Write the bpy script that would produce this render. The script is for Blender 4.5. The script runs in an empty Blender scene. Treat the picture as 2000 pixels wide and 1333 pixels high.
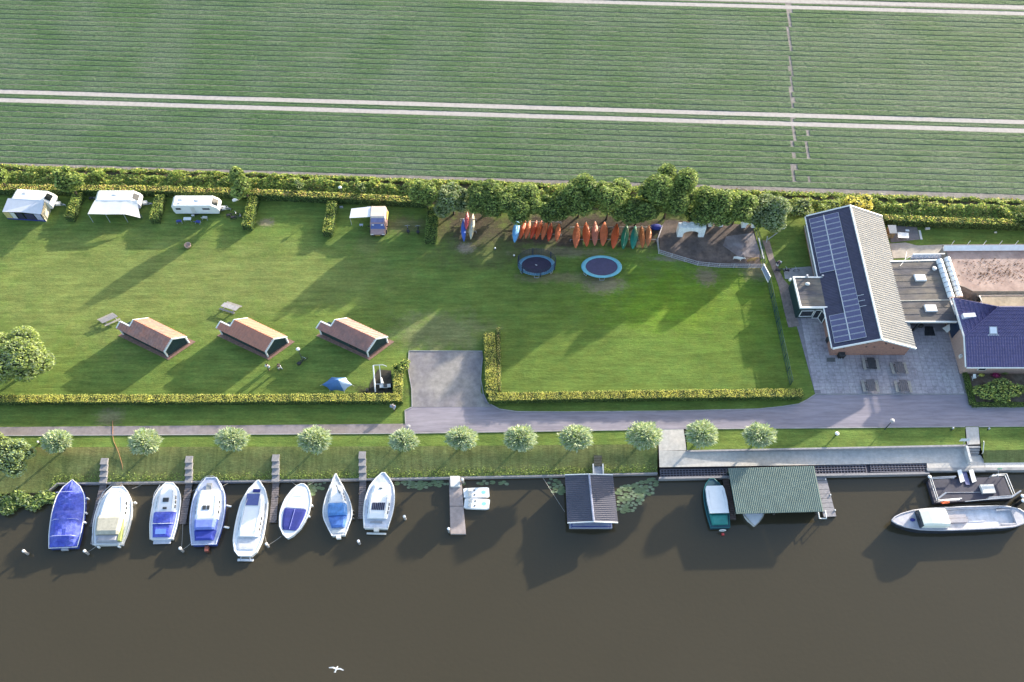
import bpy, math, random
import numpy as np
from mathutils import Matrix, Vector, noise as mnoise
random.seed(7); RNG = np.random.default_rng(11)
sc = bpy.context.scene
C = sc.collection

# ------------------------------------------------------------------ camera, sky, sun, exposure
CAM_H, CAM_F, CAM_P = 96.0, 1734.0, math.radians(60.4)      # height, focal length in px of a 2000 px frame, depression
cam = bpy.data.cameras.new('camera'); cam_o = bpy.data.objects.new('camera', cam); C.objects.link(cam_o)
cam.sensor_width = 36; cam.lens = 36*CAM_F/2000; cam.clip_start = 1; cam.clip_end = 3000
cam_o.location = (0, 0, CAM_H); cam_o.rotation_euler = (math.pi/2-CAM_P, 0, 0)
sc.camera = cam_o
SUN_EL, SUN_AZ = math.radians(14.0), math.radians(46.0)      # azimuth clockwise from +Y
world = bpy.data.worlds.new('World'); sc.world = world; world.use_nodes = True
wn = world.node_tree.nodes; bg = wn['Background']
sky = wn.new('ShaderNodeTexSky'); sky.sky_type = 'NISHITA'; sky.sun_disc = False
sky.sun_elevation = SUN_EL; sky.sun_rotation = SUN_AZ; sky.altitude = 0; sky.dust_density = 2.0; sky.air_density = 1.0
world.node_tree.links.new(sky.outputs[0], bg.inputs[0]); bg.inputs[1].default_value = 0.15
sun = bpy.data.lights.new('sun', 'SUN'); sun.energy = 3.5; sun.angle = math.radians(0.9); sun.color = (1.0, 0.90, 0.74)
sun_o = bpy.data.objects.new('sun', sun); C.objects.link(sun_o)
sdir = Vector((math.sin(SUN_AZ)*math.cos(SUN_EL), math.cos(SUN_AZ)*math.cos(SUN_EL), math.sin(SUN_EL)))
sun_o.rotation_euler = sdir.to_track_quat('Z', 'Y').to_euler(); sun_o.location = (60, 120, 60)
vs = sc.view_settings; vs.view_transform = 'Standard'; vs.look = 'None'; vs.gamma = 1; vs.use_curve_mapping = False
vs.exposure = 1.74
try:
    sc.cycles.max_bounces = 6; sc.cycles.diffuse_bounces = 3; sc.cycles.transparent_max_bounces = 6
except Exception: pass

# ------------------------------------------------------------------ helpers
_s, _c = math.sin(CAM_P), math.cos(CAM_P)
def P(px, py, z=0.0):
    """a point read off the photograph (2000 px wide) at a known height -> place in the world"""
    u = (px-1000)/CAM_F; v = (666.5-py)/CAM_F
    d = (u, _c+v*_s, -_s+v*_c); t = (CAM_H-z)/-d[2]
    return Vector((d[0]*t, d[1]*t, z))
MX, MY = 1.2, 0.8          # one metre of a small object along x, and along y / z: proportions as measured in the photograph
KM = Matrix.Diagonal((MX, MY, MY, 1))
def frame(loc, ang=0.0):
    return Matrix.Translation(loc) @ KM @ Matrix.Rotation(ang, 4, 'Z')
def fit(a, b):
    """frame whose +y runs from b to a (both world points); returns matrix, length in metres"""
    m = (a+b)/2; d = Vector(((a.x-b.x)/MX, (a.y-b.y)/MY)); ang = math.atan2(d.y, d.x)-math.pi/2
    return Matrix.Translation(m) @ KM @ Matrix.Rotation(ang, 4, 'Z'), d.length, m
def root_of(o):
    while o.parent: o = o.parent
    return o
def thing(name, label, cat, loc=(0, 0, 0), group=None):
    o = bpy.data.objects.new(name, None); C.objects.link(o); o.location = loc
    o.empty_display_size = .3
    o['label'] = label; o['category'] = cat
    if group: o['group'] = group
    return o
def tag(o, label=None, cat=None, group=None, kind=None):
    if label: o['label'] = label
    if cat: o['category'] = cat
    if group: o['group'] = group
    if kind: o['kind'] = kind
    return o
def copy_tree(o, parent=None):
    c = o.copy(); C.objects.link(c); c.parent = parent
    for ch in list(o.children): copy_tree(ch, c)
    return c
class MB:
    def __init__(s, T=None): s.v = []; s.f = []; s.T = T or Matrix.Identity(4); s.mi = []; s.m = 0
    def add(s, vs_, fs):
        n = len(s.v); s.v += [tuple(s.T @ Vector(p)) for p in vs_]
        s.f += [tuple(i+n for i in f) for f in fs]; s.mi += [s.m]*len(fs); return s
    def box(s, x0, x1, y0, y1, z0, z1):
        return s.add([(x0,y0,z0),(x1,y0,z0),(x1,y1,z0),(x0,y1,z0),(x0,y0,z1),(x1,y0,z1),(x1,y1,z1),(x0,y1,z1)],
                     [(3,2,1,0),(4,5,6,7),(0,1,5,4),(1,2,6,5),(2,3,7,6),(3,0,4,7)])
    def hexa(s, b, t):
        n = len(b)
        return s.add(list(b)+list(t), [tuple(range(n))[::-1], tuple(range(n, 2*n))]+[(i,(i+1)%n,n+(i+1)%n,n+i) for i in range(n)])
    def prism(s, o, z0, z1, k=1.0):
        cx = sum(p[0] for p in o)/len(o); cy = sum(p[1] for p in o)/len(o)
        return s.hexa([(p[0],p[1],z0) for p in o], [(cx+(p[0]-cx)*k, cy+(p[1]-cy)*k, z1) for p in o])
    def poly(s, pts): return s.add(list(pts), [tuple(range(len(pts)))])
    def slab(s, pts, t):
        return s.hexa([(p[0],p[1],p[2]-t) for p in pts], [tuple(p) for p in pts])
    def tube(s, pts, r, n=6, close=False):
        pts = [Vector(p) for p in pts]; k = len(pts); rings = []
        for i, p in enumerate(pts):
            a = pts[(i-1) % k] if (close or i > 0) else p; b = pts[(i+1) % k] if (close or i < k-1) else p
            d = (b-a).normalized() if (b-a).length > 1e-9 else Vector((0,0,1))
            u = d.cross(Vector((0,0,1))); u = Vector((1,0,0)) if u.length < 1e-4 else u.normalized(); w = u.cross(d)
            rr = r[i] if isinstance(r, (list, tuple)) else r
            rings.append([p+u*math.cos(q*2*math.pi/n)*rr+w*math.sin(q*2*math.pi/n)*rr for q in range(n)])
        return s.loft(rings, close)
    def loft(s, rings, close=False, cap=True):
        n = len(rings[0]); k = len(rings); vs_ = [p for r in rings for p in r]; fs = []
        for i in range(k if close else k-1):
            j = (i+1) % k
            for q in range(n): fs.append((i*n+q, i*n+(q+1)%n, j*n+(q+1)%n, j*n+q))
        if not close and cap: fs += [tuple(range(n))[::-1], tuple(range((k-1)*n, k*n))]
        return s.add(vs_, fs)
    def cyl(s, x, y, z0, z1, r0, r1=None, n=12):
        r1 = r0 if r1 is None else r1
        ring = lambda r, z: [(x+math.cos(q*2*math.pi/n)*r, y+math.sin(q*2*math.pi/n)*r, z) for q in range(n)]
        return s.loft([ring(r0, z0), ring(r1, z1)])
    def lathe(s, x, y, prof, n=14):
        return s.loft([[(x+math.cos(q*2*math.pi/n)*max(r,.001), y+math.sin(q*2*math.pi/n)*max(r,.001), z) for q in range(n)] for r, z in prof])
    def ball(s, c, rx, ry, rz, n=10, m=7):
        return s.loft([[(c[0]+math.cos(q*2*math.pi/n)*rx*math.sin(math.pi*(i+.02)/(m+.04)), c[1]+math.sin(q*2*math.pi/n)*ry*math.sin(math.pi*(i+.02)/(m+.04)),
                         c[2]-rz*math.cos(math.pi*i/m)) for q in range(n)] for i in range(m+1)])
    def build(s, name, mats, parent=None, loc=None, smooth=False, label=None, cat=None, group=None, kind=None):
        if not isinstance(mats, (list, tuple)): mats = [mats]
        me = bpy.data.meshes.new(name)
        off = Vector(root_of(parent).location) if parent else Vector(loc or (0, 0, 0))
        me.from_pydata([tuple(Vector(p)-off) for p in s.v], [], s.f)
        for m in mats: me.materials.append(m)
        if len(mats) > 1: me.polygons.foreach_set('material_index', s.mi)
        if smooth: me.polygons.foreach_set('use_smooth', [True]*len(me.polygons))
        me.update()
        o = bpy.data.objects.new(name, me); C.objects.link(o)
        if parent: o.parent = parent
        else: o.location = off
        return tag(o, label, cat, group, kind)
def share(name, src, parent, delta, label=None):
    o = bpy.data.objects.new(name, src.data); C.objects.link(o); o.parent = parent; o.location = src.location+Vector(delta)
    if label: o['label'] = label
    return o

# ------------------------------------------------------------------ materials
MATS = {}
def M(name, col, rough=.7, var=.12, scale=2.0, col2=None, mixscale=None, bump=0.0, bscale=30., spec=.4, metal=0., trans=0., stretch=(1,1,1), coat=0., coatr=.12, coatior=1.5):
    if name in MATS: return MATS[name]
    m = bpy.data.materials.new(name); m.use_nodes = True; nt = m.node_tree; N = nt.nodes; L = nt.links
    b = N['Principled BSDF']; b.inputs['Roughness'].default_value = rough; b.inputs['Metallic'].default_value = metal
    b.inputs['Specular IOR Level'].default_value = spec
    if coat: b.inputs['Coat Weight'].default_value = coat; b.inputs['Coat Roughness'].default_value = coatr; b.inputs['Coat IOR'].default_value = coatior
    geo = N.new('ShaderNodeNewGeometry'); mp = N.new('ShaderNodeMapping'); mp.inputs['Scale'].default_value = stretch
    L.new(geo.outputs['Position'], mp.inputs['Vector'])
    nz = N.new('ShaderNodeTexNoise'); nz.inputs['Scale'].default_value = scale; nz.inputs['Detail'].default_value = 5; nz.inputs['Roughness'].default_value = .65
    L.new(mp.outputs[0], nz.inputs['Vector'])
    a = N.new('ShaderNodeMix'); a.data_type = 'RGBA'
    c1 = tuple(col)+(1,); c2 = tuple(col2)+(1,) if col2 else None
    if c2:
        a.inputs[6].default_value = c1; a.inputs[7].default_value = c2
        nm = N.new('ShaderNodeTexNoise'); nm.inputs['Scale'].default_value = mixscale or scale*.4; nm.inputs['Detail'].default_value = 4
        L.new(mp.outputs[0], nm.inputs['Vector'])
        mr = N.new('ShaderNodeMapRange'); mr.inputs[1].default_value = .38; mr.inputs[2].default_value = .62
        L.new(nm.outputs['Fac'], mr.inputs[0]); L.new(mr.outputs[0], a.inputs[0])
    else:
        a.inputs[0].default_value = 0; a.inputs[6].default_value = c1; a.inputs[7].default_value = c1
    hv = N.new('ShaderNodeHueSaturation')
    mv = N.new('ShaderNodeMapRange'); mv.inputs[1].default_value = .25; mv.inputs[2].default_value = .75
    mv.inputs[3].default_value = 1-2*var; mv.inputs[4].default_value = 1+2*var
    L.new(nz.outputs['Fac'], mv.inputs[0]); L.new(mv.outputs[0], hv.inputs['Value']); L.new(a.outputs[2], hv.inputs['Color'])
    L.new(hv.outputs[0], b.inputs['Base Color'])
    if bump:
        nb = N.new('ShaderNodeTexNoise'); nb.inputs['Scale'].default_value = bscale; nb.inputs['Detail'].default_value = 3
        L.new(mp.outputs[0], nb.inputs['Vector'])
        bp = N.new('ShaderNodeBump'); bp.inputs['Strength'].default_value = 1; bp.inputs['Distance'].default_value = bump
        L.new(nb.outputs['Fac'], bp.inputs['Height']); L.new(bp.outputs[0], b.inputs['Normal'])
    if trans:
        tr = N.new('ShaderNodeBsdfTranslucent'); mx = N.new('ShaderNodeMixShader'); mx.inputs[0].default_value = trans
        L.new(hv.outputs[0], tr.inputs['Color']); L.new(b.outputs[0], mx.inputs[1]); L.new(tr.outputs[0], mx.inputs[2])
        L.new(mx.outputs[0], N['Material Output'].inputs['Surface'])
    m.diffuse_color = c1; MATS[name] = m; return m

def grass_mat(name, c1, c2, patches=(), fine=1.0, vert=False):
    m = bpy.data.materials.new(name); m.use_nodes = True; nt = m.node_tree; N = nt.nodes; L = nt.links
    b = N['Principled BSDF']; b.inputs['Roughness'].default_value = .9; b.inputs['Specular IOR Level'].default_value = .15
    geo = N.new('ShaderNodeNewGeometry')
    def nz(sx, sy, scale, det=4, rough=.6):
        mp = N.new('ShaderNodeMapping'); mp.inputs['Scale'].default_value = (sx, sy, 1); L.new(geo.outputs['Position'], mp.inputs['Vector'])
        n = N.new('ShaderNodeTexNoise'); n.inputs['Scale'].default_value = scale; n.inputs['Detail'].default_value = det; n.inputs['Roughness'].default_value = rough
        L.new(mp.outputs[0], n.inputs['Vector']); return n.outputs['Fac']
    def rng(x, a0, a1, b0, b1):
        r = N.new('ShaderNodeMapRange'); r.inputs[1].default_value = a0; r.inputs[2].default_value = a1; r.inputs[3].default_value = b0; r.inputs[4].default_value = b1
        L.new(x, r.inputs[0]); return r.outputs[0]
    def mix(f, a, bb):
        x = N.new('ShaderNodeMix'); x.data_type = 'RGBA'
        for i, q in ((0, f), (6, a), (7, bb)):
            if hasattr(q, 'links'): L.new(q, x.inputs[i])
            else: x.inputs[i].default_value = q if i == 0 else tuple(q)+(1,)
        return x.outputs[2]
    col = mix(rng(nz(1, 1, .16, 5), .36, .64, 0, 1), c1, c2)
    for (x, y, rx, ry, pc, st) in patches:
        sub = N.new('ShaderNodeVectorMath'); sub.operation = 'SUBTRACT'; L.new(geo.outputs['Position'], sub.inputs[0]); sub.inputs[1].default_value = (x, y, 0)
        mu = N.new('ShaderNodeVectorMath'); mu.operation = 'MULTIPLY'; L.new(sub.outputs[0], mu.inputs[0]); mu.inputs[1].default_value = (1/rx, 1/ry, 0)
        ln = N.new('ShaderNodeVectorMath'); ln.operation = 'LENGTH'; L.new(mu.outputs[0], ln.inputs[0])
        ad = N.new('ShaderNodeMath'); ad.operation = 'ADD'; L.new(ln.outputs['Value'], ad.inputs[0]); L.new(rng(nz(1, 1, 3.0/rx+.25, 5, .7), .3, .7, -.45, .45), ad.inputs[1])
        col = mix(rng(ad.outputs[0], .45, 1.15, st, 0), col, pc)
    streak = nz(*((.28, 2.8) if not vert else (3.2, .3)), .8, 4, .65); blot = nz(.6, 1.3, .45, 6, .7); finen = nz(.6, 1.5, 3.6*fine, 6, .8)
    s1 = rng(streak, .3, .7, .76, 1.24); s2 = rng(finen, .25, .75, .66, 1.34); s3 = rng(blot, .3, .7, .78, 1.22)
    mm = N.new('ShaderNodeMath'); mm.operation = 'MULTIPLY'; L.new(s1, mm.inputs[0]); L.new(s2, mm.inputs[1])
    m2 = N.new('ShaderNodeMath'); m2.operation = 'MULTIPLY'; L.new(mm.outputs[0], m2.inputs[0]); L.new(s3, m2.inputs[1])
    hv = N.new('ShaderNodeHueSaturation'); L.new(m2.outputs[0], hv.inputs['Value']); L.new(col, hv.inputs['Color'])
    L.new(rng(nz(1, 1, .8, 3), .3, .7, .485, .51), hv.inputs['Hue'])
    L.new(hv.outputs[0], b.inputs['Base Color'])
    bp = N.new('ShaderNodeBump'); bp.inputs['Distance'].default_value = .10; bp.inputs['Strength'].default_value = .8
    L.new(finen, bp.inputs['Height']); L.new(bp.outputs[0], b.inputs['Normal'])
    MATS[name] = m; return m

white = M('white_paint', (.78,.78,.77), .45, .03); gel = M('white_gelcoat', (.80,.81,.82), .25, .03, spec=.5, coat=.3)
offwhite = M('off_white', (.62,.62,.60), .5, .06); greyw = M('weathered_grey_wood', (.27,.26,.27), .85, .2, 6, stretch=(3,1,3))
darkw = M('dark_wet_wood', (.075,.065,.06), .85, .3, 5); black = M('black_rubber', (.02,.02,.022), .6, .1)
dark = M('dark_metal', (.045,.05,.055), .5, .1); glass = M('window_glass', (.02,.025,.03), .08, .05, spec=.8)
galv = M('galvanised_steel', (.45,.47,.52), .45, .1, metal=.35); blue_cv = M('blue_canvas', (.055,.075,.42), .8, .18, 2.2, col2=(.10,.13,.50), bump=.05, bscale=5)
navy = M('navy_canvas', (.03,.04,.22), .8, .1); lblue = M('light_blue_tarp', (.08,.22,.52), .6, .2, 2)
beige = M('beige_canvas', (.42,.40,.33), .85, .12, 3); olive = M('olive_canvas', (.30,.34,.12), .8, .1)
deckg = M('grey_deck_paint', (.42,.43,.47), .6, .08); teal = M('teal_paint', (.03,.16,.17), .45, .08)
hullblue = M('blue_hull_paint', (.04,.07,.30), .35, .06); navyhull = M('dark_hull_paint', (.03,.035,.05), .4, .05)
orange = M('orange_plastic', (.52,.085,.025), .45, .12, 1.5, spec=.4); redp = M('red_plastic', (.50,.06,.06), .45, .1)
greenp = M('green_plastic', (.02,.17,.09), .45, .1); creamp = M('cream_plastic', (.50,.46,.33), .5, .1); sky_p = M('sky_blue_plastic', (.12,.34,.62), .45, .1)
brick = M('brick_wall', (.36,.19,.145), .9, .12, 8, col2=(.28,.16,.13)); soil = M('bare_soil', (.13,.095,.07), .95, .25, 1.5, col2=(.18,.15,.12), bump=.05)
conc = M('concrete', (.34,.33,.33), .9, .12, 1.3, col2=(.28,.28,.29), bump=.01); bark = M('bark', (.09,.07,.055), .95, .25, 6)
solar = M('solar_cell', (.11,.11,.20), .42, .1, 3, spec=.35); alu = M('aluminium_frame', (.62,.63,.66), .4, .05, metal=.3)
slate = M('dark_blue_roof', (.055,.054,.092), .6, .12, 1.5, spec=.3); fascia = M('fascia_white', (.80,.80,.78), .5, .03)
dgreen = M('dark_green_boards', (.018,.045,.045), .6, .2, 4); tile_r = M('red_clay_tile', (.40,.130,.070), .5, .22, 2.2, col2=(.28,.12,.09), spec=.5, coat=.55, coatr=.5, coatior=1.9)
tile_b = M('blue_glazed_tile', (.105,.092,.20), .5, .1, 2, spec=.35); felt = M('roofing_felt', (.19,.165,.135), .92, .16, 1.2, col2=(.095,.09,.10), mixscale=.42, stretch=(.7,1.4,1))
rubble = M('pink_gravel_roof', (.40,.30,.26), .95, .16, .9, col2=(.33,.24,.21)); greenroof = M('green_roof_sheet', (.122,.170,.152), .5, .08, 1.0, spec=.45)
hbroof = M('anthracite_roof_sheet', (.072,.072,.10), .5, .08, 1, spec=.5); greyroof = M('fibre_cement_sheet', (.185,.190,.195), .85, .08, 1.2)
skin = M('skin', (.45,.27,.19), .6, .05); hair = M('dark_hair', (.04,.025,.02), .7, .1); cloth_w = M('white_shirt', (.7,.7,.7), .8, .05)
cloth_d = M('dark_clothes', (.04,.045,.06), .8, .1); cloth_b = M('pale_blue_clothes', (.25,.34,.52), .8, .1); yellowp = M('yellow_paint', (.6,.45,.06), .6, .05)
# ------------------------------------------------------------------ the ground
GZ = 0.0; QZ = -.85; WZ = -1.3          # lawn level, quay edge, water level
def px(lst, z=0.0): return [P(a, b, z) for a, b in lst]
def sheet(name, pts, mat, kind='structure', z=None):
    mb = MB(); mb.poly([(p[0], p[1], p[2] if z is None else z) for p in pts]); return mb.build(name, mat, kind=kind)
def pp(x, y, rx, ry, col, st): q = P(x, y); return (q.x, q.y, rx, ry, col, st)
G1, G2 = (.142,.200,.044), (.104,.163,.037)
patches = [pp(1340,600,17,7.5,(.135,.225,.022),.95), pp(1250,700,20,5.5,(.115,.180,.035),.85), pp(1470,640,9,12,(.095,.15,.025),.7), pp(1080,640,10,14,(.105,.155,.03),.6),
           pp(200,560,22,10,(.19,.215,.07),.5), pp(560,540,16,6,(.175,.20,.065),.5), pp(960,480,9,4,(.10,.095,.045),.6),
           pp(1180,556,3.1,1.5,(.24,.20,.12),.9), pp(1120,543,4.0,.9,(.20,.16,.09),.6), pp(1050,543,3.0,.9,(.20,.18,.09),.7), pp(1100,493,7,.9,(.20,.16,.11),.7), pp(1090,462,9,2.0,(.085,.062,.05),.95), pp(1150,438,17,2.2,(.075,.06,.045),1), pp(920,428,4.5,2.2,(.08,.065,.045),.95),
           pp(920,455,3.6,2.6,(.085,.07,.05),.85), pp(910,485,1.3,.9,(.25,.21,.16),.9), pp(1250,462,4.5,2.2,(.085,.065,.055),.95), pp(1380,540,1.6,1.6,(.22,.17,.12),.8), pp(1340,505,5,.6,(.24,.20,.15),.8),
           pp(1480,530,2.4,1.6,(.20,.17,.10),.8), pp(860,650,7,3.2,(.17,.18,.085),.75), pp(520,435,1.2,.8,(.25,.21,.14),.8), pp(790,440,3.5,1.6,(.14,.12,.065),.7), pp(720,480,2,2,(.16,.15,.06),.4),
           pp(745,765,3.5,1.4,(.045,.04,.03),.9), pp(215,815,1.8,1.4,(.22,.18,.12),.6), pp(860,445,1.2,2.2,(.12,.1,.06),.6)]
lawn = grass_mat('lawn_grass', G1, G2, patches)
bankg = grass_mat('bank_grass', (.175,.190,.070), (.120,.150,.050), [pp(150,875,12,1,(.21,.18,.07),.5), pp(700,862,9,.8,(.17,.19,.07),.5)], vert=True)
L2 = [(-400,876),(0,874),(400,873),(800,872),(1284,868)]
quay = [(-400,965),(0,965),(92,962),(112,945),(500,940),(800,935),(1060,930),(1284,925)]
# lawn: one sheet from the top of the bank to the horizon
top = px(L2, 0)
pts = [Vector((-900,top[0].y,0))]+top+px([(1284,838),(1340,838),(1342,882),(1886,870),(1885,838),(1912,838),(1917,880),(2400,874)])
pts += [Vector((900,pts[-1].y,0)), Vector((900,1400,0)), Vector((-900,1400,0))]
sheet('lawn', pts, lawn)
# bank slope down to the quay
def interp(lst, x):
    for (a, b), (c_, d) in zip(lst, lst[1:]):
        if a <= x <= c_: return b+(d-b)*(x-a)/(c_-a)
    return lst[-1][1]
bankz = lambda t: QZ*(t*t*(3-2*t)*.55+t*.45)
mb = MB(); xs = list(range(-400, 1285, 20))+[1284]; rows = []
for k in range(15):
    t = k/14; row = []
    for x in xs:
        a = P(x, interp(L2, x), 0); b_ = P(x, interp(quay, x), QZ)
        p = a.lerp(b_, t); p.z = bankz(t)+(0 if k in (0,) else .02*mnoise.noise(p*.8))
        row.append(p)
    rows.append(row)
for k in range(14):
    for i in range(len(xs)-1): mb.add([rows[k][i], rows[k+1][i], rows[k+1][i+1], rows[k][i+1]], [(0,1,2,3)])
bank = mb.build('grass_bank', bankg, kind='structure', smooth=True)
mb = MB(); a = [P(1918,880,0), P(2400,874,0)]; b_ = [P(1922,905,-.6), P(2400,900,-.6)]
mb.add([b_[0], b_[1], a[1], a[0]], [(0,1,2,3)]); mb.build('grass_bank', bankg, kind='structure')
# water, its bed and the far bank behind the camera
wm = bpy.data.materials.new('canal_water'); wm.use_nodes = True; nt = wm.node_tree; b = nt.nodes['Principled BSDF']
b.inputs['Roughness'].default_value = .09; b.inputs['IOR'].default_value = 1.33; b.inputs['Specular IOR Level'].default_value = .75
geo = nt.nodes.new('ShaderNodeNewGeometry'); nz = nt.nodes.new('ShaderNodeTexNoise'); nz.inputs['Scale'].default_value = .05; nz.inputs['Detail'].default_value = 4
cr = nt.nodes.new('ShaderNodeMix'); cr.data_type = 'RGBA'; cr.inputs[6].default_value = (.047,.0395,.0235,1); cr.inputs[7].default_value = (.054,.0455,.029,1)
nt.links.new(geo.outputs['Position'], nz.inputs['Vector']); nt.links.new(nz.outputs['Fac'], cr.inputs[0]); nt.links.new(cr.outputs[2], b.inputs['Base Color'])
n2 = nt.nodes.new('ShaderNodeTexNoise'); n2.inputs['Scale'].default_value = 2.2; n2.inputs['Detail'].default_value = 3; nt.links.new(geo.outputs['Position'], n2.inputs['Vector'])
bp = nt.nodes.new('ShaderNodeBump'); bp.inputs['Distance'].default_value = .010; nt.links.new(n2.outputs['Fac'], bp.inputs['Height']); nt.links.new(bp.outputs[0], b.inputs['Normal'])
mb = MB(); mb.poly([(-900,-30,WZ),(900,-30,WZ),(900,60,WZ),(-900,60,WZ)]); mb.build('canal_water', wm, kind='structure')
mb = MB(); mb.add([(-900,-700,0),(900,-700,0),(900,-34,0),(-900,-34,0),(-900,-28,-2),(900,-28,-2)], [(0,1,2,3),(3,2,5,4)]); mb.build('far_bank', bankg, kind='structure')
# quay boards
mb = MB()
q = px(quay[2:], QZ)
for a, b_ in zip(q, q[1:]):
    mb.hexa([(a.x,a.y-.08,WZ-.6),(b_.x,b_.y-.08,WZ-.6),(b_.x,b_.y+.1,WZ-.6),(a.x,a.y+.1,WZ-.6)], [(a.x,a.y-.08,QZ+.07),(b_.x,b_.y-.08,QZ+.07),(b_.x,b_.y+.1,QZ+.07),(a.x,a.y+.1,QZ+.07)])
mb.build('quay_edging', greyw, loc=tuple(q[0]), label='weathered timber edging along the water side of the grass bank', cat='quay edging')
sheet('shore', px([(-400,965),(92,962)], QZ)+px([(92,975),(-400,980)], WZ-.3), soil)
# paths, road, driveway, patio
asph = M('asphalt', (.275,.248,.285), .9, .12, 1.6, stretch=(.22,1.8,1), col2=(.225,.205,.245), mixscale=.3, bump=.008, bscale=12)
pathm = M('old_asphalt_path', (.25,.22,.235), .92, .12, 1.5, col2=(.235,.20,.19), mixscale=.2)
drive = M('driveway_asphalt', (.195,.182,.20), .9, .16, 1.2, col2=(.27,.25,.235), mixscale=.2)
sheet('footpath', px([(-400,853),(0,851),(400,849),(796,846.5),(792,828),(400,831.5),(0,834.5),(-400,836)], .015), pathm)
road = [(792,846.5),(1300,838.5),(2400,829),(2400,796),(1903,797),(1894,770.5),(1590,771.5),(1576,781),(1560,789),(1528,794),(1480,799),(1300,803),(1100,804.5),(1010,804),(975,799),(952,786),(946,770),(805,770),(805,795),(790,802)]
sheet('road', px(road, .02), asph)
sheet('driveway', px([(803,795.5),(804,760),(797,720),(799,686),(942,686.5),(944,700),(940,730),(939,765),(948,786),(960,795)], .035), drive)
tile_m = M('patio_tiles', (.315,.285,.31), .9, .18, 2.5, col2=(.39,.36,.375), mixscale=.35)
# patio: real slabs with sunk joints, laid in a grid
def slabs(poly, z, sx, sy, mat, name, base, seed=1):
    r = random.Random(seed)
    def inside(x, y):
        c_ = False
        for i in range(len(poly)):
            a, b_ = poly[i], poly[i-1]
            if (a.y > y) != (b_.y > y) and x < (b_.x-a.x)*(y-a.y)/(b_.y-a.y)+a.x: c_ = not c_
        return c_
    mb = MB(); x0 = min(p.x for p in poly); x1 = max(p.x for p in poly); y0 = min(p.y for p in poly); y1 = max(p.y for p in poly)
    x = x0
    while x < x1:
        y = y0
        while y < y1:
            if all(inside(x+u*sx, y+w*sy) for u in (.02,.98) for w in (.02,.98)):
                mb.m = 0 if r.random() < .7 else 1
                zz = z+r.uniform(-.004,.006)
                mb.add([(x+.015,y+.015,zz),(x+sx-.015,y+.015,zz),(x+sx-.015,y+sy-.015,zz),(x+.015,y+sy-.015,zz)], [(0,1,2,3)])
            y += sy
        x += sx
    return mb.build(name, mat, kind='stuff')
patio = px([(1546,640),(1556,637),(1560,650),(1592,769.5),(1892,769.5),(1880,722),(1865,640),(1640,560),(1560,560)], .03)
sheet('patio', patio, M('joint_sand', (.22,.205,.22), .95, .1))
slabs(px([(1556,639),(1592,769),(1890,769),(1868,650),(1650,600),(1560,600)], .05), .045, .72, .48, [tile_m, M('patio_tiles_pale', (.37,.335,.36), .9, .12, 2)], 'patio_slabs', None)
sheet('side_path', px([(1489,470),(1503,470),(1512,505),(1530,545),(1543,560),(1549,600),(1562,637),(1540,640),(1532,610),(1521,560),(1512,535),(1500,505)], .045), M('paver_path', (.19,.155,.14), .9, .15, 3, col2=(.25,.2,.18)))
sheet('side_terrace', px([(1533,545),(1530,525),(1592,520),(1600,545)], .06), conc)
# thin kerbs along the road and path
def kerb(pl, z=.03, w=.10, h=.06):
    mb = MB(); q = px(pl, z)
    for a, b_ in zip(q, q[1:]):
        d = (b_-a).normalized(); n = Vector((-d.y, d.x, 0))*w/2
        mb.hexa([a-n, b_-n, b_+n, a+n], [p+Vector((0,0,h)) for p in (a-n, b_-n, b_+n, a+n)])
    return mb
for pl in ([(-400,853.5),(400,849.5),(796,847),(1284,839.3)], [(1340,838.6),(1884,834)], [(1912,834),(2400,829.5)], [(792,828),(791,802),(805,795.5),(804,760),(797,720),(799,686),(942,686.5)],
           [(1592,771),(1576,781.5),(1560,789.5),(1528,794.5),(1480,799.5),(1300,803.5),(1100,805),(1010,804.5),(975,799.5),(952,786.5),(944,770),(939,740),(942,700)], [(1592,770.5),(1893,770.2)], [(1894,770),(1904,797),(2400,796)]):
    kerb(pl).build('kerb', conc, kind='structure')
# terrace by the water on the right, ramp, steps, wall
TZ = -.6
pale = M('pale_paving', (.50,.47,.44), .9, .1, 2.2, col2=(.43,.42,.41), mixscale=.3, bump=.01)
sheet('ramp', [P(1285,838,0), P(1287,880,-.05), P(1341,880,-.05), P(1335,838,0)], pale)
sheet('waterside_terrace', [P(1640,887,TZ), P(1640,908,TZ), P(1810,905,TZ), P(1812,921,TZ), P(1925,921,TZ), P(1922,900,TZ), P(1915,889,TZ), P(1888,889,TZ), P(1886,872,TZ+.02), P(1640,878,TZ+.02)][:10], pale)
sheet('sloping_terrace', [P(1287,880,-.05), P(1288,913,-.25), P(1640,908,TZ), P(1640,878,TZ+.02), P(1341,881,-.06)], pale)
sheet('gravel_path', [P(1926,919,TZ+.01), P(2400,917,TZ+.01), P(2400,900,TZ+.01), P(1960,903,TZ+.01), P(1922,902,TZ+.01)], M('pale_gravel', (.58,.55,.52), .95, .15, 8))
sheet('stair_walk', px([(1886,834.5),(1911,834),(1914,868),(1889,869)], .02), pale)
mb = MB(); a, b_ = P(1341,881,0), P(1888,870,0)
mb.hexa([(a.x,a.y-.14,TZ-.3),(b_.x,b_.y-.14,TZ-.3),(b_.x,b_.y+.06,TZ-.3),(a.x,a.y+.06,TZ-.3)], [(a.x,a.y-.14,.06),(b_.x,b_.y-.14,.06),(b_.x,b_.y+.06,.06),(a.x,a.y+.06,.06)])
mb.build('retaining_wall', M('wall_render', (.30,.29,.31), .9, .15, 3), loc=tuple(a), label='low concrete retaining wall behind the waterside terrace', cat='wall')
st = thing('steps', 'concrete steps from the grass down to the terrace by the ferry', 'steps', P(1901,878,TZ))
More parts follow.
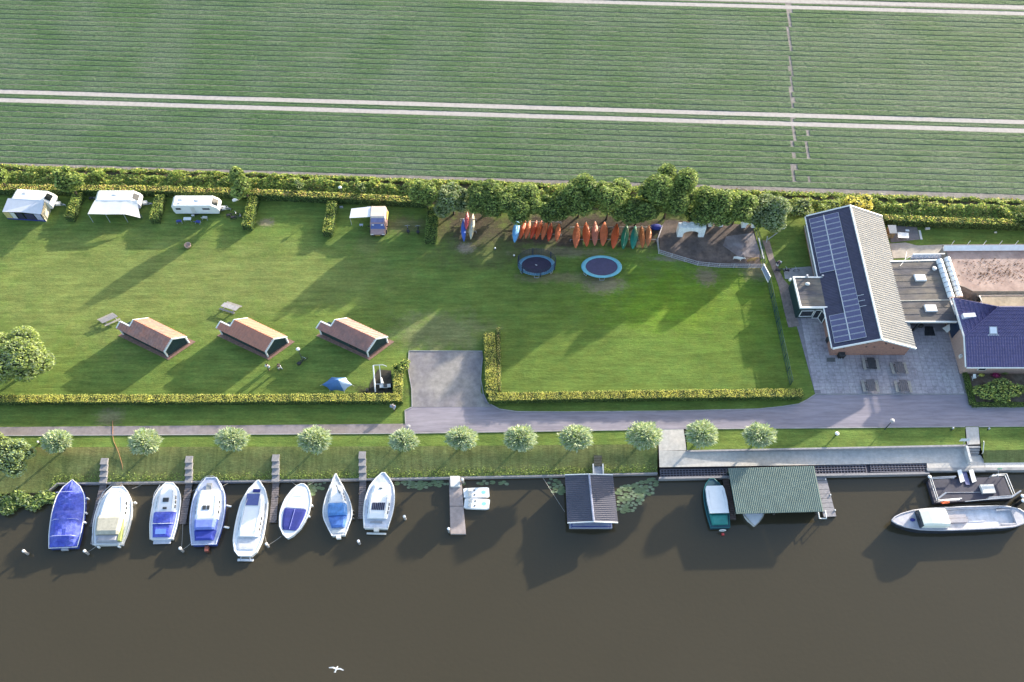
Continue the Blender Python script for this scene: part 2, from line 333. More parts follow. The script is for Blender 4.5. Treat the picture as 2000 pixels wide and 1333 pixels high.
for k in range(5):
    a, b_ = P(1889, 869+k*4, 0), P(1914, 869+k*4, 0); z = -.05-k*.16
    y = a.y-.12-k*.02; mb = MB(); mb.box(a.x, b_.x, y-.24, y, TZ-.1, z); mb.build('step', conc, st)
mb = MB(); p = P(1886,871,.1); mb.box(p.x, p.x+.28, p.y-2.0, p.y, TZ-.1, .12); mb.build('side_wall', M('wall_cap', (.5,.5,.5), .8), st)
# quay front on the right: two sunk steel gratings and concrete coping
mb = MB(); a, b_ = P(1287,935,TZ-.15), P(1815,925,TZ-.15); c1 = P(1925,921,TZ)
mb.hexa([(a.x,a.y-.1,WZ-.6),(b_.x,b_.y-.1,WZ-.6),(b_.x,b_.y+.15,WZ-.6),(a.x,a.y+.15,WZ-.6)], [(a.x,a.y-.1,TZ-.05),(b_.x,b_.y-.1,TZ-.05),(b_.x,b_.y+.15,TZ-.05),(a.x,a.y+.15,TZ-.05)])
mb.build('quay_coping', greyw, loc=tuple(a), label='grey timber beam along the waterside in front of the dark gratings', cat='quay beam')
mb = MB(); a2, b2 = P(1810,916,TZ), P(2400,912,TZ)
mb.hexa([(a2.x,a2.y-.25,WZ-.6),(b2.x,b2.y-.25,WZ-.6),(b2.x,b2.y+.1,WZ-.6),(a2.x,a2.y+.1,WZ-.6)], [(a2.x,a2.y-.25,TZ+.04),(b2.x,b2.y-.25,TZ+.04),(b2.x,b2.y+.1,TZ+.04),(a2.x,a2.y+.1,TZ+.04)])
mb.build('quay_wall', conc, loc=tuple(a2), label='concrete quay edge the flat ferry lies against', cat='quay wall')
sheet('grating_bed', [P(1288,936,TZ-.25), P(1812,926,TZ-.25), P(1812,905,TZ-.25), P(1288,914,TZ-.25)], M('dark_bed', (.05,.045,.06), .8, .2, 3))
def grating(x0, x1, y0a, y0b, y1a, y1b, label):
    g = thing('steel_grating', label, 'grating', P((x0+x1)/2, (y0a+y1b)/2, TZ-.1), 'dark gratings along the terrace')
    mb = MB(); z = TZ-.12; n = int((x1-x0)/6)
    for k in range(n+1):
        x = x0+(x1-x0)*k/n; a = P(x, y0a+(y0b-y0a)*k/n, z); b_ = P(x, y1a+(y1b-y1a)*k/n, z); mb.box(a.x-.05, a.x+.05, b_.y, a.y, z-.06, z+.02)
    mb.build('bars', M('grating_steel', (.125,.12,.15), .6, .15, 4), g, kind='stuff')
    mb = MB()
    for t in (0, .33, .66, 1):
        mb.tube([P(x0, y0a+(y1a-y0a)*t, z+.03), P(x1, y0b+(y1b-y0b)*t, z+.03)], .05, 4)
    mb.build('rails', MATS['grating_steel'], g)
grating(1290,1424,918,916,932,930,'dark steel grating at the left end of the terrace beside the lily pads')
grating(1592,1690,911,909,926,924,'dark steel grating right of the green boathouse roof')
grating(1700,1808,909,907,922,921,'dark steel grating nearest the flat ferry')
# ------------------------------------------------------------------ the crop field
fa, fb = P(0,180), P(2000,240); fd = (fb-fa).normalized(); fn = Vector((-fd.y, fd.x, 0))
fo = P(1000, 354.5)                                            # lower edge of the crop
def fpos(u, w, z=0): p = fo+fd*u+fn*w; p.z = z; return p
soil_f = M('field_soil', (.25,.225,.21), .95, .16, 2, col2=(.19,.175,.16), mixscale=.4, bump=.03, bscale=6)
sheet('field_soil', [fpos(-260,-.9,.02), fpos(260,-.9,.02), fpos(260,400,.02), fpos(-260,400,.02)], soil_f)
def wof(px_, py_): return (P(px_, py_)-fo).dot(fn)
tracks = [(wof(1000,226), .42), (wof(1000,209.5), .40), (wof(1700,19), .42), (wof(1700,7), .42)]
crop1 = M('crop_leaves', (.074,.136,.054), .85, .30, 5.0, col2=(.102,.156,.084), mixscale=.10, bump=.05, bscale=7, spec=.3, trans=.15)
for t_, r_ in tracks:
    sheet('field_track', [fpos(-260,t_-r_*.95,.024), fpos(260,t_-r_*.95,.024), fpos(260,t_+r_*.95,.024), fpos(-260,t_+r_*.95,.024)], M('field_track', (.40,.37,.35), .95, .1, 2))
crossx = lambda w: (P(1547,372)+ (P(1538,0)-P(1547,372))*((w)/max(wof(1538,0),1)))
cl0, cl1 = P(1549,372), P(1537,0); cr_u = lambda w: ((cl0+(cl1-cl0)*min(max(w/wof(1540,0),-.1),1.3))-fo).dot(fd)
V_, F_ = [], []; seg = .42; us = np.arange(-98, 98, seg); prof = [(-.47,0),(-.42,.045),(-.14,.065),(.14,.065),(.42,.05),(.47,0)]
w = .45; nrow = 0
while w < 62:
    wc = w+.5
    cut = [t for t in tracks if abs(t[0]-wc) < t[1]+.48]
    lo, hi = wc-.53, wc+.53
    for t, r in cut:
        if t > wc: hi = min(hi, t-r)
        else: lo = max(lo, t+r)
    if hi-lo > .15:
        base = len(V_); n = len(us); mid = (lo+hi)/2; sc_ = (hi-lo)
        cu = cr_u(wc); prev = None
        Z = RNG.normal(0, .016, (n, 6)); W = RNG.normal(0, .008, (n, 6)); sparse = RNG.random(n)
        for i, u in enumerate(us):
            ph = mnoise.noise((u*.12, wc*.9, 0))*.06
            for j, (dw, dz) in enumerate(prof):
                p = fo+fd*(u+.1*math.sin(i*7.3))+fn*(mid+dw*sc_*.97+W[i, j])
                V_.append((p.x, p.y, .025+max(.0, (dz+ph*(dz > 0)+Z[i, j]*(dz > 0))*(.55+.45*sc_)*.8)))
        for i in range(n-1):
            u = us[i]; j = .22*mnoise.noise((wc*.8, 3, 0))
            if abs(u-cu-j) < .22+.12*sparse[i] and RNG.random() < .8: continue
            if w < 11 and abs(u-cu-2.0) < .2 and RNG.random() < .4: continue
            for j in range(5):
                a0 = base+i*6+j; F_.append((a0, a0+6, a0+7, a0+1))
    w += 1.07
me = bpy.data.meshes.new('crop_rows'); me.from_pydata(V_, [], F_); me.materials.append(crop1); me.update()
o = bpy.data.objects.new('crop_rows', me); C.objects.link(o)
tag(o, 'long rows of low green crop covering the field', 'crop', kind='stuff')
# ------------------------------------------------------------------ foliage
def leaves(name, mats, pos, nrm, size, asp=1.0, mi=None, parent=None, loc=None, along=None):
    n = len(pos); nrm = nrm/np.maximum(np.linalg.norm(nrm, axis=1, keepdims=True), 1e-6)
    ref = RNG.normal(size=(n, 3)) if along is None else along
    t = np.cross(nrm, ref); t /= np.maximum(np.linalg.norm(t, axis=1, keepdims=True), 1e-6); b_ = np.cross(nrm, t)
    s = size*RNG.uniform(.6, 1.35, (n, 1)); h = s*asp
    K = np.array([MX, MY, MY])/1.0
    v = np.stack([pos-t*s*.5*K, pos-b_*h*.5*K, pos+t*s*.5*K, pos+b_*h*.5*K], 1).reshape(-1, 3)
    off = np.array(root_of(parent).location) if parent else np.array(loc if loc is not None else (0, 0, 0))
    v = v-off
    me = bpy.data.meshes.new(name); me.vertices.add(n*4); me.vertices.foreach_set('co', v.ravel().astype(np.float32))
    me.loops.add(n*4); me.loops.foreach_set('vertex_index', np.arange(n*4, dtype=np.int32))
    me.polygons.add(n); me.polygons.foreach_set('loop_start', np.arange(0, n*4, 4, dtype=np.int32))
    try: me.polygons.foreach_set('loop_total', np.full(n, 4, dtype=np.int32))
    except Exception: pass
    if not isinstance(mats, (list, tuple)): mats = [mats]
    for m in mats: me.materials.append(m)
    if len(mats) > 1 and mi is not None: me.polygons.foreach_set('material_index', np.asarray(mi, dtype=np.int32))
    me.update(calc_edges=True); me.validate()
    o = bpy.data.objects.new(name, me); C.objects.link(o)
    if parent: o.parent = parent
    else: o.location = tuple(off)
    return o
lf = dict(
 dark=M('leaf_dark_green', (.10,.155,.045), .6, .3, 1.6, trans=.3), mid=M('leaf_mid_green', (.22,.30,.075), .6, .3, 1.6, trans=.35),
 light=M('leaf_light_green', (.36,.45,.13), .6, .25, 1.6, trans=.35), silver=M('leaf_silver_green', (.30,.36,.20), .6, .22, 1.6, trans=.3),
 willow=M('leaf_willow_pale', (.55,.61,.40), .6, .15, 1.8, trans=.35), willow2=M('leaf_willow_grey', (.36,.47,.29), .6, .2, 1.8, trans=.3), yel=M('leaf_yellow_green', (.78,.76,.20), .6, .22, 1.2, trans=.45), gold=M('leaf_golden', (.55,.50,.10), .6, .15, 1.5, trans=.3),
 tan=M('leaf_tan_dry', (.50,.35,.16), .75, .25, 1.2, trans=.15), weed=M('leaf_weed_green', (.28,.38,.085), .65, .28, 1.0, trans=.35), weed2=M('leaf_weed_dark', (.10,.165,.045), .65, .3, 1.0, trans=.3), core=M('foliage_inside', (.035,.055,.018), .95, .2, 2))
def crown_pts(blobs, dens, fill=.12):
    out_p, out_n = [], []
    for (c_, r) in blobs:
        area = 4*math.pi*((r[0]*r[1])**1.6+(r[0]*r[2])**1.6+(r[1]*r[2])**1.6)**(1/1.6)/3**(1/1.6)
        n = int(dens*area); u = RNG.normal(size=(n, 3)); u /= np.linalg.norm(u, axis=1, keepdims=True)
        rad = 1-np.abs(RNG.normal(0, .14, (n, 1)))+.05
        p = np.array(c_)+u*np.array(r)*rad; keep = np.ones(n, bool)
        for (c2, r2) in blobs:
            if c2 is c_: continue
            keep &= (((p-np.array(c2))/(np.array(r2)*.82))**2).sum(1) > 1
        out_p.append(p[keep]); out_n.append(u[keep])
    return np.concatenate(out_p), np.concatenate(out_n)
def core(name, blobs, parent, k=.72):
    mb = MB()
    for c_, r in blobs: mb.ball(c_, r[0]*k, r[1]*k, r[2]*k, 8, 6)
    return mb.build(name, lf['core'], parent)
def tree(name, label, cat, x, y, rpx, zc, zr, mats, mix, n_blob=9, group=None, dens=26, size=.34, trunk=.16, seed=0, asp=.8, ry=.85):
    """crown centred on a point seen in the photograph"""
    r = random.Random(seed*31+7); c_ = P(x, y, zc); D = (CAM_H-zc)/.85; R = rpx*D/CAM_F*.86; RY = R*ry
    root = thing(name, label, cat, (c_.x, c_.y, 0), group)
    blobs = []
    for k in range(n_blob):
        a = r.uniform(0, 6.283); e = r.uniform(-.5, 1.0); q = r.uniform(.48, .86)
        rr = r.uniform(.24, .50)
        blobs.append(((c_.x+math.cos(a)*q*R*math.cos(e), c_.y+math.sin(a)*q*RY*math.cos(e), c_.z+math.sin(e)*q*zr), (R*rr, RY*rr, zr*rr)))
    blobs.append(((c_.x, c_.y, c_.z), (R*.62, RY*.62, zr*.66)))
    p, u = crown_pts(blobs, dens)
    nr = u*.5+RNG.normal(size=u.shape)*.6
    mi = RNG.choice(len(mats), size=len(p), p=mix)
    o = leaves('crown', [lf[m] for m in mats], p, nr, size, asp, mi, root)
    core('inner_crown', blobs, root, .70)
    mb = MB(); mb.tube([(c_.x, c_.y, -.05), (c_.x+.05, c_.y, c_.z*.5), (c_.x, c_.y+.05, c_.z)], [trunk, trunk*.8, trunk*.5], 8)
    for k in range(4):
        a = k*1.6+seed; mb.tube([(c_.x, c_.y, c_.z*.55), (c_.x+math.cos(a)*R*.35, c_.y+math.sin(a)*RY*.35, c_.z*.95), (c_.x+math.cos(a)*R*.6, c_.y+math.sin(a)*RY*.6, c_.z+zr*.3)], [trunk*.55, trunk*.35, trunk*.12], 6)
    mb.build('trunk', bark, root, smooth=True)
    return root
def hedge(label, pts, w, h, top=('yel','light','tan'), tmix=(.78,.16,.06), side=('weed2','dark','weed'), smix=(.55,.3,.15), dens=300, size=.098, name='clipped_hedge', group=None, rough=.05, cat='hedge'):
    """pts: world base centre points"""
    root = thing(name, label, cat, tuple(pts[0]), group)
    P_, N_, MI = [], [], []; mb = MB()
    for a, b_ in zip(pts, pts[1:]):
        d = (b_-a); Ln = d.length; d = d.normalized(); nn = Vector((-d.y, d.x, 0))
        hw = w/2; e = .0
        q = [a-nn*(hw-.06), b_-nn*(hw-.06), b_+nn*(hw-.06), a+nn*(hw-.06)]
        mb.hexa([(p.x,p.y,a.z-.3) for p in q], [(p.x,p.y,a.z+h-.07) for p in q])
        ad, an = np.array(d), np.array(nn); a0 = np.array(a)-ad*.0
        def put(n, f, nrm, top_):
            t = RNG.random((n, 1))*Ln; s_ = RNG.random((n, 1))
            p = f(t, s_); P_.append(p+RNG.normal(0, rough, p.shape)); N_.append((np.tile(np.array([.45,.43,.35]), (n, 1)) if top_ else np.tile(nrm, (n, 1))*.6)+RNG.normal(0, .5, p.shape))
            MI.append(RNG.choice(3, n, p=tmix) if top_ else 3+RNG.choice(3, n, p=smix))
        und = lambda t: (.05*np.sin(t*1.7+a.x)+.04*np.sin(t*4.1+a.y))
        put(int(dens*Ln*w), lambda t, s_: a0+ad*t+an*(s_-.5)*w+np.array([0,0,1])*(h+und(t)), np.array([0,0,1.]), True)
        for sg in (-1, 1):
            k = int(dens*Ln*h*.8)
            put(k, lambda t, s_: a0+ad*t+an*sg*(hw+.02*np.sin(t*3))+np.array([0,0,1])*s_*h, an*sg, False)
    for a, b_ in ((pts[0], pts[1]), (pts[-1], pts[-2])):
        d = np.array((a-b_).normalized()); nn = np.array([-d[1], d[0], 0]); n = int(dens*w*h)
        p = np.array(a)+nn*(RNG.random((n, 1))-.5)*w+np.array([0,0,1])*RNG.random((n, 1))*h+d*.0
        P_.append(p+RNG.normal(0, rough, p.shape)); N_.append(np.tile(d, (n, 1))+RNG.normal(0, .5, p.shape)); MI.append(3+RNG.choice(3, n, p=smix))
    leaves('foliage', [lf[m] for m in top+side], np.concatenate(P_), np.concatenate(N_), size, .8, np.concatenate(MI), root)
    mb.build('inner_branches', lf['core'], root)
    return root
# hedges.  z read at the top of the hedge, base found below it
def hp(lst, h): return [Vector((p.x, p.y, 0)) for p in (P(a, b_, h) for a, b_ in lst)]
H1 = .95
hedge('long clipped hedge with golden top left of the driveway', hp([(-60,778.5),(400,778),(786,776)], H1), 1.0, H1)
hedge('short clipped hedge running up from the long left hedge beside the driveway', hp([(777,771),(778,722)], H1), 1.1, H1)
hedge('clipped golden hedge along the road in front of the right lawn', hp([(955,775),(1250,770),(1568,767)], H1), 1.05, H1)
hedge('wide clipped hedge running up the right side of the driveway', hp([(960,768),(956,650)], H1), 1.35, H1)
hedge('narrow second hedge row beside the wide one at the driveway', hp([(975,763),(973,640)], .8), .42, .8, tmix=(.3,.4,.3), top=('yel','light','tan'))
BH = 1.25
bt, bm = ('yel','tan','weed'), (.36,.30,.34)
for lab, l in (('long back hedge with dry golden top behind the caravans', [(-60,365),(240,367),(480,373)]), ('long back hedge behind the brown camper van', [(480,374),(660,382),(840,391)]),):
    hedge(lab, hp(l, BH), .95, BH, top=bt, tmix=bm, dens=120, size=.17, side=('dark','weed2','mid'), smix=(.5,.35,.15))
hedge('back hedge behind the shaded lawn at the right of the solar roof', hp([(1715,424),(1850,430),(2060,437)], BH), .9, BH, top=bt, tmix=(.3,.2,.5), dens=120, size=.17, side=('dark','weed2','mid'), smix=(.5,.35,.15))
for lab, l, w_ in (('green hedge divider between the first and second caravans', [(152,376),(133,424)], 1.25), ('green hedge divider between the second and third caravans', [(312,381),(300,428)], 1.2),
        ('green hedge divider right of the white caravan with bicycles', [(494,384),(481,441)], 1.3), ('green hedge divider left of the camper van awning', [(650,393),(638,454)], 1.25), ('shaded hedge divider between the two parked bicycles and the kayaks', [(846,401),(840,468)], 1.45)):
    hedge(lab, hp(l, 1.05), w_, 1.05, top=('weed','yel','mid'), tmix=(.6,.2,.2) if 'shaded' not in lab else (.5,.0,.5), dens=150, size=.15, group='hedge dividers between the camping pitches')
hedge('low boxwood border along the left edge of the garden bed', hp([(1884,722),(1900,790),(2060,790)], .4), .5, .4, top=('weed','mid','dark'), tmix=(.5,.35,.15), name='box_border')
# verge of tall weeds between field and hedge
def strip(l0, l1, x0, x1, n, zf, mats, mix, size, name, label, cat, skip=None, asp=1.5):
    xs_ = RNG.uniform(x0, x1, n); t = RNG.random(n); pos = np.zeros((n, 3)); 
    for i in range(n):
        a = P(xs_[i], interp(l0, xs_[i])); b_ = P(xs_[i], interp(l1, xs_[i])); q = a.lerp(b_, t[i]); cl = mnoise.noise((q.x*.55, q.y*.9, 1)); c2 = mnoise.noise((q.x*1.6, q.y*2.2, 5))
        hh = zf(t[i])*(.55+.9*cl+.5*c2)
        if skip and skip(t[i], cl): hh = -5
        pos[i] = (q.x, q.y, max(hh, .02) if hh > -4 else -5)
        pos[i, 2] *= RNG.uniform(.45, 1.05)
    k = pos[:, 2] > -1; pos = pos[k]; m_ = len(pos); mi = RNG.choice(len(mats), m_, p=mix)
    o = leaves(name, [lf[m] for m in mats], pos, RNG.normal(size=(m_, 3))*.7+np.array([0,0,.5]), size, asp, mi)
    return tag(o, label, cat, kind='stuff')
v0 = [(-80,322),(0,324),(500,340),(1000,358),(1500,376),(2080,395)]; v1 = [(-80,361),(0,362),(500,370),(840,390),(1000,400),(1540,425),(1700,420),(2080,434)]
sheet('verge_soil', px([(-80,323),(2080,396)], .03)+px([(2080,440),(1000,405),(-80,366)], .03), M('verge_earth', (.06,.055,.03), .95, .3, 1))
strip(v0, v1, -80, 2080, 95000, lambda t: 1.0*math.sin(math.pi*min(1, t*.9+.12)), ['weed','weed2','yel','tan','light','mid'], [.34,.18,.10,.04,.24,.10], .17, 'tall_weeds', 'lush tall weeds growing in the verge between field and hedge', 'weeds', skip=lambda t, c_: .16 < t < .36 and c_ < .12)
strip([(-80,319),(2080,392)], [(-80,328),(2080,400)], -80, 2080, 3500, lambda t: .2, ['weed','tan','mid'], [.45,.25,.3], .2, 'field_edge_weeds', 'thin weeds along the bare lower edge of the field', 'weeds')
# grass fringe on the quay edge
n = 5000; xs_ = RNG.uniform(100, 1284, n); pos = np.zeros((n, 3))
for i in range(n):
    q = P(xs_[i], interp(quay, xs_[i]), QZ); pos[i] = (q.x, q.y+.1+abs(RNG.normal(0, .45)), QZ+RNG.uniform(.0, .10)+.0)
    pos[i, 2] += (pos[i, 1]-q.y)*.2
o = leaves('quay_grass', [lf['light'], lf['weed'], lf['mid']], pos, RNG.normal(size=(n, 3)), .10, 1.6, RNG.choice(3, n, p=[.22,.4,.38])); tag(o, 'yellowish long grass growing along the timber quay edging', 'grass', kind='stuff')
# pollard willows by the water
wl = [(110,862,29,'leftmost pollard willow, beside the big bush at the left edge'), (283,863,31,'pollard willow between the orange hose and the second jetty'), (453,858,32,'pollard willow above the long white cruiser'), (614,859,32,'pollard willow above the small boat with a navy cover'),
      (788,860,28,'pollard willow with a lamp post behind it at the end of the footpath'), (901,856,31,'pollard willow above the concrete pontoon'), (1016,856,32,'pollard willow opposite the corner of the right hedge'), (1125,855,33,'pollard willow just left of the houseboat gangway'),
      (1258,850,36,'largest pollard willow, beside the top of the pale ramp'), (1371,847,31,'pollard willow above the teal cabin boat'), (1484,850,33,'rightmost pollard willow, above the green boathouse roof')]
for k, (x, y, r_, lab) in enumerate(wl):
    zc = 2.3; c_ = P(x, y, zc); R = r_*107/CAM_F*.99*(1+.05*math.sin(k*3.1)); RY, RZ = R*.82*(1+.08*math.sin(k*2.3)), R*.54*(1+.1*math.sin(k*1.7))
    gz = -.15 if y > 845 and x < 1284 else 0
    root = thing('pollard_willow', lab, 'willow tree', (c_.x, c_.y, gz), 'pollard willows along the canal')
    n = 3400; u = RNG.normal(size=(n, 3)); u /= np.linalg.norm(u, axis=1, keepdims=True)
    lump = np.array([1+.24*mnoise.noise(Vector(q)*2.3+Vector((k*9, 0, 0))) for q in u])[:, None]
    rad = (RNG.random((n, 1))**.45)*lump*.94; p = np.array(c_)+u*np.array([R, RY, RZ])*rad
    al = u+RNG.normal(0, .28, u.shape)
    leaves('crown', [lf['willow'], lf['willow2'], lf['light']], p, np.cross(al, RNG.normal(size=u.shape)), .13, 3.6, RNG.choice(3, n, p=[.52,.32,.16]), root, along=None if False else al)
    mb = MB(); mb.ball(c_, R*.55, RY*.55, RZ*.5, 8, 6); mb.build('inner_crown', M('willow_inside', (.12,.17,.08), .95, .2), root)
    mb = MB(); mb.tube([(c_.x, c_.y, gz-.2), (c_.x+.03, c_.y, 1.0), (c_.x, c_.y, 1.75)], [.20,.17,.28], 9); mb.build('trunk', bark, root, smooth=True)
# trees
G_ = 'trees in the row behind the kayaks'
tree('round_tree', 'rounded green tree at the top of the divider right of the first caravan', 'tree', 133, 355, 34, 3.7, 2.5, ['mid','light','dark'], [.4,.35,.25], seed=1)
tree('round_tree', 'rounded green tree above the divider right of the white caravan', 'tree', 474, 361, 32, 3.7, 2.5, ['mid','light','dark'], [.35,.35,.3], seed=2)
tree('round_tree', 'rounded green tree cut by the left edge near the back hedge', 'tree', -4, 345, 22, 3.2, 1.9, ['light','weed','mid'], [.4,.35,.25], seed=3, size=.28)
tree('sapling', 'thin young tree in the verge left of the white globe lamp', 'tree', 583, 362, 11, 1.9, 1.2, ['silver','mid'], [.6,.4], n_blob=5, seed=4, size=.2, trunk=.06)
tree('sapling', 'thin young tree in the verge above the camper van awning', 'tree', 706, 366, 11, 1.9, 1.2, ['silver','mid'], [.5,.5], n_blob=5, seed=5, size=.2, trunk=.06)
row = [(832,380,28,3.5,2.5,'mid','small tree at the left end of the row, above the shaded hedge divider'), (884,390,38,3.0,2.5,'silver','silvery shrub-like tree above the stacked blue and red kayaks'), (944,388,42,3.6,2.8,'dark','dark leafy tree left of the light blue kayak'),
       (1014,390,48,3.9,3.1,'mid','broad tree above the small orange kayaks'), (1080,402,34,3.0,2.4,'dark','small dark tree between the two kayak racks'), (1133,386,44,4.0,3.2,'mid','bushy tree above the left end of the large kayak rack'),
       (1190,391,44,4.0,3.2,'light','lighter bushy tree above the middle of the large kayak rack'), (1246,413,40,3.0,2.4,'dark','dark drooping tree above the green kayaks'), (1308,380,56,4.9,4.2,'mid','tallest tree of the row, standing out into the field'),
       (1385,404,46,3.7,3.0,'mid','spreading tree above the white play castle'), (1440,410,36,3.0,2.4,'light','small light green tree between the castle and the hutch'), (1500,412,44,2.9,2.5,'silver','silvery tree at the right end of the row by the gate')]
for k, (x, y, r_, zc, zr, kind, lab) in enumerate(row):
    mm = {'mid':(['mid','light','dark'],[.45,.25,.3]), 'dark':(['dark','mid','light'],[.5,.35,.15]), 'light':(['light','mid','dark'],[.45,.35,.2]), 'silver':(['silver','mid','dark'],[.6,.22,.18])}[kind]
    tree('row_tree', lab, 'tree', x, y+1, r_*1.16, zc-.0, zr*1.08, mm[0], mm[1], n_blob=16, group=G_, seed=20+k, dens=40, size=.26, trunk=.17)
for k, (x, y, r_, lab) in enumerate(((978,408,22,'low dark shrub under the row between the cream and light blue kayaks'), (1108,412,22,'low dark shrub under the row between the two kayak racks'), (1218,420,24,'low dark shrub under the row above the green canoes'), (1352,424,22,'low dark shrub at the back of the pen left of the castle roof'), (1418,424,22,'low dark shrub between the two hutches'), (1478,430,22,'low dark shrub at the right end of the pen'))):
    tree('understory_shrub', lab, 'shrub', x, y, r_, 1.5, 1.3, ['dark','mid'], [.65,.35], n_blob=8, group='low shrubs under the tree row', seed=70+k, dens=26, size=.26, trunk=.08)
tree('shrub', 'silvery green shrub behind the left corner of the solar roof', 'shrub', 1565, 410, 30, 1.4, 1.1, ['silver','light','mid'], [.45,.3,.25], seed=41, size=.26, trunk=.08)
tree('shrub', 'light green shrub behind the ridge end of the solar roof', 'shrub', 1618, 408, 26, 1.2, .9, ['light','weed','mid'], [.4,.35,.25], seed=42, size=.26, trunk=.08)
tree('golden_shrub', 'golden yellow shrub behind the solar roof', 'shrub', 1676, 400, 34, 1.7, 1.2, ['gold','yel'], [.6,.4], seed=43, size=.26, trunk=.08)
tree('shrub', 'dark shrub at the right edge by the shaded back lawn', 'shrub', 2002, 432, 24, 1.4, 1.2, ['dark','mid'], [.5,.5], seed=44, size=.24, trunk=.08)
tree('large_tree', 'big light green tree at the left edge beside the huts', 'tree', 18, 698, 74, 4.2, 2.9, ['light','silver','mid'], [.55,.35,.1], n_blob=22, seed=51, dens=44, size=.27, trunk=.28)
tree('willow_bush', 'large pale bush at the left edge by the water', 'bush', 22, 890, 46, 2.0, 1.9, ['light','willow2','silver'], [.45,.35,.2], n_blob=12, seed=52, dens=44, size=.19, trunk=.12)
tree('willow_bush', 'small green bush at the left edge beside the footpath', 'bush', -2, 856, 18, 1.4, 1.1, ['light','silver'], [.7,.3], n_blob=6, seed=53, dens=40, size=.19, trunk=.1)
tree('round_bush', 'round clipped bush at the driveway end of the left hedge', 'bush', 786, 716, 19, .75, .7, ['weed','yel','mid'], [.5,.25,.25], n_blob=7, seed=54, size=.15, trunk=.06, dens=80)
tree('laurel_bush', 'big glossy bush in the garden below the blue tiled roof', 'bush', 1952, 764, 50, .7, .75, ['light','mid','yel'], [.5,.35,.15], n_blob=16, seed=55, ry=.5, size=.24, trunk=.08, dens=40)
tree('laurel_bush', 'glossy garden bush cut by the right edge', 'bush', 2038, 764, 42, .7, .75, ['light','mid','yel'], [.5,.35,.15], n_blob=12, seed=56, ry=.5, size=.24, trunk=.08, dens=40)
# overhanging branches on the water, left
n = 5200; a = RNG.random(n); b2 = RNG.random(n)
x_ = -30+130*a+RNG.normal(0, 4, n); y_ = 966+34*b2*(1-.55*np.clip(x_/110, 0, 1))+RNG.normal(0, 2, n)+6*np.sin(x_*.12)
pos = np.array([P(x_[i], y_[i], -.9)[:] for i in range(n)]); pos[:, 2] += RNG.normal(0, .22, n)
o = leaves('reed_clump', [lf['light'], lf['weed2'], lf['silver']], pos, RNG.normal(size=(n, 3))+np.array([0,0,.6]), .22, 2.2, RNG.choice(3, n, p=[.45,.25,.3]))
tag(o, 'pale green branches and reeds hanging over the water left of the blue-covered boat', 'reeds', kind='stuff')
# flower bed plants
for x, y, m_, lab, r_ in ((1945,733,'red','pink flowering plant in the garden bed below the blue roof',10), (1917,733,'yel','small yellow-green plant beside the white garden chair',6), (1962,728,'mid','low green strip of plants in the garden bed',8)):
    c_ = P(x, y, .2); n = 260; u = RNG.normal(size=(n, 3)); u /= np.linalg.norm(u, axis=1, keepdims=True)
    p = np.array(c_)+u*np.array([r_/15.5, r_/24, .22])*RNG.random((n, 1))**.4; p[:, 2] = np.abs(p[:, 2])
    mt = M('pink_petals', (.42,.04,.16), .6, .2) if m_ == 'red' else lf[m_]
    o = leaves('garden_plant', mt, p, u, .12, 1, None, loc=tuple(c_)); tag(o, lab, 'plant')
sheet('garden_bed', px([(1889,719),(1907,786),(2400,786),(2400,716)], .03), soil)
# lily pads
padm = [M('lily_pad', (.13,.18,.085), .45, .15, 2), M('lily_pad_pale', (.19,.24,.14), .45, .12, 2)]
pm = []
for i in range(4):
    mb = MB(); n = 9; r_ = (.26,.22,.3,.19)[i]
    mb.add([(0,0,.0)]+[(math.cos(.25+q*5.8/n)*r_*1.2, math.sin(.25+q*5.8/n)*r_*.8, .01) for q in range(n+1)], [(0,q,q+1) for q in range(1, n+1)])
    me = bpy.data.meshes.new('lily_pad'); me.from_pydata(mb.v, [], mb.f); me.materials.append(padm[i % 2]); pm.append(me)
def lilies(label, spots, n, seed):
    r = random.Random(seed); c0 = P(*spots[0][:2], WZ)
    root = thing('water_lilies', label, 'water lilies', tuple(c0), 'water lilies along the quay'); placed = []
    tries = 0
    while len(placed) < n and tries < n*30:
        tries += 1; s_ = r.choices(spots, weights=[q[2]*q[3] for q in spots])[0]
        a = r.uniform(0, 6.28); q = r.random()**.5; p = P(s_[0]+math.cos(a)*q*s_[2], s_[1]+math.sin(a)*q*s_[3], WZ+.02+.006*len(placed)/n)
        if any((p-o_).length < .36 for o_ in placed): continue
        placed.append(p); o = bpy.data.objects.new('lily_pad', r.choice(pm)); C.objects.link(o); o.parent = root
        o.location = p-c0; o.rotation_euler = (r.uniform(-.05,.05), r.uniform(-.05,.05), r.uniform(0, 6.28) if False else 0)
        o.scale = (1, 1, 1) if r.random() < .6 else (-1, 1, 1)
lilies('dense patch of lily pads right of the houseboat', [(1232,968,27,22),(1258,955,22,14),(1225,988,22,13),(1272,943,13,9)], 120, 1)
lilies('small patch of lily pads left of the houseboat', [(1082,945,14,10),(1090,958,12,7)], 26, 2)
lilies('lily pads between the navy covered boat and the pointed boat', [(612,952,20,7),(600,962,14,5),(625,945,12,3)], 34, 3)
lilies('scattered lily pads right of the open-stern white boat', [(800,944,26,4),(850,946,26,5),(815,950,20,5)], 26, 4)
lilies('few lily pads near the pedal boats', [(945,943,18,3),(985,944,12,2),(900,944,8,2)], 10, 5)
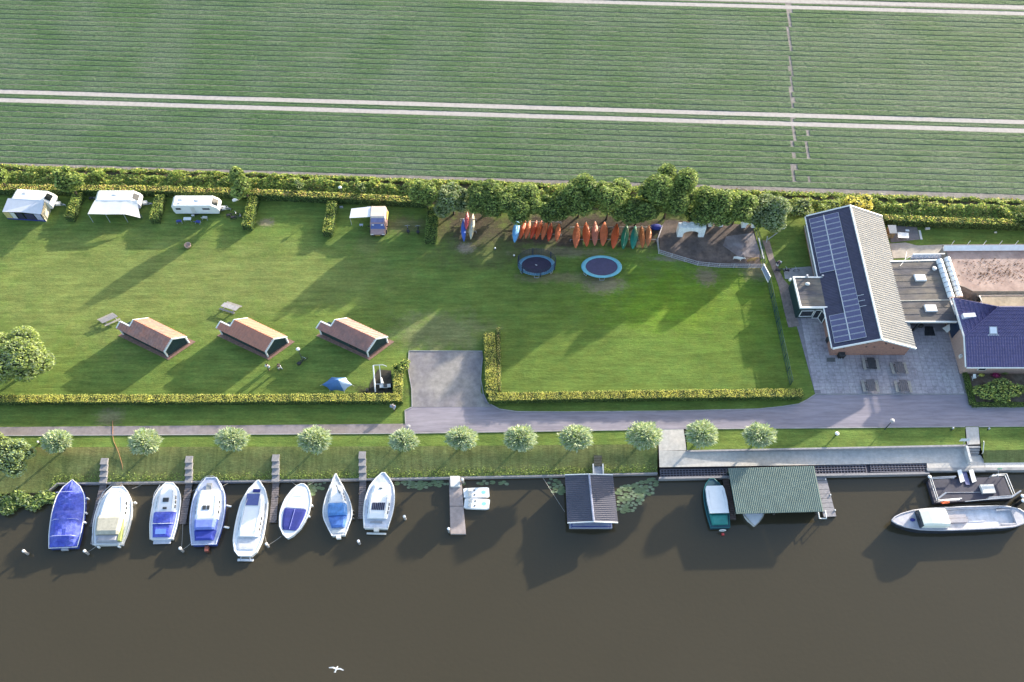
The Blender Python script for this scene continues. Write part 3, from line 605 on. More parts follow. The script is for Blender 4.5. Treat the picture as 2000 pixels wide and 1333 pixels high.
# ------------------------------------------------------------------ buildings
def bil(q, u, v): return (q[0]*(1-u)+q[1]*u)*(1-v)+(q[3]*(1-u)+q[2]*u)*v       # q: eave-start, eave-end, ridge-end, ridge-start
def ribbed(q, n, amp, along=True, th=.08, m=1):
    """corrugated sheet over the quad q; ribs run from the first edge to the opposite one"""
    mb = MB(); nrm = (q[1]-q[0]).cross(q[3]-q[0]).normalized(); vs_ = []; k = n*4
    for i in range(k+1):
        a = (0, amp, amp, 0)[i % 4]
        for v in [j/m for j in range(m+1)]: vs_.append(bil(q, i/k, v)+nrm*a)
    fs = [(i*(m+1)+j, (i+1)*(m+1)+j, (i+1)*(m+1)+j+1, i*(m+1)+j+1) for i in range(k) for j in range(m)]
    mb.add(vs_, fs); mb.slab([p-nrm*.01 for p in q], th); return mb
def tiled(q, nu, nv, amp=.06, step=.06):
    """pantiles: waves across, a small step up each course"""
    mb = MB(); nrm = (q[1]-q[0]).cross(q[3]-q[0]).normalized(); vs_ = []; fs = []; w = nu*4+1; r = 0
    for j in range(nv):
        for v, hh in ((j/nv, step), ((j+1)/nv-.0005, 0)):
            for i in range(w): vs_.append(bil(q, i/(w-1), v)+nrm*(hh+amp*(.5+.5*math.cos(i*math.pi/2))+random.uniform(-.004,.004)))
    for r in range(nv*2-1):
        for i in range(w-1): fs.append((r*w+i, r*w+i+1, (r+1)*w+i+1, (r+1)*w+i))
    mb.add(vs_, fs); mb.slab([p-nrm*.01 for p in q], .08); return mb
def beam(a, b, w, h): 
    d = (b-a).normalized(); n_ = Vector((-d.y, d.x, 0)); n_ = Vector((1,0,0)) if n_.length < .1 else n_.normalized(); up = d.cross(n_)*-1 if False else Vector((0,0,1))
    mb = MB(); q = [a-n_*w/2, b-n_*w/2, b+n_*w/2, a+n_*w/2]; mb.hexa([p-up*h for p in q], q); return mb
def addbeam(mb, a, b, w, h):
    d = (b-a); n_ = Vector((-d.y, d.x, 0)); n_ = Vector((1,0,0)) if n_.length < .05 else n_.normalized()
    q = [a-n_*w/2, b-n_*w/2, b+n_*w/2, a+n_*w/2]; mb.hexa([p-Vector((0,0,h)) for p in q], q)
# --- the long building with solar panels
ez, rz = 2.4, 4.64; xL, xR, yF, yB, xm = 38.72, 48.78, 52.2, 72.0, 43.78
LB, LF, RB, RF, KB, KF = [Vector(p) for p in ((xL,yB,ez),(xL,yF,ez),(xm,yB,rz),(xm,yF,rz),(xR,yB,ez),(xR,yF,ez))]
B = thing('long_building', 'long brick building whose dark roof slope carries solar panels', 'building', (xm, (yF+yB)/2, 0))
mb = MB(); wx0, wx1, wy0, wy1 = xL+.38, xR-.45, yF+.32, yB-.3
mb.box(wx0, wx1, wy0, wy1, 0, ez-.05); zt = lambda x: ez-.08+(rz-ez)*(1-abs(x-xm)/5.05)
for y in (wy0, wy1-.1): mb.add([(wx0,y,ez-.06),(wx1,y,ez-.06),(wx1,y,zt(wx1)),(xm,y,rz-.08),(wx0,y,zt(wx0)),(wx0,y+.1,ez-.06),(wx1,y+.1,ez-.06),(wx1,y+.1,zt(wx1)),(xm,y+.1,rz-.08),(wx0,y+.1,zt(wx0))],
      [(0,1,2,3,4),(9,8,7,6,5),(1,0,5,6),(2,1,6,7),(3,2,7,8),(4,3,8,9),(0,4,9,5)])
mb.build('wall', brick, B)
ribbed([LB, LF, RF, RB], 90, .02).build('roof_slope', slate, B, label='dark blue corrugated roof slope under the solar panels')
ribbed([KF, KB, RB, RF], 58, .045).build('roof_slope', greyroof, B, label='pale grey corrugated roof slope facing right')
for a, b_ in ((LF, RF), (RF, KF), (LB, RB), (RB, KB)):
    mb = MB(); d = Vector((0, -.14 if a.y < 60 else .14, 0)); q = [a, b_, b_+d, a+d]; u = Vector((0,0,.12))
    mb.hexa([p-Vector((0,0,.16)) for p in q], [p+u for p in q]); mb.build('verge_board', fascia, B)
mb = MB(); mb.tube([RF+Vector((0,-.1,.1)), RB+Vector((0,.1,.1))], .14, 6); mb.build('ridge_cap', fascia, B)
for sx, a, b_ in ((-1, LB, LF),):
    mb = MB(); mb.tube([a+Vector((sx*.10,0,-.05)), b_+Vector((sx*.10,0,-.05))], .09, 6); mb.build('gutter', fascia, B)
mb = MB(); mb.tube([Vector((wx0-.30,yB-.6,1.2)), Vector((wx0-.30,62.6,1.2))], .07, 6); mb.box(wx0-.16, wx0-.02, 62.6, yB-.6, .9, 2.0); mb.build('side_panelling', M('pale_side_panels', (.42,.41,.40), .7, .1), B)
# front wall details
for x_, z_ in ((40.3,1.75),(42.9,2.1),(43.9,2.05),(42.8,2.9),(45.0,2.9),(46.3,1.8)):
    mb = MB(); mb.box(x_-.10, x_+.10, wy0-.05, wy0-.01, z_, z_+.14); mb.build('air_vent', dark, B)
# solar panels: 24 rows up the roof, two columns (rows 12-19 only the upper column)
pb = thing('solar_array', 'array of solar panels in two columns on the dark roof slope', 'solar panels', tuple((LB+RF)/2))
slope = (RB-LB); sl = slope.length; sd = slope/sl; nrm = Vector((-(rz-ez), 0, xm-xL)).normalized()
y_hi, y_lo = yB-.55, yF+.52; ph = (y_hi-y_lo)/24
def panel(u0, u1, y0, y1):
    mb = MB(); o = LB.copy(); o.y = 0
    c4 = [o+sd*u+Vector((0,y,0))+nrm*.13 for u, y in ((u0,y0),(u1,y0),(u1,y1),(u0,y1))]
    mb.m = 1; mb.hexa([p-nrm*.05 for p in c4], c4); mb.m = 0
    k = .035; c5 = [o+sd*u+Vector((0,y,0))+nrm*.134 for u, y in ((u0+k,y0+k),(u1-k,y0+k),(u1-k,y1-k),(u0+k,y1-k))]
    # cells
    for a in range(10):
        for b_ in range(3):
            g = .008; cu0 = u0+k+(u1-u0-2*k)*a/10+g; cu1 = u0+k+(u1-u0-2*k)*(a+1)/10-g; cy0 = y0+k+(y1-y0-2*k)*b_/3+g; cy1 = y0+k+(y1-y0-2*k)*(b_+1)/3-g
            mb.poly([o+sd*u+Vector((0,y,0))+nrm*.137 for u, y in ((cu0,cy0),(cu1,cy0),(cu1,cy1),(cu0,cy1))])
    mb.m = 2; mb.poly([p+Vector((0,0,0)) for p in c5])
    return mb
backing = M('solar_backing', (.12,.12,.24), .4, .05)
u0a, u1a, u0b, u1b = .32, 2.12, 2.19, 3.99
first = {}
for i in range(24):
    y1 = y_hi-i*ph-.03; y0 = y_hi-(i+1)*ph+.03
    for col, (ua, ub) in enumerate(((u0a,u1a),(u0b,u1b))):
        if col == 0 and 11 <= i <= 18: continue
        if col not in first: o = panel(ua, ub, y0, y1).build('solar_panel', [solar, alu, backing], pb); first[col] = (o, i)
        else: s0, i0 = first[col]; share('solar_panel', s0, pb, (0, -(i-i0)*ph, 0))
mb = MB(); o0 = LB.copy(); o0.y = 0
for i in (16,17,18): mb.tube([o0+sd*4.0+Vector((0,y_hi-i*ph-.4,0))+nrm*.12, o0+sd*4.75+Vector((0,y_hi-i*ph-.4,0))+nrm*.12], .03, 4)
mb.tube([o0+sd*2.155+Vector((0,y_lo,0))+nrm*.15, o0+sd*2.155+Vector((0,y_hi,0))+nrm*.15], .05, 4)
mb.build('mounting_rail', alu, pb)
# front right small hip of the pale slope
# --- flat roofed extension on the left of it
def flat_box(name, label, pts, z, wallmat, roofmat, th=.28, cat='building', curb=.16, inset=.12, cm=None, wall_pts=None):
    """pts: px outline of roof top"""
    q = [P(a, b_, z) for a, b_ in pts]; c_ = sum(q, Vector())/len(q); root = thing(name, label, cat, (c_.x, c_.y, 0))
    def off(p, k): d = (c_-p); d.z = 0; return p+d.normalized()*k
    wq = [P(a, b_, z) for a, b_ in wall_pts] if wall_pts else q
    mb = MB(); mb.hexa([Vector((off(p, inset).x, off(p, inset).y, 0)) for p in wq], [off(p, inset)-Vector((0,0,th)) for p in wq]); mb.build('wall', wallmat, root)
    mb = MB(); mb.hexa([off(p, .05)-Vector((0,0,th)) for p in q], [off(p, .05)-Vector((0,0,.08)) for p in q]); mb.build('roof', roofmat, root)
    mb = MB(); n = len(q)
    for i in range(n):
        a, b_ = q[i], q[(i+1) % n]; ai, bi = off(a, curb*1.4), off(b_, curb*1.4)
        mb.hexa([a-Vector((0,0,.3)), b_-Vector((0,0,.3)), bi-Vector((0,0,.3)), ai-Vector((0,0,.3))], [a, b_, bi, ai])
    mb.build('fascia', cm or fascia, root)
    return root, q
ex, q = flat_box('side_extension', 'small dark green extension with a flat roof left of the solar roof', [(1548.5,540),(1642,541),(1655,600.5),(1563,601.5)], 2.55, dgreen, felt, curb=.2)
z = 2.5
mb = MB()
for k in range(1, 7):
    t = k/7; a = q[0].lerp(q[3], t); b_ = q[1].lerp(q[2], t); a, b_ = a.lerp(b_, .04), a.lerp(b_, .96); mb.tube([a-Vector((0,0,.07)), b_-Vector((0,0,.07))], .022, 4)
mb.build('felt_seam', M('seam', (.22,.2,.18), .9, .2), ex)
fw = [Vector((p.x, p.y, 0)) for p in (q[3], q[2])]
def window_frame(root, a, b_, z0, z1, off=.05, mull=1, name='window'):
    """a, b_: base points along a wall; frame standing proud of it"""
    d = (b_-a); n_ = Vector((d.y, -d.x, 0)).normalized()*off; u = Vector((0,0,1)); mb = MB(); w = .07
    a = Vector((a.x, a.y, 0)); b_ = Vector((b_.x, b_.y, 0)); dd = d.normalized()*w
    def bar(p, q_, zz0, zz1): mb.hexa([p+u*zz0, q_+u*zz0, q_+n_+u*zz0, p+n_+u*zz0], [p+u*zz1, q_+u*zz1, q_+n_+u*zz1, p+n_+u*zz1])
    bar(a, b_, z0, z0+w); bar(a, b_, z1-w, z1)
    for k in range(mull+1):
        t = k/mull; p = a.lerp(b_, t)-dd*t; bar(p, p+dd, z0, z1)
    f = mb.build(name, fascia, root); m2 = MB(); m2.hexa([a+u*z0, b_+u*z0, b_+n_*.4+u*z0, a+n_*.4+u*z0], [a+u*z1, b_+u*z1, b_+n_*.4+u*z1, a+n_*.4+u*z1]); m2.build('pane', glass, f); return f
a, b_ = fw[0].lerp(fw[1], .06)+Vector((0,.02,0)), fw[0].lerp(fw[1], .34)+Vector((0,.02,0)); window_frame(ex, a, b_, .5, 1.9, .10, 1)
a, b_ = fw[0].lerp(fw[1], .36)+Vector((0,.02,0)), fw[0].lerp(fw[1], .5)+Vector((0,.02,0)); window_frame(ex, a, b_, .05, 2.0, .08, 1, 'door')
a = fw[0].lerp(fw[1], .5); window_frame(ex, a, a+Vector((.35,-.85,0)), .1, 1.9, .06, 1, 'open_door'); window_frame(ex, a+Vector((1.25,.0,0)), a+Vector((.75,-.75,0)), .1, 1.9, .06, 1, 'open_door')
mb = MB(); g0 = q[0]+Vector((.6,-.35,.05)); mb.ball(g0+Vector((1.0,-.9,.1)), .32, .25, .16); mb.build('roof_vent', offwhite, ex, smooth=True)
mb = MB(); mb.cyl(q[0].x-.35, q[0].y-.4, 2.25, 2.6, .17, .12); mb.build('lamp', white, ex)
for t in (.28, .6):
    p = q[0].lerp(q[1], t); mb = MB(); mb.cyl(p.x, p.y-.12, 2.5, 3.05, .13, .13, 8); mb.build('chimney_pipe', galv, ex)
# --- flat roofed link on the right
lk, q = flat_box('link_building', 'flat roofed link with two white skylights between the solar roof and the blue tiled house', [(1727,510),(1829,507),(1858,586),(1873,629),(1750,629),(1743,588)], 2.75, M('porch_shade_wall', (.05,.045,.05), .8, .1), felt, curb=.13, wall_pts=[(1727,510),(1829,507),(1860,600),(1746,602)])  # walls coloured near black: the shade inside the open porch is painted on
mb = MB(); a, b_ = P(1743,588,2.74), P(1858,586,2.74); addbeam(mb, a, b_, .12, .1); mb.build('roof_joint', M('pale_seam', (.38,.37,.33), .8), lk)
mb = MB()
for t in (.18,.34,.5,.66,.82):
    a, b_ = P(1729+16*t, 512+76*t, 2.70), P(1829+28*t, 509+76*t, 2.70); mb.tube([a.lerp(b_, .03), a.lerp(b_, .95)], .018, 4)
for t in (.3,.62): 
    a, b_ = P(1744+7*t, 590+38*t, 2.70), P(1858+14*t, 588+40*t, 2.70); mb.tube([a.lerp(b_, .03), a.lerp(b_, .95)], .018, 4)
mb.build('felt_seam', MATS['seam'], lk)
def skylight(x0, x1, y0, y1, sk):
    c4 = [P(x0,y0,2.92), P(x1,y0,2.92), P(x1+sk,y1,2.92), P(x0+sk,y1,2.92)]; c_ = sum(c4, Vector())/4
    mb = MB(); mb.hexa([Vector((p.x,p.y,2.66)) for p in c4], [Vector((p.x,p.y,2.84)) for p in c4]); f = mb.build('skylight', offwhite, lk)
    mb = MB(); mb.hexa([Vector((p.x,p.y,2.845)) for p in c4], [c_+(p-c_)*.9+Vector((0,0,.02)) for p in c4]); mb.build('dome', M('white_dome', (.85,.86,.88), .3, .02), f)
skylight(1785,1807,536,548,4); skylight(1805,1828,595,608,4)
mb = MB(); p = P(1825,525,2.8); mb.lathe(p.x, p.y, [(.24,2.66),(.24,2.85),(.32,2.88),(.2,3.0),(0,3.02)], 10); mb.build('roof_vent', offwhite, lk)
p0, p1 = P(1786,640,1.0), P(1812,640,1.0)
for x_ in (50.2, 57.0): mb = MB(); y_ = P(1800,629,2.6).y+.25; mb.box(x_-.1, x_+.1, y_-.1, y_+.1, 0, 2.45); mb.build('post', dark, lk)
# glazed lean-to behind the link
cn = thing('lean_to', 'low glazed lean-to with white gutters behind the flat roofed link', 'lean-to', P(1800,500,0))
c4 = [P(1778,506,2.3), P(1838,505,2.3), P(1838,497,2.7), P(1783,498,2.7)]; ribbed([c4[3], c4[0], c4[1], c4[2]][::-1] if False else [c4[0], c4[1], c4[2], c4[3]], 12, .03).build('roof', M('pale_sheet', (.45,.45,.5), .4), cn)
mb = MB(); mb.tube([P(1733,511,2.5), P(1830,508,2.5)], .10); mb.tube([P(1783,497,2.8), P(1845,496,2.8)], .09); mb.tube([P(1786,497,2.8), P(1768,507,2.6), P(1758,520,2.75)], .03); mb.tube([P(1768,507,2.6), P(1771,492,2.2)], .035)
mb.build('pipe', fascia, cn)
mb = MB(); mb.hexa([Vector((p.x,p.y,0)) for p in c4], [p-Vector((0,0,.1)) for p in c4]); mb.build('wall', M('lean_to_wall', (.35,.34,.37), .8), cn)
# --- the building with a pink gravel roof and white glazed edge
pw, q = flat_box('gravel_roofed_building', 'low building with a wide pinkish gravel roof and white edge at the right', [(1842,478),(2160,476),(2160,569),(1900,569),(1884,561),(1874,558)], 2.35, M('grey_wall', (.3,.3,.3), .9), rubble, curb=.06, cm=M('roof_edge_grey', (.22,.21,.20), .8))
glz = M('white_glazing', (.72,.76,.78), .3, .06, 1.5)
mb = MB()
def gl(a, b_, w, h):   # sloping white glazed edge
    mb.hexa([a, b_, b_+w, a+w], [a+Vector((0,0,h)), b_+Vector((0,0,h)), b_+w+Vector((0,0,.03)), a+w+Vector((0,0,.03))])
a, b_ = P(1841,484,2.4), P(2160,482,2.4); gl(a, b_, Vector((0,-.55,0)), .5)
mb.build('glazed_edge', glz, pw)
def halftube(name, p0, p1, r, parent):
    m3 = MB(); d = (p1-p0).normalized(); n_ = Vector((d.y, -d.x, 0)); rings = []
    for i in range(9):
        t = i/8; c_ = p0.lerp(p1, t); rings.append([c_+n_*math.cos(a_*math.pi/6)*r+Vector((0,0,math.sin(a_*math.pi/6)*r)) for a_ in range(7)])
    m3.loft(rings); o = m3.build(name, glz, parent, smooth=False); m4 = MB()
    for i in range(1, 8):
        c_ = p0.lerp(p1, i/8); m4 = MB(); m4.tube([c_+n_*math.cos(a_*math.pi/6)*(r+.02)+Vector((0,0,math.sin(a_*math.pi/6)*(r+.02))) for a_ in range(7)], .025, 4); m4.build('glazing_bar', dark, o)
halftube('barrel_skylight', P(1834,509,2.75), P(1858,582,2.75), .42, pw)
halftube('barrel_skylight', P(1849,505,2.4), P(1874,581,2.4), .42, pw)
post0 = None
for k in range(9):
    p = P(1858+31*k, 479, 2.4)
    if post0 is None: mb = MB(); mb.tube([p, p+Vector((0,0,.9))], .035, 5); post0 = mb.build('edge_post', galv, pw); pp0 = p
    else: share('edge_post', post0, pw, p-pp0)
sb = soil_bits = MB(); r = random.Random(5)
for k in range(420):
    x_, y_ = r.gauss(1950, 45), r.gauss(530, 13)
    if not (1860+(y_-500)*.3 < x_ < 2100 and 505 < y_ < 556): continue
    p = P(x_, y_, 2.32); a = r.uniform(0, 3); w = r.uniform(.03, .10); sb.add([p+Vector((math.cos(a+j*1.57)*w*(1+.8*(j % 2)), math.sin(a+j*1.57)*w, .01)) for j in range(4)], [(0,1,2,3)])
o = sb.build('leaf_litter', M('moss_dark', (.12,.07,.05), .95, .3, 3), pw, kind='stuff')
# back wall and small flat roof between
sr, q = flat_box('small_flat_roof', 'small beige flat roofed part with white coping behind the blue tiled roof', [(1912,577),(2160,575),(2160,606),(1921,605)], 2.6, MATS['grey_wall'], M('beige_roof', (.30,.26,.20), .9, .2, 1), curb=.10)
mb = MB(); mb.poly([P(1906,588,1.9), P(1912,578,2.7), P(1919,592,2.7)]); mb.build('glass_gable', glass, sr)
sheet('court_paving', px([(1830,560),(2200,560),(2200,620),(1850,620)], .06), M('court_tiles', (.3,.27,.24), .9, .15))
# --- blue tiled house
hz, kz, he = 5.3, 3.9, 2.45      # ridge, half-hip edge, eave
R0, R1 = P(1950,600,hz), P(2260,598,hz); kS = P(1888,657,kz); kN = P(1861,583,kz); E0, E1 = P(1886,717,he), P(2260,713,he)
E0.x = kS.x = kN.x = (kS.x+kN.x+E0.x)/3; R1.y = R0.y; E1.y = E0.y
H = thing('tiled_house', 'house with blue glazed tile roof and brick gable at the right edge', 'house', (60, R0.y, 0))
# south slope cut by the half hip: two pieces
yk = kS.y; dk = (kS.z-E0.z)/(hz-he)
tiled([E0, E1, Vector((E1.x, kS.y, kS.z)), kS], 72, 9).build('roof_slope', tile_b, H)
tiled([kS, Vector((E1.x, kS.y, kS.z)), R1, R0], 72, 8).build('roof_slope', tile_b, H)
tiled([kN, kS, R0, R0+Vector((0,.01,0))], 22, 9).build('half_hip', tile_b, H, label='half hip of paler tiles facing left')
mb = MB(); mb.tube([R0, R1], .13); mb.tube([kS, R0], .10); mb.tube([kN, R0], .10); mb.build('ridge_tile', tile_b, H)
mb = MB(); u = Vector((-.1,0,.06)); addbeam(mb, kN+u, kS+u, .14, .2); addbeam(mb, kS+u, E0+u, .12, .18); mb.tube([E0+Vector((0,-.1,-.05)), E1+Vector((0,-.1,-.05))], .09); mb.build('verge_trim', fascia, H)
mb = MB(); wx = E0.x+.35; ys, yn = E0.y+.35, kN.y-.1
mb.box(wx, E1.x, ys, yn, 0, he-.05); mb.hexa([Vector((p.x,p.y,he-.1)) for p in (kN+Vector((.3,-.3,0)), R0, R1, R1-Vector((0,.3,0)), R0-Vector((0,.3,0)), kN+Vector((.3,-.6,0)))], [p-Vector((0,0,.15)) for p in (kN+Vector((.3,-.3,0)), R0, R1, R1-Vector((0,.3,0)), R0-Vector((0,.3,0)), kN+Vector((.3,-.6,0)))]); mb.add([(wx,ys,he-.05),(wx,yn,he-.05),(wx,kN.y,kN.z-.1),(wx,kS.y,kS.z-.1),(wx+.2,ys,he-.05),(wx+.2,yn,he-.05),(wx+.2,kN.y,kN.z-.1),(wx+.2,kS.y,kS.z-.1)],
   [(0,1,2,3),(7,6,5,4),(0,3,7,4),(3,2,6,7),(2,1,5,6)]); mb.build('wall', M('pale_brick', (.42,.29,.24), .9, .12, 7), H)
mb = MB(); mb.box(wx-.06, wx-.01, R0.y-1.6, R0.y+.9, .5, 2.9); f = mb.build('window', M('dark_shutter', (.02,.035,.07), .4, .1), H)
mb = MB(); mb.box(wx-.09, wx-.065, R0.y-1.7, R0.y+1.0, 2.9, 3.0); mb.build('lintel', fascia, f)
def roofwin(x, y, w, h, z):
    c_ = P(x, y, z); t = (c_.y-E0.y)/(R0.y-E0.y); zz = he+(hz-he)*t; sl_ = (hz-he)/(R0.y-E0.y); mb = MB()
    q = [(c_.x-w/2, c_.y-h/2), (c_.x+w/2, c_.y-h/2), (c_.x+w/2, c_.y+h/2), (c_.x-w/2, c_.y+h/2)]
    zf = lambda y_: he+(hz-he)*(y_-E0.y)/(R0.y-E0.y)
    mb.hexa([(a,b_,zf(b_)) for a, b_ in q], [(a,b_,zf(b_)+.14) for a, b_ in q]); f = mb.build('roof_window', M('roof_window_frame', (.35,.37,.42), .5), H)
    mb = MB(); mb.hexa([(c_.x+(a-c_.x)*.8, c_.y+(b_-c_.y)*.8, zf(c_.y+(b_-c_.y)*.8)+.141) for a, b_ in q], [(c_.x+(a-c_.x)*.8, c_.y+(b_-c_.y)*.8, zf(c_.y+(b_-c_.y)*.8)+.16) for a, b_ in q]); mb.build('pane', M('bright_pane', (.7,.75,.82), .1, .03), f)
    mb = MB(); a0 = (c_.x-w*.72, c_.x+w*.72); y0 = c_.y-h/2-.14; mb.add([(a0[0],y0,zf(y0)+.09),(a0[1],y0,zf(y0)+.09),(a0[1],y0+.12,zf(y0)+.14),(a0[0],y0+.12,zf(y0)+.14)], [(0,1,2,3)]); mb.build('flashing', galv, f)
roofwin(1938,648,.95,.85,4.0); roofwin(2012,648,.95,.85,4.0)
mb = MB(); p = P(1892,617,4.35); s1 = Matrix.Rotation(.06, 4, 'Z'); mb.T = Matrix.Translation(p) @ s1; mb.box(-.75,.75,-.3,.25,-.35,.22); mb.build('roof_window', M('pale_zinc', (.55,.57,.66), .4), H, label='pale zinc skylight box on the half hip')
for x0 in (50.6, 56.4): pass
mb = MB(); a = P(1915,715,2.0); mb.box(a.x, a.x+1.0, ys-.06, ys-.01, 1.0, 2.1); f = mb.build('window', fascia, H); mb = MB(); mb.box(a.x+.08, a.x+.92, ys-.08, ys-.061, 1.08, 2.02); mb.build('pane', glass, f)
mb = MB(); p = P(1880,697,1.4); mb.T = Matrix.Translation((wx-.15, p.y, 1.5)); mb.box(-.12,.12,-.18,.18,-.25,.25); mb.build('wall_lamp', offwhite, H)
# --- three camping huts (same ridge direction, different roofs)
hx = P(328,697,0)
def hut(dx_px, label, tmat):
    o = P(328+dx_px, 697.3, 0)-P(328, 697.3, 0)
    f = lambda x_, y_, z_: P(x_, y_, z_)+o
    ez_, rz_ = 1.5, 2.75; G = [('pa', (328,697,0)), ('pb', (369,669,0))]
    A, Bq = f(328,697.3,0), f(369,669.5,0)                  # gable base, near corners
    ax = (f(228,640,1.5)-f(320,686,1.5)); ax.z = 0; Ln = ax.length; ax.normalize()
    gw = (Bq-A); W = gw.length; gd = gw.normalized()
    root = thing('camping_hut', label, 'hut', (A.x, A.y, 0), 'camping huts with tiled roofs')
    wall = lambda t, s_, z_: A+ax*t+gd*s_*W+Vector((0,0,z_))
    L1, L2_ = Ln*.77, Ln-.35
    # paving under the hut
    mb = MB(); q = [wall(-.5,-.12,0), wall(-.5,1.17,0), wall(L2_+.1,1.08,0), wall(L2_+.3,-.16,0)]
    pv = [Vector((p.x,p.y,.05)) for p in q]; mb.slab(pv, .08); mb.build('paving', M('red_paver', (.25,.15,.12), .9, .2, 5), root)
    mb = MB(); mb.hexa([wall(.04,.02,0), wall(L1,.02,0), wall(L1,.98,0), wall(.04,.98,0)][::-1], [wall(.04,.02,ez_), wall(L1,.02,ez_), wall(L1,.98,ez_), wall(.04,.98,ez_)][::-1])
    for t in (.04, L1): mb.add([wall(t,.03,ez_-.01), wall(t,.97,ez_-.01), wall(t,.5,rz_-.05), wall(t+.08,.03,ez_-.01), wall(t+.08,.97,ez_-.01), wall(t+.08,.5,rz_-.05)], [(0,1,2),(5,4,3),(0,2,5,3),(1,4,5,2)])
    mb.hexa([wall(L1,.03,0), wall(L2_,.03,0), wall(L2_,.5,0), wall(L1,.5,0)][::-1], [wall(L1,.03,ez_), wall(L2_,.03,ez_), wall(L2_,.5,ez_), wall(L1,.5,ez_)][::-1])
    mb.build('wall', dgreen, root)
    mb = MB()
    for k in range(1, 9):        # boards on the near gable
        zz = k*.26; s0 = 0.03 if zz < ez_ else .03+.47*(zz-ez_)/(rz_-ez_); p0, p1 = wall(.02, s0+.01, zz), wall(.02, 1-s0-.01, zz); mb.tube([p0, p1], .018, 4)
    mb.build('board_joint', M('board_edge', (.05,.075,.08), .6), root)
    eo = -.035; R = lambda t, s_: wall(t, s_, ez_+(rz_-ez_)*(1-abs(s_-.5)/.5))
    roof1 = [R(L2_+.25, eo), R(-.09, eo), R(-.09, .5), R(L2_+.25, .5)]
    # left (west) slope: full length low part, upper part shorter
    mid = .24
    tiled([R(L2_+.25, eo), R(-.08, eo), R(-.08, mid), R(L2_+.25, mid)], 20, 4, .045, .05).build('roof_slope', tmat, root)
    tiled([R(L1+.1, mid), R(-.08, mid), R(-.08, .5), R(L1+.1, .5)], 15, 4, .045, .05).build('roof_slope', tmat, root)
    tiled([R(-.08, 1-eo), R(L1+.1, 1-eo), R(L1+.1, .5), R(-.08, .5)], 15, 8, .045, .05).build('roof_slope', tmat, root, label='sunlit far roof slope')
    low = rz_-.42
    mb = MB(); mb.tube([R(-.09,.5)+Vector((0,0,.05)), R(L1+.12,.5)+Vector((0,0,.05))], .06); mb.build('ridge_tile', tmat, root)
    mb = MB(); w = .14; u = Vector((0,0,.07))
    def vb(a, b_): 
        d = ax*.1; mb = MB(); mb.hexa([a-u*1.8-d, b_-u*1.8-d, b_-u*1.8+d, a-u*1.8+d], [a+u-d, b_+u-d, b_+u+d, a+u+d]); mb.build('barge_board', fascia, root)
    vb(R(-.10, eo), R(-.10, .5)); vb(R(-.10, .5), R(-.10, 1-eo)); vb(R(L1+.15, mid), R(L1+.15, .5)); vb(R(L1+.15, .5), R(L1+.15, 1-eo)); vb(R(L2_+.3, eo), R(L2_+.3, mid))
    a, b_ = R(L1+.1, mid+.01), R(L2_+.34, mid+.01); g2 = gd*.09; mb = MB(); mb.hexa([a-g2-u, b_-g2-u, b_+g2-u, a+g2-u], [a-g2+u, b_-g2+u, b_+g2+u, a+g2+u])
    mb.build('barge_board', fascia, root)
    for t, s_, zt_ in ((-.0,.005,ez_),(-.0,.995,ez_),(L2_,.01,ez_-.1)):
        p = wall(t, s_, 0); mb = MB(); mb.hexa([p+Vector((a*.08,b_*.08,0)) for a, b_ in ((-1,-1),(1,-1),(1,1),(-1,1))], [p+Vector((a*.08,b_*.08,zt_)) for a, b_ in ((-1,-1),(1,-1),(1,1),(-1,1))]); mb.build('corner_post', white, root)
    mb = MB(); mb.hexa([wall(1.6,.02,.6), wall(2.6,.02,.6), wall(2.6,-.01,.6), wall(1.6,-.01,.6)], [wall(1.6,.02,1.2), wall(2.6,.02,1.2), wall(2.6,-.01,1.2), wall(1.6,-.01,1.2)]); mb.build('window', glass, root)
hut(0, 'leftmost camping hut, with mottled orange and brown roof tiles', tile_r)
hut(195.7, 'middle camping hut, the one with an evenly orange tiled roof', M('even_orange_tile', (.42,.138,.070), .55, .1, 2, spec=.5, coat=.55, coatr=.5, coatior=1.9))
hut(391.8, 'camping hut nearest the driveway, with darker stained tile rows', M('stained_tile', (.34,.125,.085), .55, .2, 1.2, col2=(.24,.10,.075), spec=.5, coat=.55, coatr=.5, coatior=1.9))
# ------------------------------------------------------------------ boathouse, houseboat, jetties
bh = thing('boathouse', 'open boathouse under a large green corrugated roof', 'boathouse', P(1515,958,WZ))
c4 = [P(1438,1004,.75), P(1608.5,999.5,.75), P(1590,910.7,1.0), P(1422,915,1.0)]
ribbed(c4, 46, .045).build('roof', greenroof, bh)
for x_, y_ in ((1441,1000),(1520,998),(1604,996),(1426,920),(1588,916)):
    p = P(x_, y_, .7); mb = MB(); mb.box(p.x-.09, p.x+.09, p.y-.09+.25, p.y+.09+.25, WZ-.6, .66); mb.build('post', darkw, bh)
mb = MB(); mb.tube([c4[0]+Vector((0,.2,-.15)), c4[1]+Vector((0,.2,-.15))], .08, 4); mb.tube([c4[3]+Vector((0,-.2,-.15)), c4[2]+Vector((0,-.2,-.15))], .08, 4); mb.build('roof_beam', darkw, bh)
mb = MB(); a, b_ = P(1603,990,.7), P(1587,916,.9); mb.hexa([Vector((a.x,a.y,WZ+.1)), Vector((a.x+.06,a.y,WZ+.1)), Vector((b_.x+.06,b_.y,WZ+.1)), Vector((b_.x,b_.y,WZ+.1))], [Vector((a.x,a.y,.62)), Vector((a.x+.06,a.y,.62)), Vector((b_.x+.06,b_.y,.82)), Vector((b_.x,b_.y,.82))]); mb.build('side_wall', dgreen, bh)  # added, unseen side: blocks the low sun so the water underneath stays dark
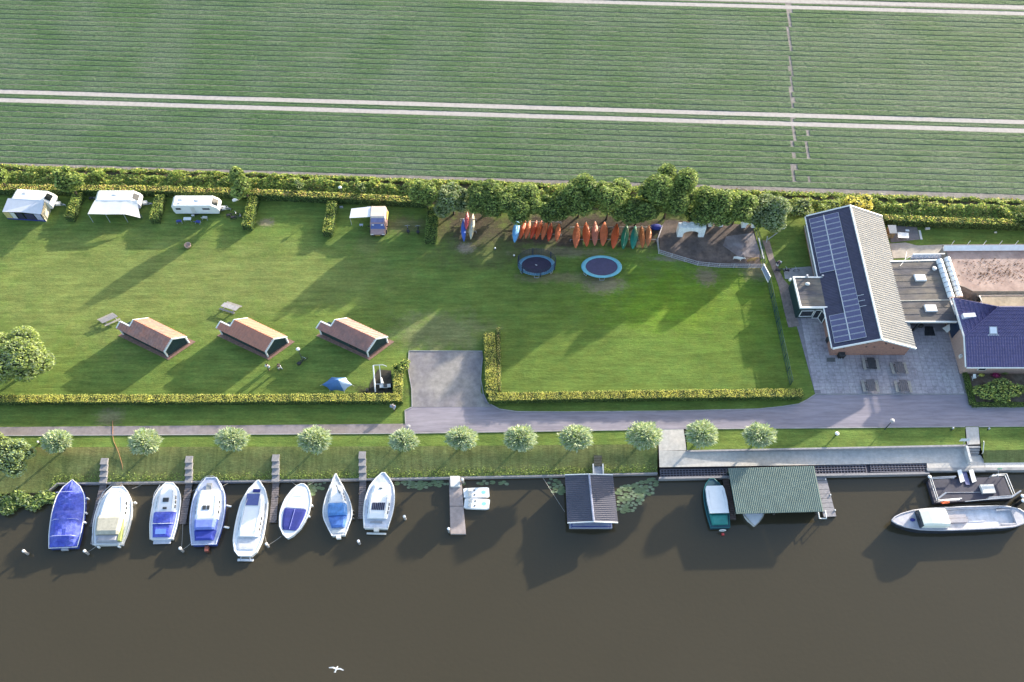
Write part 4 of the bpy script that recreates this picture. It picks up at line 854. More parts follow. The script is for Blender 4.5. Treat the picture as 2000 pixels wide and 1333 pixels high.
mb = MB(); c2 = P(1426,920,.9); mb.box(c2.x, b_.x-.05, b_.y-.05, b_.y+.03, WZ+.1, .8); mb.build('rear_sun_block', dgreen, bh)  # second added wall, at the back, also shuts sunlight out from under the roof
def planked(root, a0, a1, b0, b1, z, n, mat, name='plank', gap=.035, th=.07):
    """planks across from side a (a0->a1) to side b (b0->b1); px points"""
    A0, A1, B0, B1 = P(*a0, z), P(*a1, z), P(*b0, z), P(*b1, z); src = None
    for k in range(n):
        t0, t1 = k/n, (k+1)/n; q = [A0.lerp(A1, t0), B0.lerp(B1, t0), B0.lerp(B1, t1), A0.lerp(A1, t1)]
        c_ = sum(q, Vector())/4
        if src is None or abs((q[0]-q[1]).length-src[2]) > .04:
            mb = MB(); d1 = (q[3]-q[0]).normalized()*gap/2
            mb.slab([q[0]+d1, q[1]+d1, q[2]-d1, q[3]-d1][::-1], th); o = mb.build(name, mat, root); src = (o, c_, (q[0]-q[1]).length)
        else: o = share(name, src[0], root, c_-src[1]); o.location.z += random.uniform(-.01, .012)
def pontoon(label, tl, tr, br, bl, z, n, mat, grp=None):
    root = thing('pontoon', label, 'pontoon', P(*tl, WZ), grp); planked(root, tl, bl, tr, br, z, n, mat)
    mb = MB(); q = [P(*p, z-.08) for p in (bl, br, tr, tl)]; mb.slab(q, .3); mb.build('float', darkw, root); return root
pontoon('dark brown plank pontoon between the teal boat and the green boathouse', (1411,935), (1423,935), (1438,1014.5), (1426,1014.5), WZ+.35, 22, M('brown_plank', (.13,.09,.08), .85, .2, 4))
pr = pontoon('grey plank pontoon on the right side of the green boathouse', (1590,931), (1613,930), (1633.5,1009), (1609,1010), WZ+.35, 9, M('grey_plank', (.27,.26,.28), .85, .12, 4))
for x_, y_ in ((1612,937),(1622,967),(1631,997)):
    mb = MB(); p = P(x_, y_, WZ+.4); mb.box(p.x-.05, p.x+.05, p.y-.08, p.y+.08, WZ+.35, WZ+.5); mb.build('cleat', white, pr)
mb = MB()
for dx in (0, 14): mb.tube([P(1598+dx,998,WZ+.4), P(1598+dx,1000,WZ+1.0), P(1600+dx,1011,WZ+1.0), P(1600+dx,1013,WZ-.2)], .07, 5)
mb.tube([P(1600,1013,WZ+.2), P(1614,1013,WZ+.2)], .07, 5); mb.build('ladder', white, pr)
# houseboat
hbz, hbr = .35, 1.05
hb = thing('houseboat', 'small houseboat with a low ribbed anthracite gable roof', 'houseboat', P(1156,980,WZ))
TL, TR, BRc, BLc, rT, rB = P(1103.5,929,hbz), P(1197,929,hbz), P(1207,1020.5,hbz), P(1108.3,1021,hbz), P(1150.5,927.5,hbr), P(1159.5,1018.5,hbr)
ribbed([TL, BLc, rB, rT], 24, .05).build('roof_slope', hbroof, hb); ribbed([BRc, TR, rT, rB], 24, .05).build('roof_slope', hbroof, hb)
mb = MB(); u = Vector((0,0,.1))
for a, b_, s_ in ((BLc,rB,-1),(rB,BRc,-1),(TL,rT,1),(rT,TR,1)):
    mb = MB(); d = Vector((0,.1*s_,0)); mb.hexa([a-u, b_-u, b_+d-u, a+d-u], [a+u, b_+u, b_+d+u, a+d+u]); mb.build('verge_board', fascia, hb)
mb = MB(); mb.tube([rT+u*.6, rB+u*.6], .12); mb.build('ridge_cap', M('blue_grey_cap', (.3,.32,.42), .4), hb)
wl_ = [Vector((p.x, p.y, 0)) for p in (BLc.lerp(TR,.07), BRc.lerp(TL,.07), TR.lerp(BLc,.05), TL.lerp(BRc,.05))]
mb = MB(); mb.hexa([p+Vector((0,0,WZ+.4)) for p in wl_], [p+Vector((0,0,hbz-.05)) for p in wl_]); mb.build('cabin_wall', M('blue_grey_boards', (.16,.19,.30), .7, .1), hb)
mb = MB(); q = [P(1112,1031,WZ+.45), P(1196,1031,WZ+.45), P(1189,934,WZ+.45), P(1110,934,WZ+.45)]; mb.hexa([Vector((p.x,p.y,WZ-.3)) for p in q], q); mb.build('hull', M('pale_blue_hull', (.32,.34,.45), .5), hb)
mb = MB(); a, b_ = P(1117,1029,WZ+.9), P(1192,1029,WZ+.9); mb.tube([a, b_], .05); mb.tube([a+Vector((0,.35,0)), a, Vector((a.x,a.y,WZ+.45))], .05); mb.tube([b_+Vector((0,.35,0)), b_, Vector((b_.x,b_.y,WZ+.45))], .05); mb.build('railing', navy, hb)
gy = thing('gangway', 'gangway from the grass to the houseboat, dark steps above a white landing', 'gangway', P(1168,900,-.5))
planked(gy, (1160,864), (1160,911), (1175.5,864), (1175.5,911), -.28, 9, M('mossy_tread', (.04,.045,.04), .9, .3, 4), 'tread')
mb = MB(); mb.slab([P(1160,926,-.62), P(1177,926,-.62), P(1176,910,-.45), P(1159,910,-.45)], .06); mb.build('landing', deckg, gy)
for x_ in (1158.5, 1177.5):
    mb = MB(); addbeam(mb, P(x_,906,-.2), P(x_+1,926,-.45), .14, .25); mb.build('side_rail', white, gy)
# four jetties with steps
stepm = M('jetty_step', (.26,.25,.26), .9, .12, 3); plankm = M('jetty_plank', (.17,.15,.155), .9, .22, 4)
for k, (st0, st1, en, w, lab, nstep) in enumerate((((204.5,895),(202.5,944),(182,1029),13,'leftmost timber jetty, between the blue-covered boat and the boat with a beige canopy',4), ((370,891),(369.5,943),(356,1024),13,'timber jetty between the blue-canopy boat and the blue-hulled boat',4),
       ((539,888),(539,941),(533,1021),13,'timber jetty between the long white cruiser and the navy covered boat',4), ((708,882),(709,938),(706,1014),13,'timber jetty between the pointed boat and the boat with the solar panel',4))):
    root = thing('jetty', lab, 'jetty', P(st1[0], st1[1], QZ), 'timber mooring jetties')
    for i in range(nstep):
        t0, t1 = i/nstep, (i+1)/nstep; z_ = bankz(min(1,(20+50*t0)/72))+.12
        a = P(st0[0]+(st1[0]-st0[0])*t0, st0[1]+(st1[1]-st0[1])*t0, z_); b_ = P(st0[0]+(st1[0]-st0[0])*t1, st0[1]+(st1[1]-st0[1])*t1, z_)
        ww = w*.5/15.9; mb = MB(); mb.hexa([(a.x-ww,b_.y,z_-.5),(a.x+ww,b_.y,z_-.5),(a.x+ww,a.y,z_-.5),(a.x-ww,a.y,z_-.5)], [(a.x-ww,b_.y,z_),(a.x+ww,b_.y,z_),(a.x+ww,a.y,z_),(a.x-ww,a.y,z_)]); mb.build('step', stepm, root)
    planked(root, (st1[0]-w/2, st1[1]), (en[0]-w/2, en[1]), (st1[0]+w/2, st1[1]), (en[0]+w/2, en[1]), -1.02, 18, plankm)
    mb = MB()
    for s_ in (-1, 1): addbeam(mb, P(st1[0]+s_*w*.35, st1[1], -1.1), P(en[0]+s_*w*.35, en[1], -1.1), .12, .2)
    mb.build('bearer', darkw, root)
    for t in (.35, .97):
        for s_ in (-1, 1):
            p = P(st1[0]+(en[0]-st1[0])*t+s_*w*.5, st1[1]+(en[1]-st1[1])*t, -1.0); mb = MB(); mb.cyl(p.x, p.y, WZ-.5, -.93, .09); mb.build('pile', darkw, root)
# concrete pontoon with white box
cp = thing('concrete_pontoon', 'pale concrete pontoon with a white box where the pedal boats are moored', 'pontoon', P(892,985,WZ))
for a, b_, c_, d in (((877,932),(901,932),(905,988.5),(878.5,988.5)), ((878.5,989.5),(905,989.5),(910,1043),(880,1043))):
    mb = MB(); q = [P(*p, WZ+.42) for p in (d, c_, b_, a)]; mb.slab(q, .5); mb.build('slab', M('pontoon_concrete', (.33,.28,.27), .9, .12, 2), cp)
mb = MB(); q = [P(*p, WZ+.75) for p in ((880,950.5),(898.5,950.5),(898,930),(879,930))]; mb.slab(q, .32); mb.build('gangway_plate', offwhite, cp)
mb = MB(); q = [P(*p, QZ+.1) for p in ((880,933),(899,933),(899,924),(879,924))]
# ------------------------------------------------------------------ boats
def boat(name, label, cat, bow, stern, beam, prof, hullm, zd=.75, deckm=None, well=None, rim=white, group='pleasure boats moored at the bank', sheer=.25, floor=.2, floorm=None, rimr=.05, flare=.95):
    """bow / stern: px at deck height; prof: (t, half width fraction), t from stern 0 to bow 1; well: (t0, t1, fraction)"""
    zw = WZ; T, L, m_ = fit(P(*bow, zw+zd*MY), P(*stern, zw+zd*MY)); T = Matrix.Translation((0,0,-zd*MY)) @ T
    root = thing(name, label, cat, (m_.x, m_.y, zw), group); Wd = beam*.96/(CAM_F/101.0)/MX/2
    ts = sorted(set([i/16 for i in range(17)]+[p[0] for p in prof]+([well[0], well[1]] if well else []))); pt = [p[0] for p in prof]; pw_ = [p[1] for p in prof]
    def hw(t):  # smooth profile
        i = max(0, min(len(pt)-2, sum(1 for q_ in pt if q_ <= t)-1)); 
        p0, p1, p2, p3 = (pw_[max(i-1,0)], pw_[i], pw_[i+1], pw_[min(i+2,len(pt)-1)]); u = (t-pt[i])/max(pt[i+1]-pt[i],1e-6)
        return max(.0, .5*((2*p1)+(-p0+p2)*u+(2*p0-5*p1+4*p2-p3)*u*u+(-p0+3*p1-3*p2+p3)*u**3)*1.0)*Wd
    Y = lambda t: (t-.5)*L; zs = lambda t: zd+sheer*max(0, t-.5)**2*4*.5
    mb = MB(T); rings = []
    for t in ts:
        w = max(hw(t), .02); z = zs(t); yb = Y(t)-(.06*L*max(0,t-.85)/.15)*0
        rings.append([(-w,Y(t),z),(-w*.96,Y(t),z*.6),(-w*flare,Y(t)-.02*L*(t > .9),.02),(-w*.6*flare,Y(t)-.03*L*(t>.9),-.3),(w*.6*flare,Y(t)-.03*L*(t>.9),-.3),(w*flare,Y(t)-.02*L*(t > .9),.02),(w*.96,Y(t),z*.6),(w,Y(t),z)])
    vs_ = [p for r_ in rings for p in r_]; fs = []
    for i in range(len(rings)-1):
        for j in range(7): fs.append((i*8+j, i*8+j+1, (i+1)*8+j+1, (i+1)*8+j))
    fs += [tuple(range(8))[::-1], tuple(range((len(rings)-1)*8, len(rings)*8))]
    mb.add(vs_, fs); mb.build('hull', hullm, root)
    mb = MB(T); dm = deckm or gel
    for t0, t1 in zip(ts, ts[1:]):
        w0, w1, z0, z1 = max(hw(t0)*.93,.01), max(hw(t1)*.93,.01), zs(t0)-.03, zs(t1)-.03
        if well and well[0] <= t0 and t1 <= well[1]:
            c0, c1 = hw(t0)*well[2], hw(t1)*well[2]
            for s_ in (-1, 1): mb.add([(s_*w0,Y(t0),z0),(s_*w1,Y(t1),z1),(s_*c1,Y(t1),z1),(s_*c0,Y(t0),z0)], [(0,1,2,3)]); mb.add([(s_*c0,Y(t0),z0),(s_*c1,Y(t1),z1),(s_*c1,Y(t1),floor),(s_*c0,Y(t0),floor)], [(0,1,2,3)])
            if abs(t0-well[0]) < 1e-6: mb.add([(-c0,Y(t0),z0),(c0,Y(t0),z0),(c0,Y(t0),floor),(-c0,Y(t0),floor)], [(0,1,2,3)])
            if abs(t1-well[1]) < 1e-6: mb.add([(-c1,Y(t1),z1),(c1,Y(t1),z1),(c1,Y(t1),floor),(-c1,Y(t1),floor)], [(0,1,2,3)])
        else: mb.add([(-w0,Y(t0),z0),(w0,Y(t0),z0),(w1,Y(t1),z1),(-w1,Y(t1),z1)], [(0,1,2,3)])
    mb.build('deck', dm, root)
    if well:
        m2 = MB(T); tt = [t for t in ts if well[0] <= t <= well[1]]
        for t0, t1 in zip(tt, tt[1:]): c0, c1 = hw(t0)*well[2], hw(t1)*well[2]; m2.add([(-c0,Y(t0),floor),(c0,Y(t0),floor),(c1,Y(t1),floor),(-c1,Y(t1),floor)], [(0,1,2,3)])
        m2.build('cockpit_floor', floorm or deckg, root)
    mb = MB(T); out = [(-max(hw(t),.02)*.985, Y(t), zs(t)) for t in ts]+[(max(hw(t),.02)*.985, Y(t), zs(t)) for t in ts[::-1]]
    mb.tube(out, rimr, 5, close=True); mb.build('gunwale', rim, root)
    class Bt: pass
    b = Bt(); b.T, b.L, b.root, b.hw, b.Y, b.zs, b.W = T, L, root, hw, Y, zs, Wd
    return b
def cabin(b, name, t0, t1, k, h, mat, top=.85, steps=6, z0=None, minw=.0, label=None, parent=None, kx=None):
    mb = MB(b.T); rings = []
    for i in range(steps+1):
        t = t0+(t1-t0)*i/steps; w = b.hw(t)*k if kx is None else kx*b.W; z = (b.zs(t) if z0 is None else z0)-.04; f = 1 if 0 < i < steps else .97
        sh = top; hh = h*(1 if 0 < i < steps else .8)
        rings.append([(-w,b.Y(t),z),(-w*sh,b.Y(t),z+hh*.75),(-w*sh*.8,b.Y(t),z+hh),(w*sh*.8,b.Y(t),z+hh),(w*sh,b.Y(t),z+hh*.75),(w,b.Y(t),z)])
    mb.loft(rings); o = mb.build(name, mat, parent or b.root, label=label)
    if name == 'cabin' and h > .3:
        for s_ in (-1, 1):
            for k0 in (1, 2, 3):
                if k0+1 > steps-1: continue
                r0, r1 = rings[k0], rings[k0+1]; i0, i1 = (0, 1) if s_ < 0 else (5, 4); L_ = lambda A, B, t: Vector(A).lerp(Vector(B), t); g = Vector((s_*.02, 0, .02))
                lo0, hi0, lo1, hi1 = L_(r0[i0], r0[i1], .35), L_(r0[i0], r0[i1], .85), L_(r1[i0], r1[i1], .35), L_(r1[i0], r1[i1], .85)
                q = [lo0.lerp(lo1, .15)+g, lo0.lerp(lo1, .85)+g, hi0.lerp(hi1, .85)+g, hi0.lerp(hi1, .15)+g]; m2 = MB(b.T); m2.poly(q if s_ > 0 else q[::-1]); m2.build('window', glass, o)
            m2 = MB(b.T); i_ = 2 if s_ < 0 else 3; m2.tube([Vector(rings[k_][i_])+Vector((-s_*-.0, 0, .08)) for k_ in range(1, steps)], .025, 5); m2.build('grab_rail', galv, o)
    return o
def bbox(b, name, x0, x1, t0, t1, z0, z1, mat, parent=None):
    mb = MB(b.T); mb.box(x0*b.W, x1*b.W, b.Y(t0), b.Y(t1), z0, z1); return mb.build(name, mat, parent or b.root)
def tube_b(b, name, pts, r, mat, parent=None, close=False):
    mb = MB(b.T); mb.tube([(p[0]*b.W, b.Y(p[1]), p[2]) for p in pts], r, 6, close); return mb.build(name, mat, parent or b.root)
def fender(b, x, t, z=.45, mat=None):
    mb = MB(b.T); X = x*b.W; mb.tube([(X, b.Y(t), z+.32), (X, b.Y(t), z+.25), (X, b.Y(t), z-.2), (X, b.Y(t), z-.28)], [.04,.13,.13,.03], 8); mb.build('fender', mat or white, b.root)
# 1 blue canvas covered cruiser
b = boat('covered_boat', 'cruiser entirely under bright blue canvas, leftmost of the moored boats', 'boat', (142,938), (123,1070), 66, [(0,.86),(.2,.97),(.5,1),(.75,.86),(.9,.52),(1,.02)], hullblue, zd=.85)
def cover(b, stations, mat, name='canvas_cover', sub=5, label=None, k=.95):
    mb = MB(b.T); rings = []
    for i in range(len(stations)-1):
        (t0, h0, p0), (t1, h1, p1) = stations[i], stations[i+1]
        for j in range(sub):
            u = j/sub; t = t0+(t1-t0)*u; h = h0+(h1-h0)*(u*u*(3-2*u)); pk = p0+(p1-p0)*u; w = b.hw(t)*k; z = b.zs(t)-.02; rr = []
            for q_ in range(9):
                s_ = -1+q_/4; prof_ = (1-abs(s_)**pk); wr = .07*math.sin(t*46+q_*2.3+math.sin(t*17)*2)*(1-abs(s_)); rr.append((s_*w, b.Y(t), z+h*prof_+wr))
            rings.append(rr)
    t, h, pk = stations[-1]; rings.append([((-1+q_/4)*b.hw(t)*k, b.Y(t), b.zs(t)-.02+h*(1-abs(-1+q_/4)**pk)) for q_ in range(9)])
    vs_ = [p for r_ in rings for p in r_]; fs = [(i*9+j, i*9+j+1, (i+1)*9+j+1, (i+1)*9+j) for i in range(len(rings)-1) for j in range(8)]+[tuple(range(9))]
    mb.add(vs_, fs); return mb.build(name, mat, b.root, smooth=False, label=label)
cv = cover(b, [(.01,.25,3),(.10,.75,3),(.14,1.05,3),(.38,1.15,3),(.47,.95,3),(.53,.6,2.2),(.7,.62,1.3),(.85,.5,1.1),(.985,.05,1)], blue_cv)
for t in (.14,.38,.80): tube_b(b, 'canvas_bow', [(-.8,t,b.zs(t)+.55),(-.55,t,b.zs(t)+1.05 if t < .5 else b.zs(t)+.6),(.55,t,b.zs(t)+1.05 if t < .5 else b.zs(t)+.6),(.8,t,b.zs(t)+.55)], .04, M('pale_blue_tape', (.45,.48,.75), .7), cv)
fender(b, 1.04, .5); fender(b, 1.05, .36); fender(b, 1.0, .72)
bbox(b, 'transom_ladder', -.15, .25, -.03, .0, .2, .6, galv)
# 2 white cruiser, beige canopy
b = boat('cruiser', 'white cruiser with a worn beige canopy, second boat from the left', 'boat', (231,951), (210,1064), 74, [(0,.80),(.25,.96),(.5,1),(.75,.86),(.92,.55),(1,.30)], gel, zd=.8)
cabin(b, 'cabin', .40, .90, .78, .55, gel, .86)
cabin(b, 'canopy', .14, .46, .80, 1.25, beige, .86); cabin(b, 'canopy_window', .03, .15, .76, .75, M('clear_canvas_window', (.33,.33,.36), .25, .1), .9)
bbox(b, 'side_canvas', .60, .74, .04, .40, .75, 1.5, olive)
tube_b(b, 'bow_rail', [(-.86,.68,1.3),(-.66,.88,1.45),(-.3,1.0,1.5),(.3,1.0,1.5),(.66,.88,1.45),(.86,.68,1.3)], .035, galv)
tube_b(b, 'stern_rail', [(-.84,.18,1.2),(-.82,.0,1.2),(.82,.0,1.2),(.86,.18,1.2)], .035, galv); fender(b, 1.05, .72); fender(b, -.5, -.03); fender(b, .6, -.03)
# 3
b = boat('cruiser', 'white cruiser with a bright blue cockpit cover, left of the second jetty', 'boat', (331,944), (315,1053), 57, [(0,.80),(.25,.96),(.5,1),(.75,.93),(.9,.68),(1,.28)], gel, zd=.75)
cabin(b, 'cabin', .44, .93, .74, .4, gel, .84); bbox(b, 'hatch', -.2, .2, .64, .71, 1.05, 1.26, dark); bbox(b, 'hatch', -.12, .14, .51, .54, 1.05, 1.3, dark)
c_ = cabin(b, 'cockpit_cover', .24, .46, .80, .62, blue_cv, .86); cabin(b, 'cockpit_cover', .03, .24, .78, .42, blue_cv, .86)
bbox(b, 'cover_window', -.42, .32, .07, .16, 1.05, 1.16, M('blue_window', (.12,.22,.55), .3), c_); tube_b(b, 'cover_tape', [(-.76,.25,1.25),(.76,.25,1.3)], .04, white, c_)
bbox(b, 'swim_platform', -.6, .6, -.07, 0, .25, .36, M('platform_grey', (.5,.52,.6), .5))
tube_b(b, 'bow_rail', [(-.96,.62,1.1),(-.86,.8,1.3),(-.55,.95,1.3)], .03, galv)
# 4
b = boat('cruiser', 'cruiser with blue hull and white superstructure, right of the second jetty', 'boat', (413,934), (398,1064), 68, [(0,.72),(.25,.93),(.5,1),(.75,.9),(.9,.62),(1,.32)], hullblue, zd=.95, deckm=M('pale_blue_deck', (.42,.46,.60), .5), rim=M('pale_blue_rim', (.5,.55,.7), .4), rimr=.07)
cabin(b, 'cabin', .36, .80, .74, .5, gel, .86); bbox(b, 'hatch', -.2, .12, .80, .91, 1.1, 1.3, M('hatch_frame', (.30,.30,.30), .5)); bbox(b, 'skylight', -.26, -.06, .50, .56, 1.35, 1.5, dark); bbox(b, 'skylight', 0, .16, .50, .56, 1.35, 1.5, dark)
cabin(b, 'canopy', .20, .36, .72, .95, M('mid_blue_canvas', (.14,.20,.55), .8, .1), .88); cabin(b, 'aft_cover', .06, .20, .74, .5, M('deep_blue_canvas', (.035,.055,.34), .8, .1), .9)
bbox(b, 'outboard', .05, .25, -.09, -.01, .1, .8, M('motor_red_brown', (.18,.06,.05), .5)); tube_b(b, 'bow_rail', [(-.8,.78,1.5),(-.45,.95,1.65),(-.2,1.0,1.7),(.2,1.0,1.7),(.45,.95,1.65),(.8,.78,1.5)], .035, galv)
for t in (.58,.26): 
    mb = MB(b.T); mb.tube([(b.W*1.03,b.Y(t),.75),(b.W*1.30,b.Y(t)-.1,.5)], [.12,.14], 8); mb.build('fender', white, b.root)
# 5
b = boat('long_cruiser', 'long all-white cruiser with a dark solar panel on its foredeck', 'boat', (505,939), (478,1086), 60, [(0,.42),(.06,.72),(.2,.95),(.45,1),(.7,.9),(.88,.55),(.96,.22),(1,.04)], gel, zd=.85, rimr=.08)
cabin(b, 'cabin', .24, .80, .76, .55, gel, .86, steps=8); 
mb = MB(b.T); mb.box(-.52*b.W,.34*b.W,b.Y(.645),b.Y(.80),1.32,1.42); sp = mb.build('solar_panel', M('solar_blue_grey', (.10,.12,.30), .3, .08, 3), b.root)
tube_b(b, 'panel_frame', [(-.54,.64,1.4),(.36,.64,1.4),(.36,.805,1.4),(-.54,.805,1.4)], .03, alu, sp, True)
bbox(b, 'bow_cushion', -.22, .26, .835, .875, .9, 1.08, navy); cabin(b, 'stern_cockpit', .08, .23, .74, .12, M('light_deck_grey', (.55,.56,.60), .5), .95)
tube_b(b, 'grab_rail', [(.80,.25,1.0),(.86,.45,1.05),(.8,.68,1.05)], .03, dark); bbox(b, 'bathing_platform', -.5, .55, -.055, -.025, .25, .36, M('platform_white', (.6,.62,.66), .5)); tube_b(b, 'platform_arm', [(-.3,.02,.4),(-.3,-.05,.35)], .05, galv); tube_b(b, 'platform_arm', [(.3,.02,.4),(.3,-.05,.35)], .05, galv)
# 6
b = boat('day_boat', 'white double-ended boat with a navy cockpit cover', 'boat', (591,946), (561,1051), 58, [(0,.04),(.06,.36),(.2,.76),(.45,1),(.7,.93),(.88,.62),(.96,.36),(1,.12)], gel, zd=.75, rimr=.07)
cv = cabin(b, 'cockpit_cover', .14, .53, .78, .22, navy, .92, steps=7); tube_b(b, 'cover_seam', [(.0,.15,.98),(.0,.52,1.0)], .03, M('seam_blue', (.2,.22,.55), .6), cv)
cabin(b, 'foredeck', .55, .93, .8, .1, gel, .8, steps=6); tube_b(b, 'bow_seam', [(-.3,.80,.95),(.3,.80,.95)], .02, galv); fender(b, 1.04, .62); fender(b, 1.04, .42)
# 7
b = boat('pointed_boat', 'pointed white boat with a light blue tarpaulin over its cockpit', 'boat', (656,926), (661,1046), 58, [(0,.46),(.1,.66),(.28,.97),(.42,1),(.6,.82),(.8,.45),(.92,.18),(1,.02)], gel, zd=.75, deckm=M('pale_deck', (.55,.56,.58), .5), rimr=.06)
cabin(b, 'cabin', .48, .78, .70, .35, gel, .85)
cv = cabin(b, 'tarpaulin', .30, .50, .68, .75, lblue, .9); cabin(b, 'tarpaulin', .12, .30, .66, .5, M('mid_blue_tarp', (.07,.17,.48), .6, .2), .9)
bbox(b, 'stern_locker', -.4, .4, .04, .09, .7, .82, offwhite); bbox(b, 'outboard', -.15, .15, -.05, -.0, .2, .8, offwhite)
tube_b(b, 'mast_step', [(.0,.80,1.0),(.25,.66,1.15)], .04, dark); tube_b(b, 'bow_rail', [(-.5,.72,1.1),(-.16,.93,1.3),(0,.98,1.35),(.16,.93,1.3),(.5,.72,1.1)], .025, galv)
for t in (.38,.32,.26): fender(b, 1.05, t, .4, dark)
# 8
b = boat('cruiser', 'white cruiser with a black flexible solar panel, right of the fourth jetty', 'boat', (749,924), (734,1032), 60, [(0,.80),(.25,.97),(.5,1),(.75,.82),(.9,.46),(1,.10)], gel, zd=.8, deckm=M('deck_blue_white', (.55,.58,.66), .45), rimr=.07)
cabin(b, 'foredeck_cabin', .55, .78, .72, .35, gel, .85); cabin(b, 'cabin', .16, .60, .74, .6, gel, .88)
mb = MB(b.T)
for i in range(7): mb.box((-.42+.125*i)*b.W, (-.42+.125*i+.10)*b.W, b.Y(.30), b.Y(.43), 1.36, 1.42)
mb.build('solar_panel', M('solar_black', (.03,.03,.06), .35), b.root); bbox(b, 'hatch', -.1, .1, .69, .71, 1.1, 1.2, dark); bbox(b, 'aft_grille', -.42, .38, .09, .12, .8, .92, M('grille_grey', (.3,.31,.34), .6))
bbox(b, 'bathing_platform', -.6, .7, -.09, -.06, .2, .3, offwhite); bbox(b, 'outboard', -.12, .2, -.05, .01, .2, .9, offwhite)
# pedal boats
def pedal(x0, y0, x1, y1, w, label):
    a, b2 = P(x1, y1, WZ+.4), P(x0, y0, WZ+.4); T, L, m_ = fit(a, b2); T = Matrix.Translation((0,0,-.4)) @ T
    root = thing('pedal_boat', label, 'pedal boat', (m_.x, m_.y, WZ), 'white pedal boats at the pontoon'); W = w
    mb = MB(T)
    for s_ in (-1, 1):
        mb.loft([[(s_*W*.30+math.cos(q_)*W*.2*k, y, .18+math.sin(q_)*.3*k) for q_ in [i*math.pi/4 for i in range(8)]] for y, k in ((-L/2,.55),(-L*.4,.95),(0,1),(L*.4,.95),(L/2,.5))])
    mb.build('float', gel, root)
    mb = MB(T); mb.loft([[(-W*.48*k,y,.3),(-W*.46*k,y,.55),(W*.46*k,y,.55),(W*.48*k,y,.3)] for y, k in ((-L*.49,.84),(-L*.42,.98),(0,1),(L*.42,.98),(L*.5,.85))]); mb.build('deck', gel, root)
    for s_ in (-1, 1):
        mb = MB(T); mb.box(s_*W*.22-.2, s_*W*.22+.2, -L*.30, -L*.18, .55, .75); mb.box(s_*W*.22-.2, s_*W*.22+.2, -L*.33, -L*.29, .55, 1.0); mb.build('seat', offwhite, root)
        mb = MB(T); mb.box(s_*W*.22-.08, s_*W*.22+.08, -L*.10, -L*.04, .551, .6); mb.build('pedal', dark, root)
    mb = MB(T); n = 10; mb.loft([[(math.cos(i*2*math.pi/n)*.26, L*.28+math.sin(i*2*math.pi/n)*.22, z_) for i in range(n)] for z_ in (.551, .566)]); mb.build('emblem', M('teal_emblem', (.25,.55,.6), .5), root)
pedal(905,963.5,955.5,961.5,1.55,'upper of the two white pedal boats, nearer the bank'); pedal(906.5,983,956,985,1.6,'lower of the two white pedal boats')
# 11 teal boat
b = boat('cabin_boat', 'narrow teal boat with a long white cabin roof left of the boathouse', 'boat', (1390,936), (1407,1031), 47, [(0,.84),(.3,.97),(.55,1),(.75,.9),(.9,.6),(1,.2)], M('teal_hull', (.02,.07,.11), .4), zd=.7, deckm=M('teal_deck', (.035,.09,.12), .5), rim=teal)
cabin(b, 'cabin', .26, .80, .82, .9, teal, .95); mb = MB(b.T)
mb.loft([[(-w*b.W,b.Y(t),1.55),(-w*b.W*.95,b.Y(t),1.66),(w*b.W*.95,b.Y(t),1.66),(w*b.W,b.Y(t),1.55)] for t, w in ((.25,.84),(.5,.9),(.75,.84),(.81,.72))]); mb.build('cabin_roof', gel, b.root)
cabin(b, 'aft_canopy', .05, .25, .80, .62, M('teal_canvas', (.03,.22,.20), .7, .1), .96); mb = MB(b.T); b_y = b.Y(-.03)
mb.tube([(math.cos(i*math.pi/6)*.28+.15, b_y-.2, .75+math.sin(i*math.pi/6)*.28) for i in range(12)], .07, 6, True); mb.build('life_ring', offwhite, b.root); bbox(b, 'red_fender', .1, .3, -.13, -.09, .0, .3, redp)
# 12 under the boathouse
b = boat('day_boat', 'white boat poking out from under the green boathouse roof', 'boat', (1474,1028), (1468,940), 50, [(0,.8),(.3,1),(.55,1),(.78,.74),(.92,.35),(1,.03)], gel, zd=.75, rim=M('tan_rubrail', (.45,.42,.36), .6)); cabin(b, 'cover', .3, .70, .8, .3, navy, .9)
# 13 launch
b = boat('open_launch', 'long grey-white open launch with a cream canopy beside the ferry', 'boat', (1742,1018), (2004,1008), 70, [(0,.30),(.03,.62),(.12,.92),(.3,1),(.65,1),(.82,.86),(.92,.58),(.97,.33),(1,.05)], navyhull, zd=1.35, flare=1.0, deckm=M('launch_deck', (.42,.42,.47), .55), well=(.09,.60,.82), rim=M('launch_rim', (.38,.38,.42), .5), rimr=.10, group=None, floor=.75, floorm=M('launch_floor', (.66,.66,.70), .5), sheer=.3)
cabin(b, 'canopy', .605, .80, .78, 1.35, M('cream_canopy', (.85,.84,.74), .6, .03), .98, steps=3); bbox(b, 'windscreen', -.7, .7, .80, .815, 1.3, 2.3, glass)
bbox(b, 'bench', -.34, .02, .44, .585, .75, 1.35, M('bench_grey', (.33,.32,.36), .7)); bbox(b, 'bench', .06, .36, .44, .585, .75, 1.25, MATS['bench_grey']); bbox(b, 'floor_hatch', -.25, .25, .30, .42, .76, .82, MATS['launch_floor'])
tube_b(b, 'curved_bench', [(-.62,.20,1.15),(-.66,.12,1.15),(-.55,.06,1.15),(-.25,.035,1.15),(.25,.035,1.15),(.55,.06,1.15),(.66,.12,1.15),(.62,.20,1.15)], .16, MATS['launch_rim']); mb = MB(b.T); mb.ball((.0*b.W, b.Y(.85), 1.55), .25, .25, .18); mb.build('winch', navy, b.root)
for t in (.30,.82): mb = MB(b.T); mb.tube([(b.W*(.96 if t<.5 else .72),b.Y(t),.9),(b.W*(1.08 if t<.5 else .86),b.Y(t)-.1,.35)], [.08,.12], 8); mb.build('fender', white, b.root)
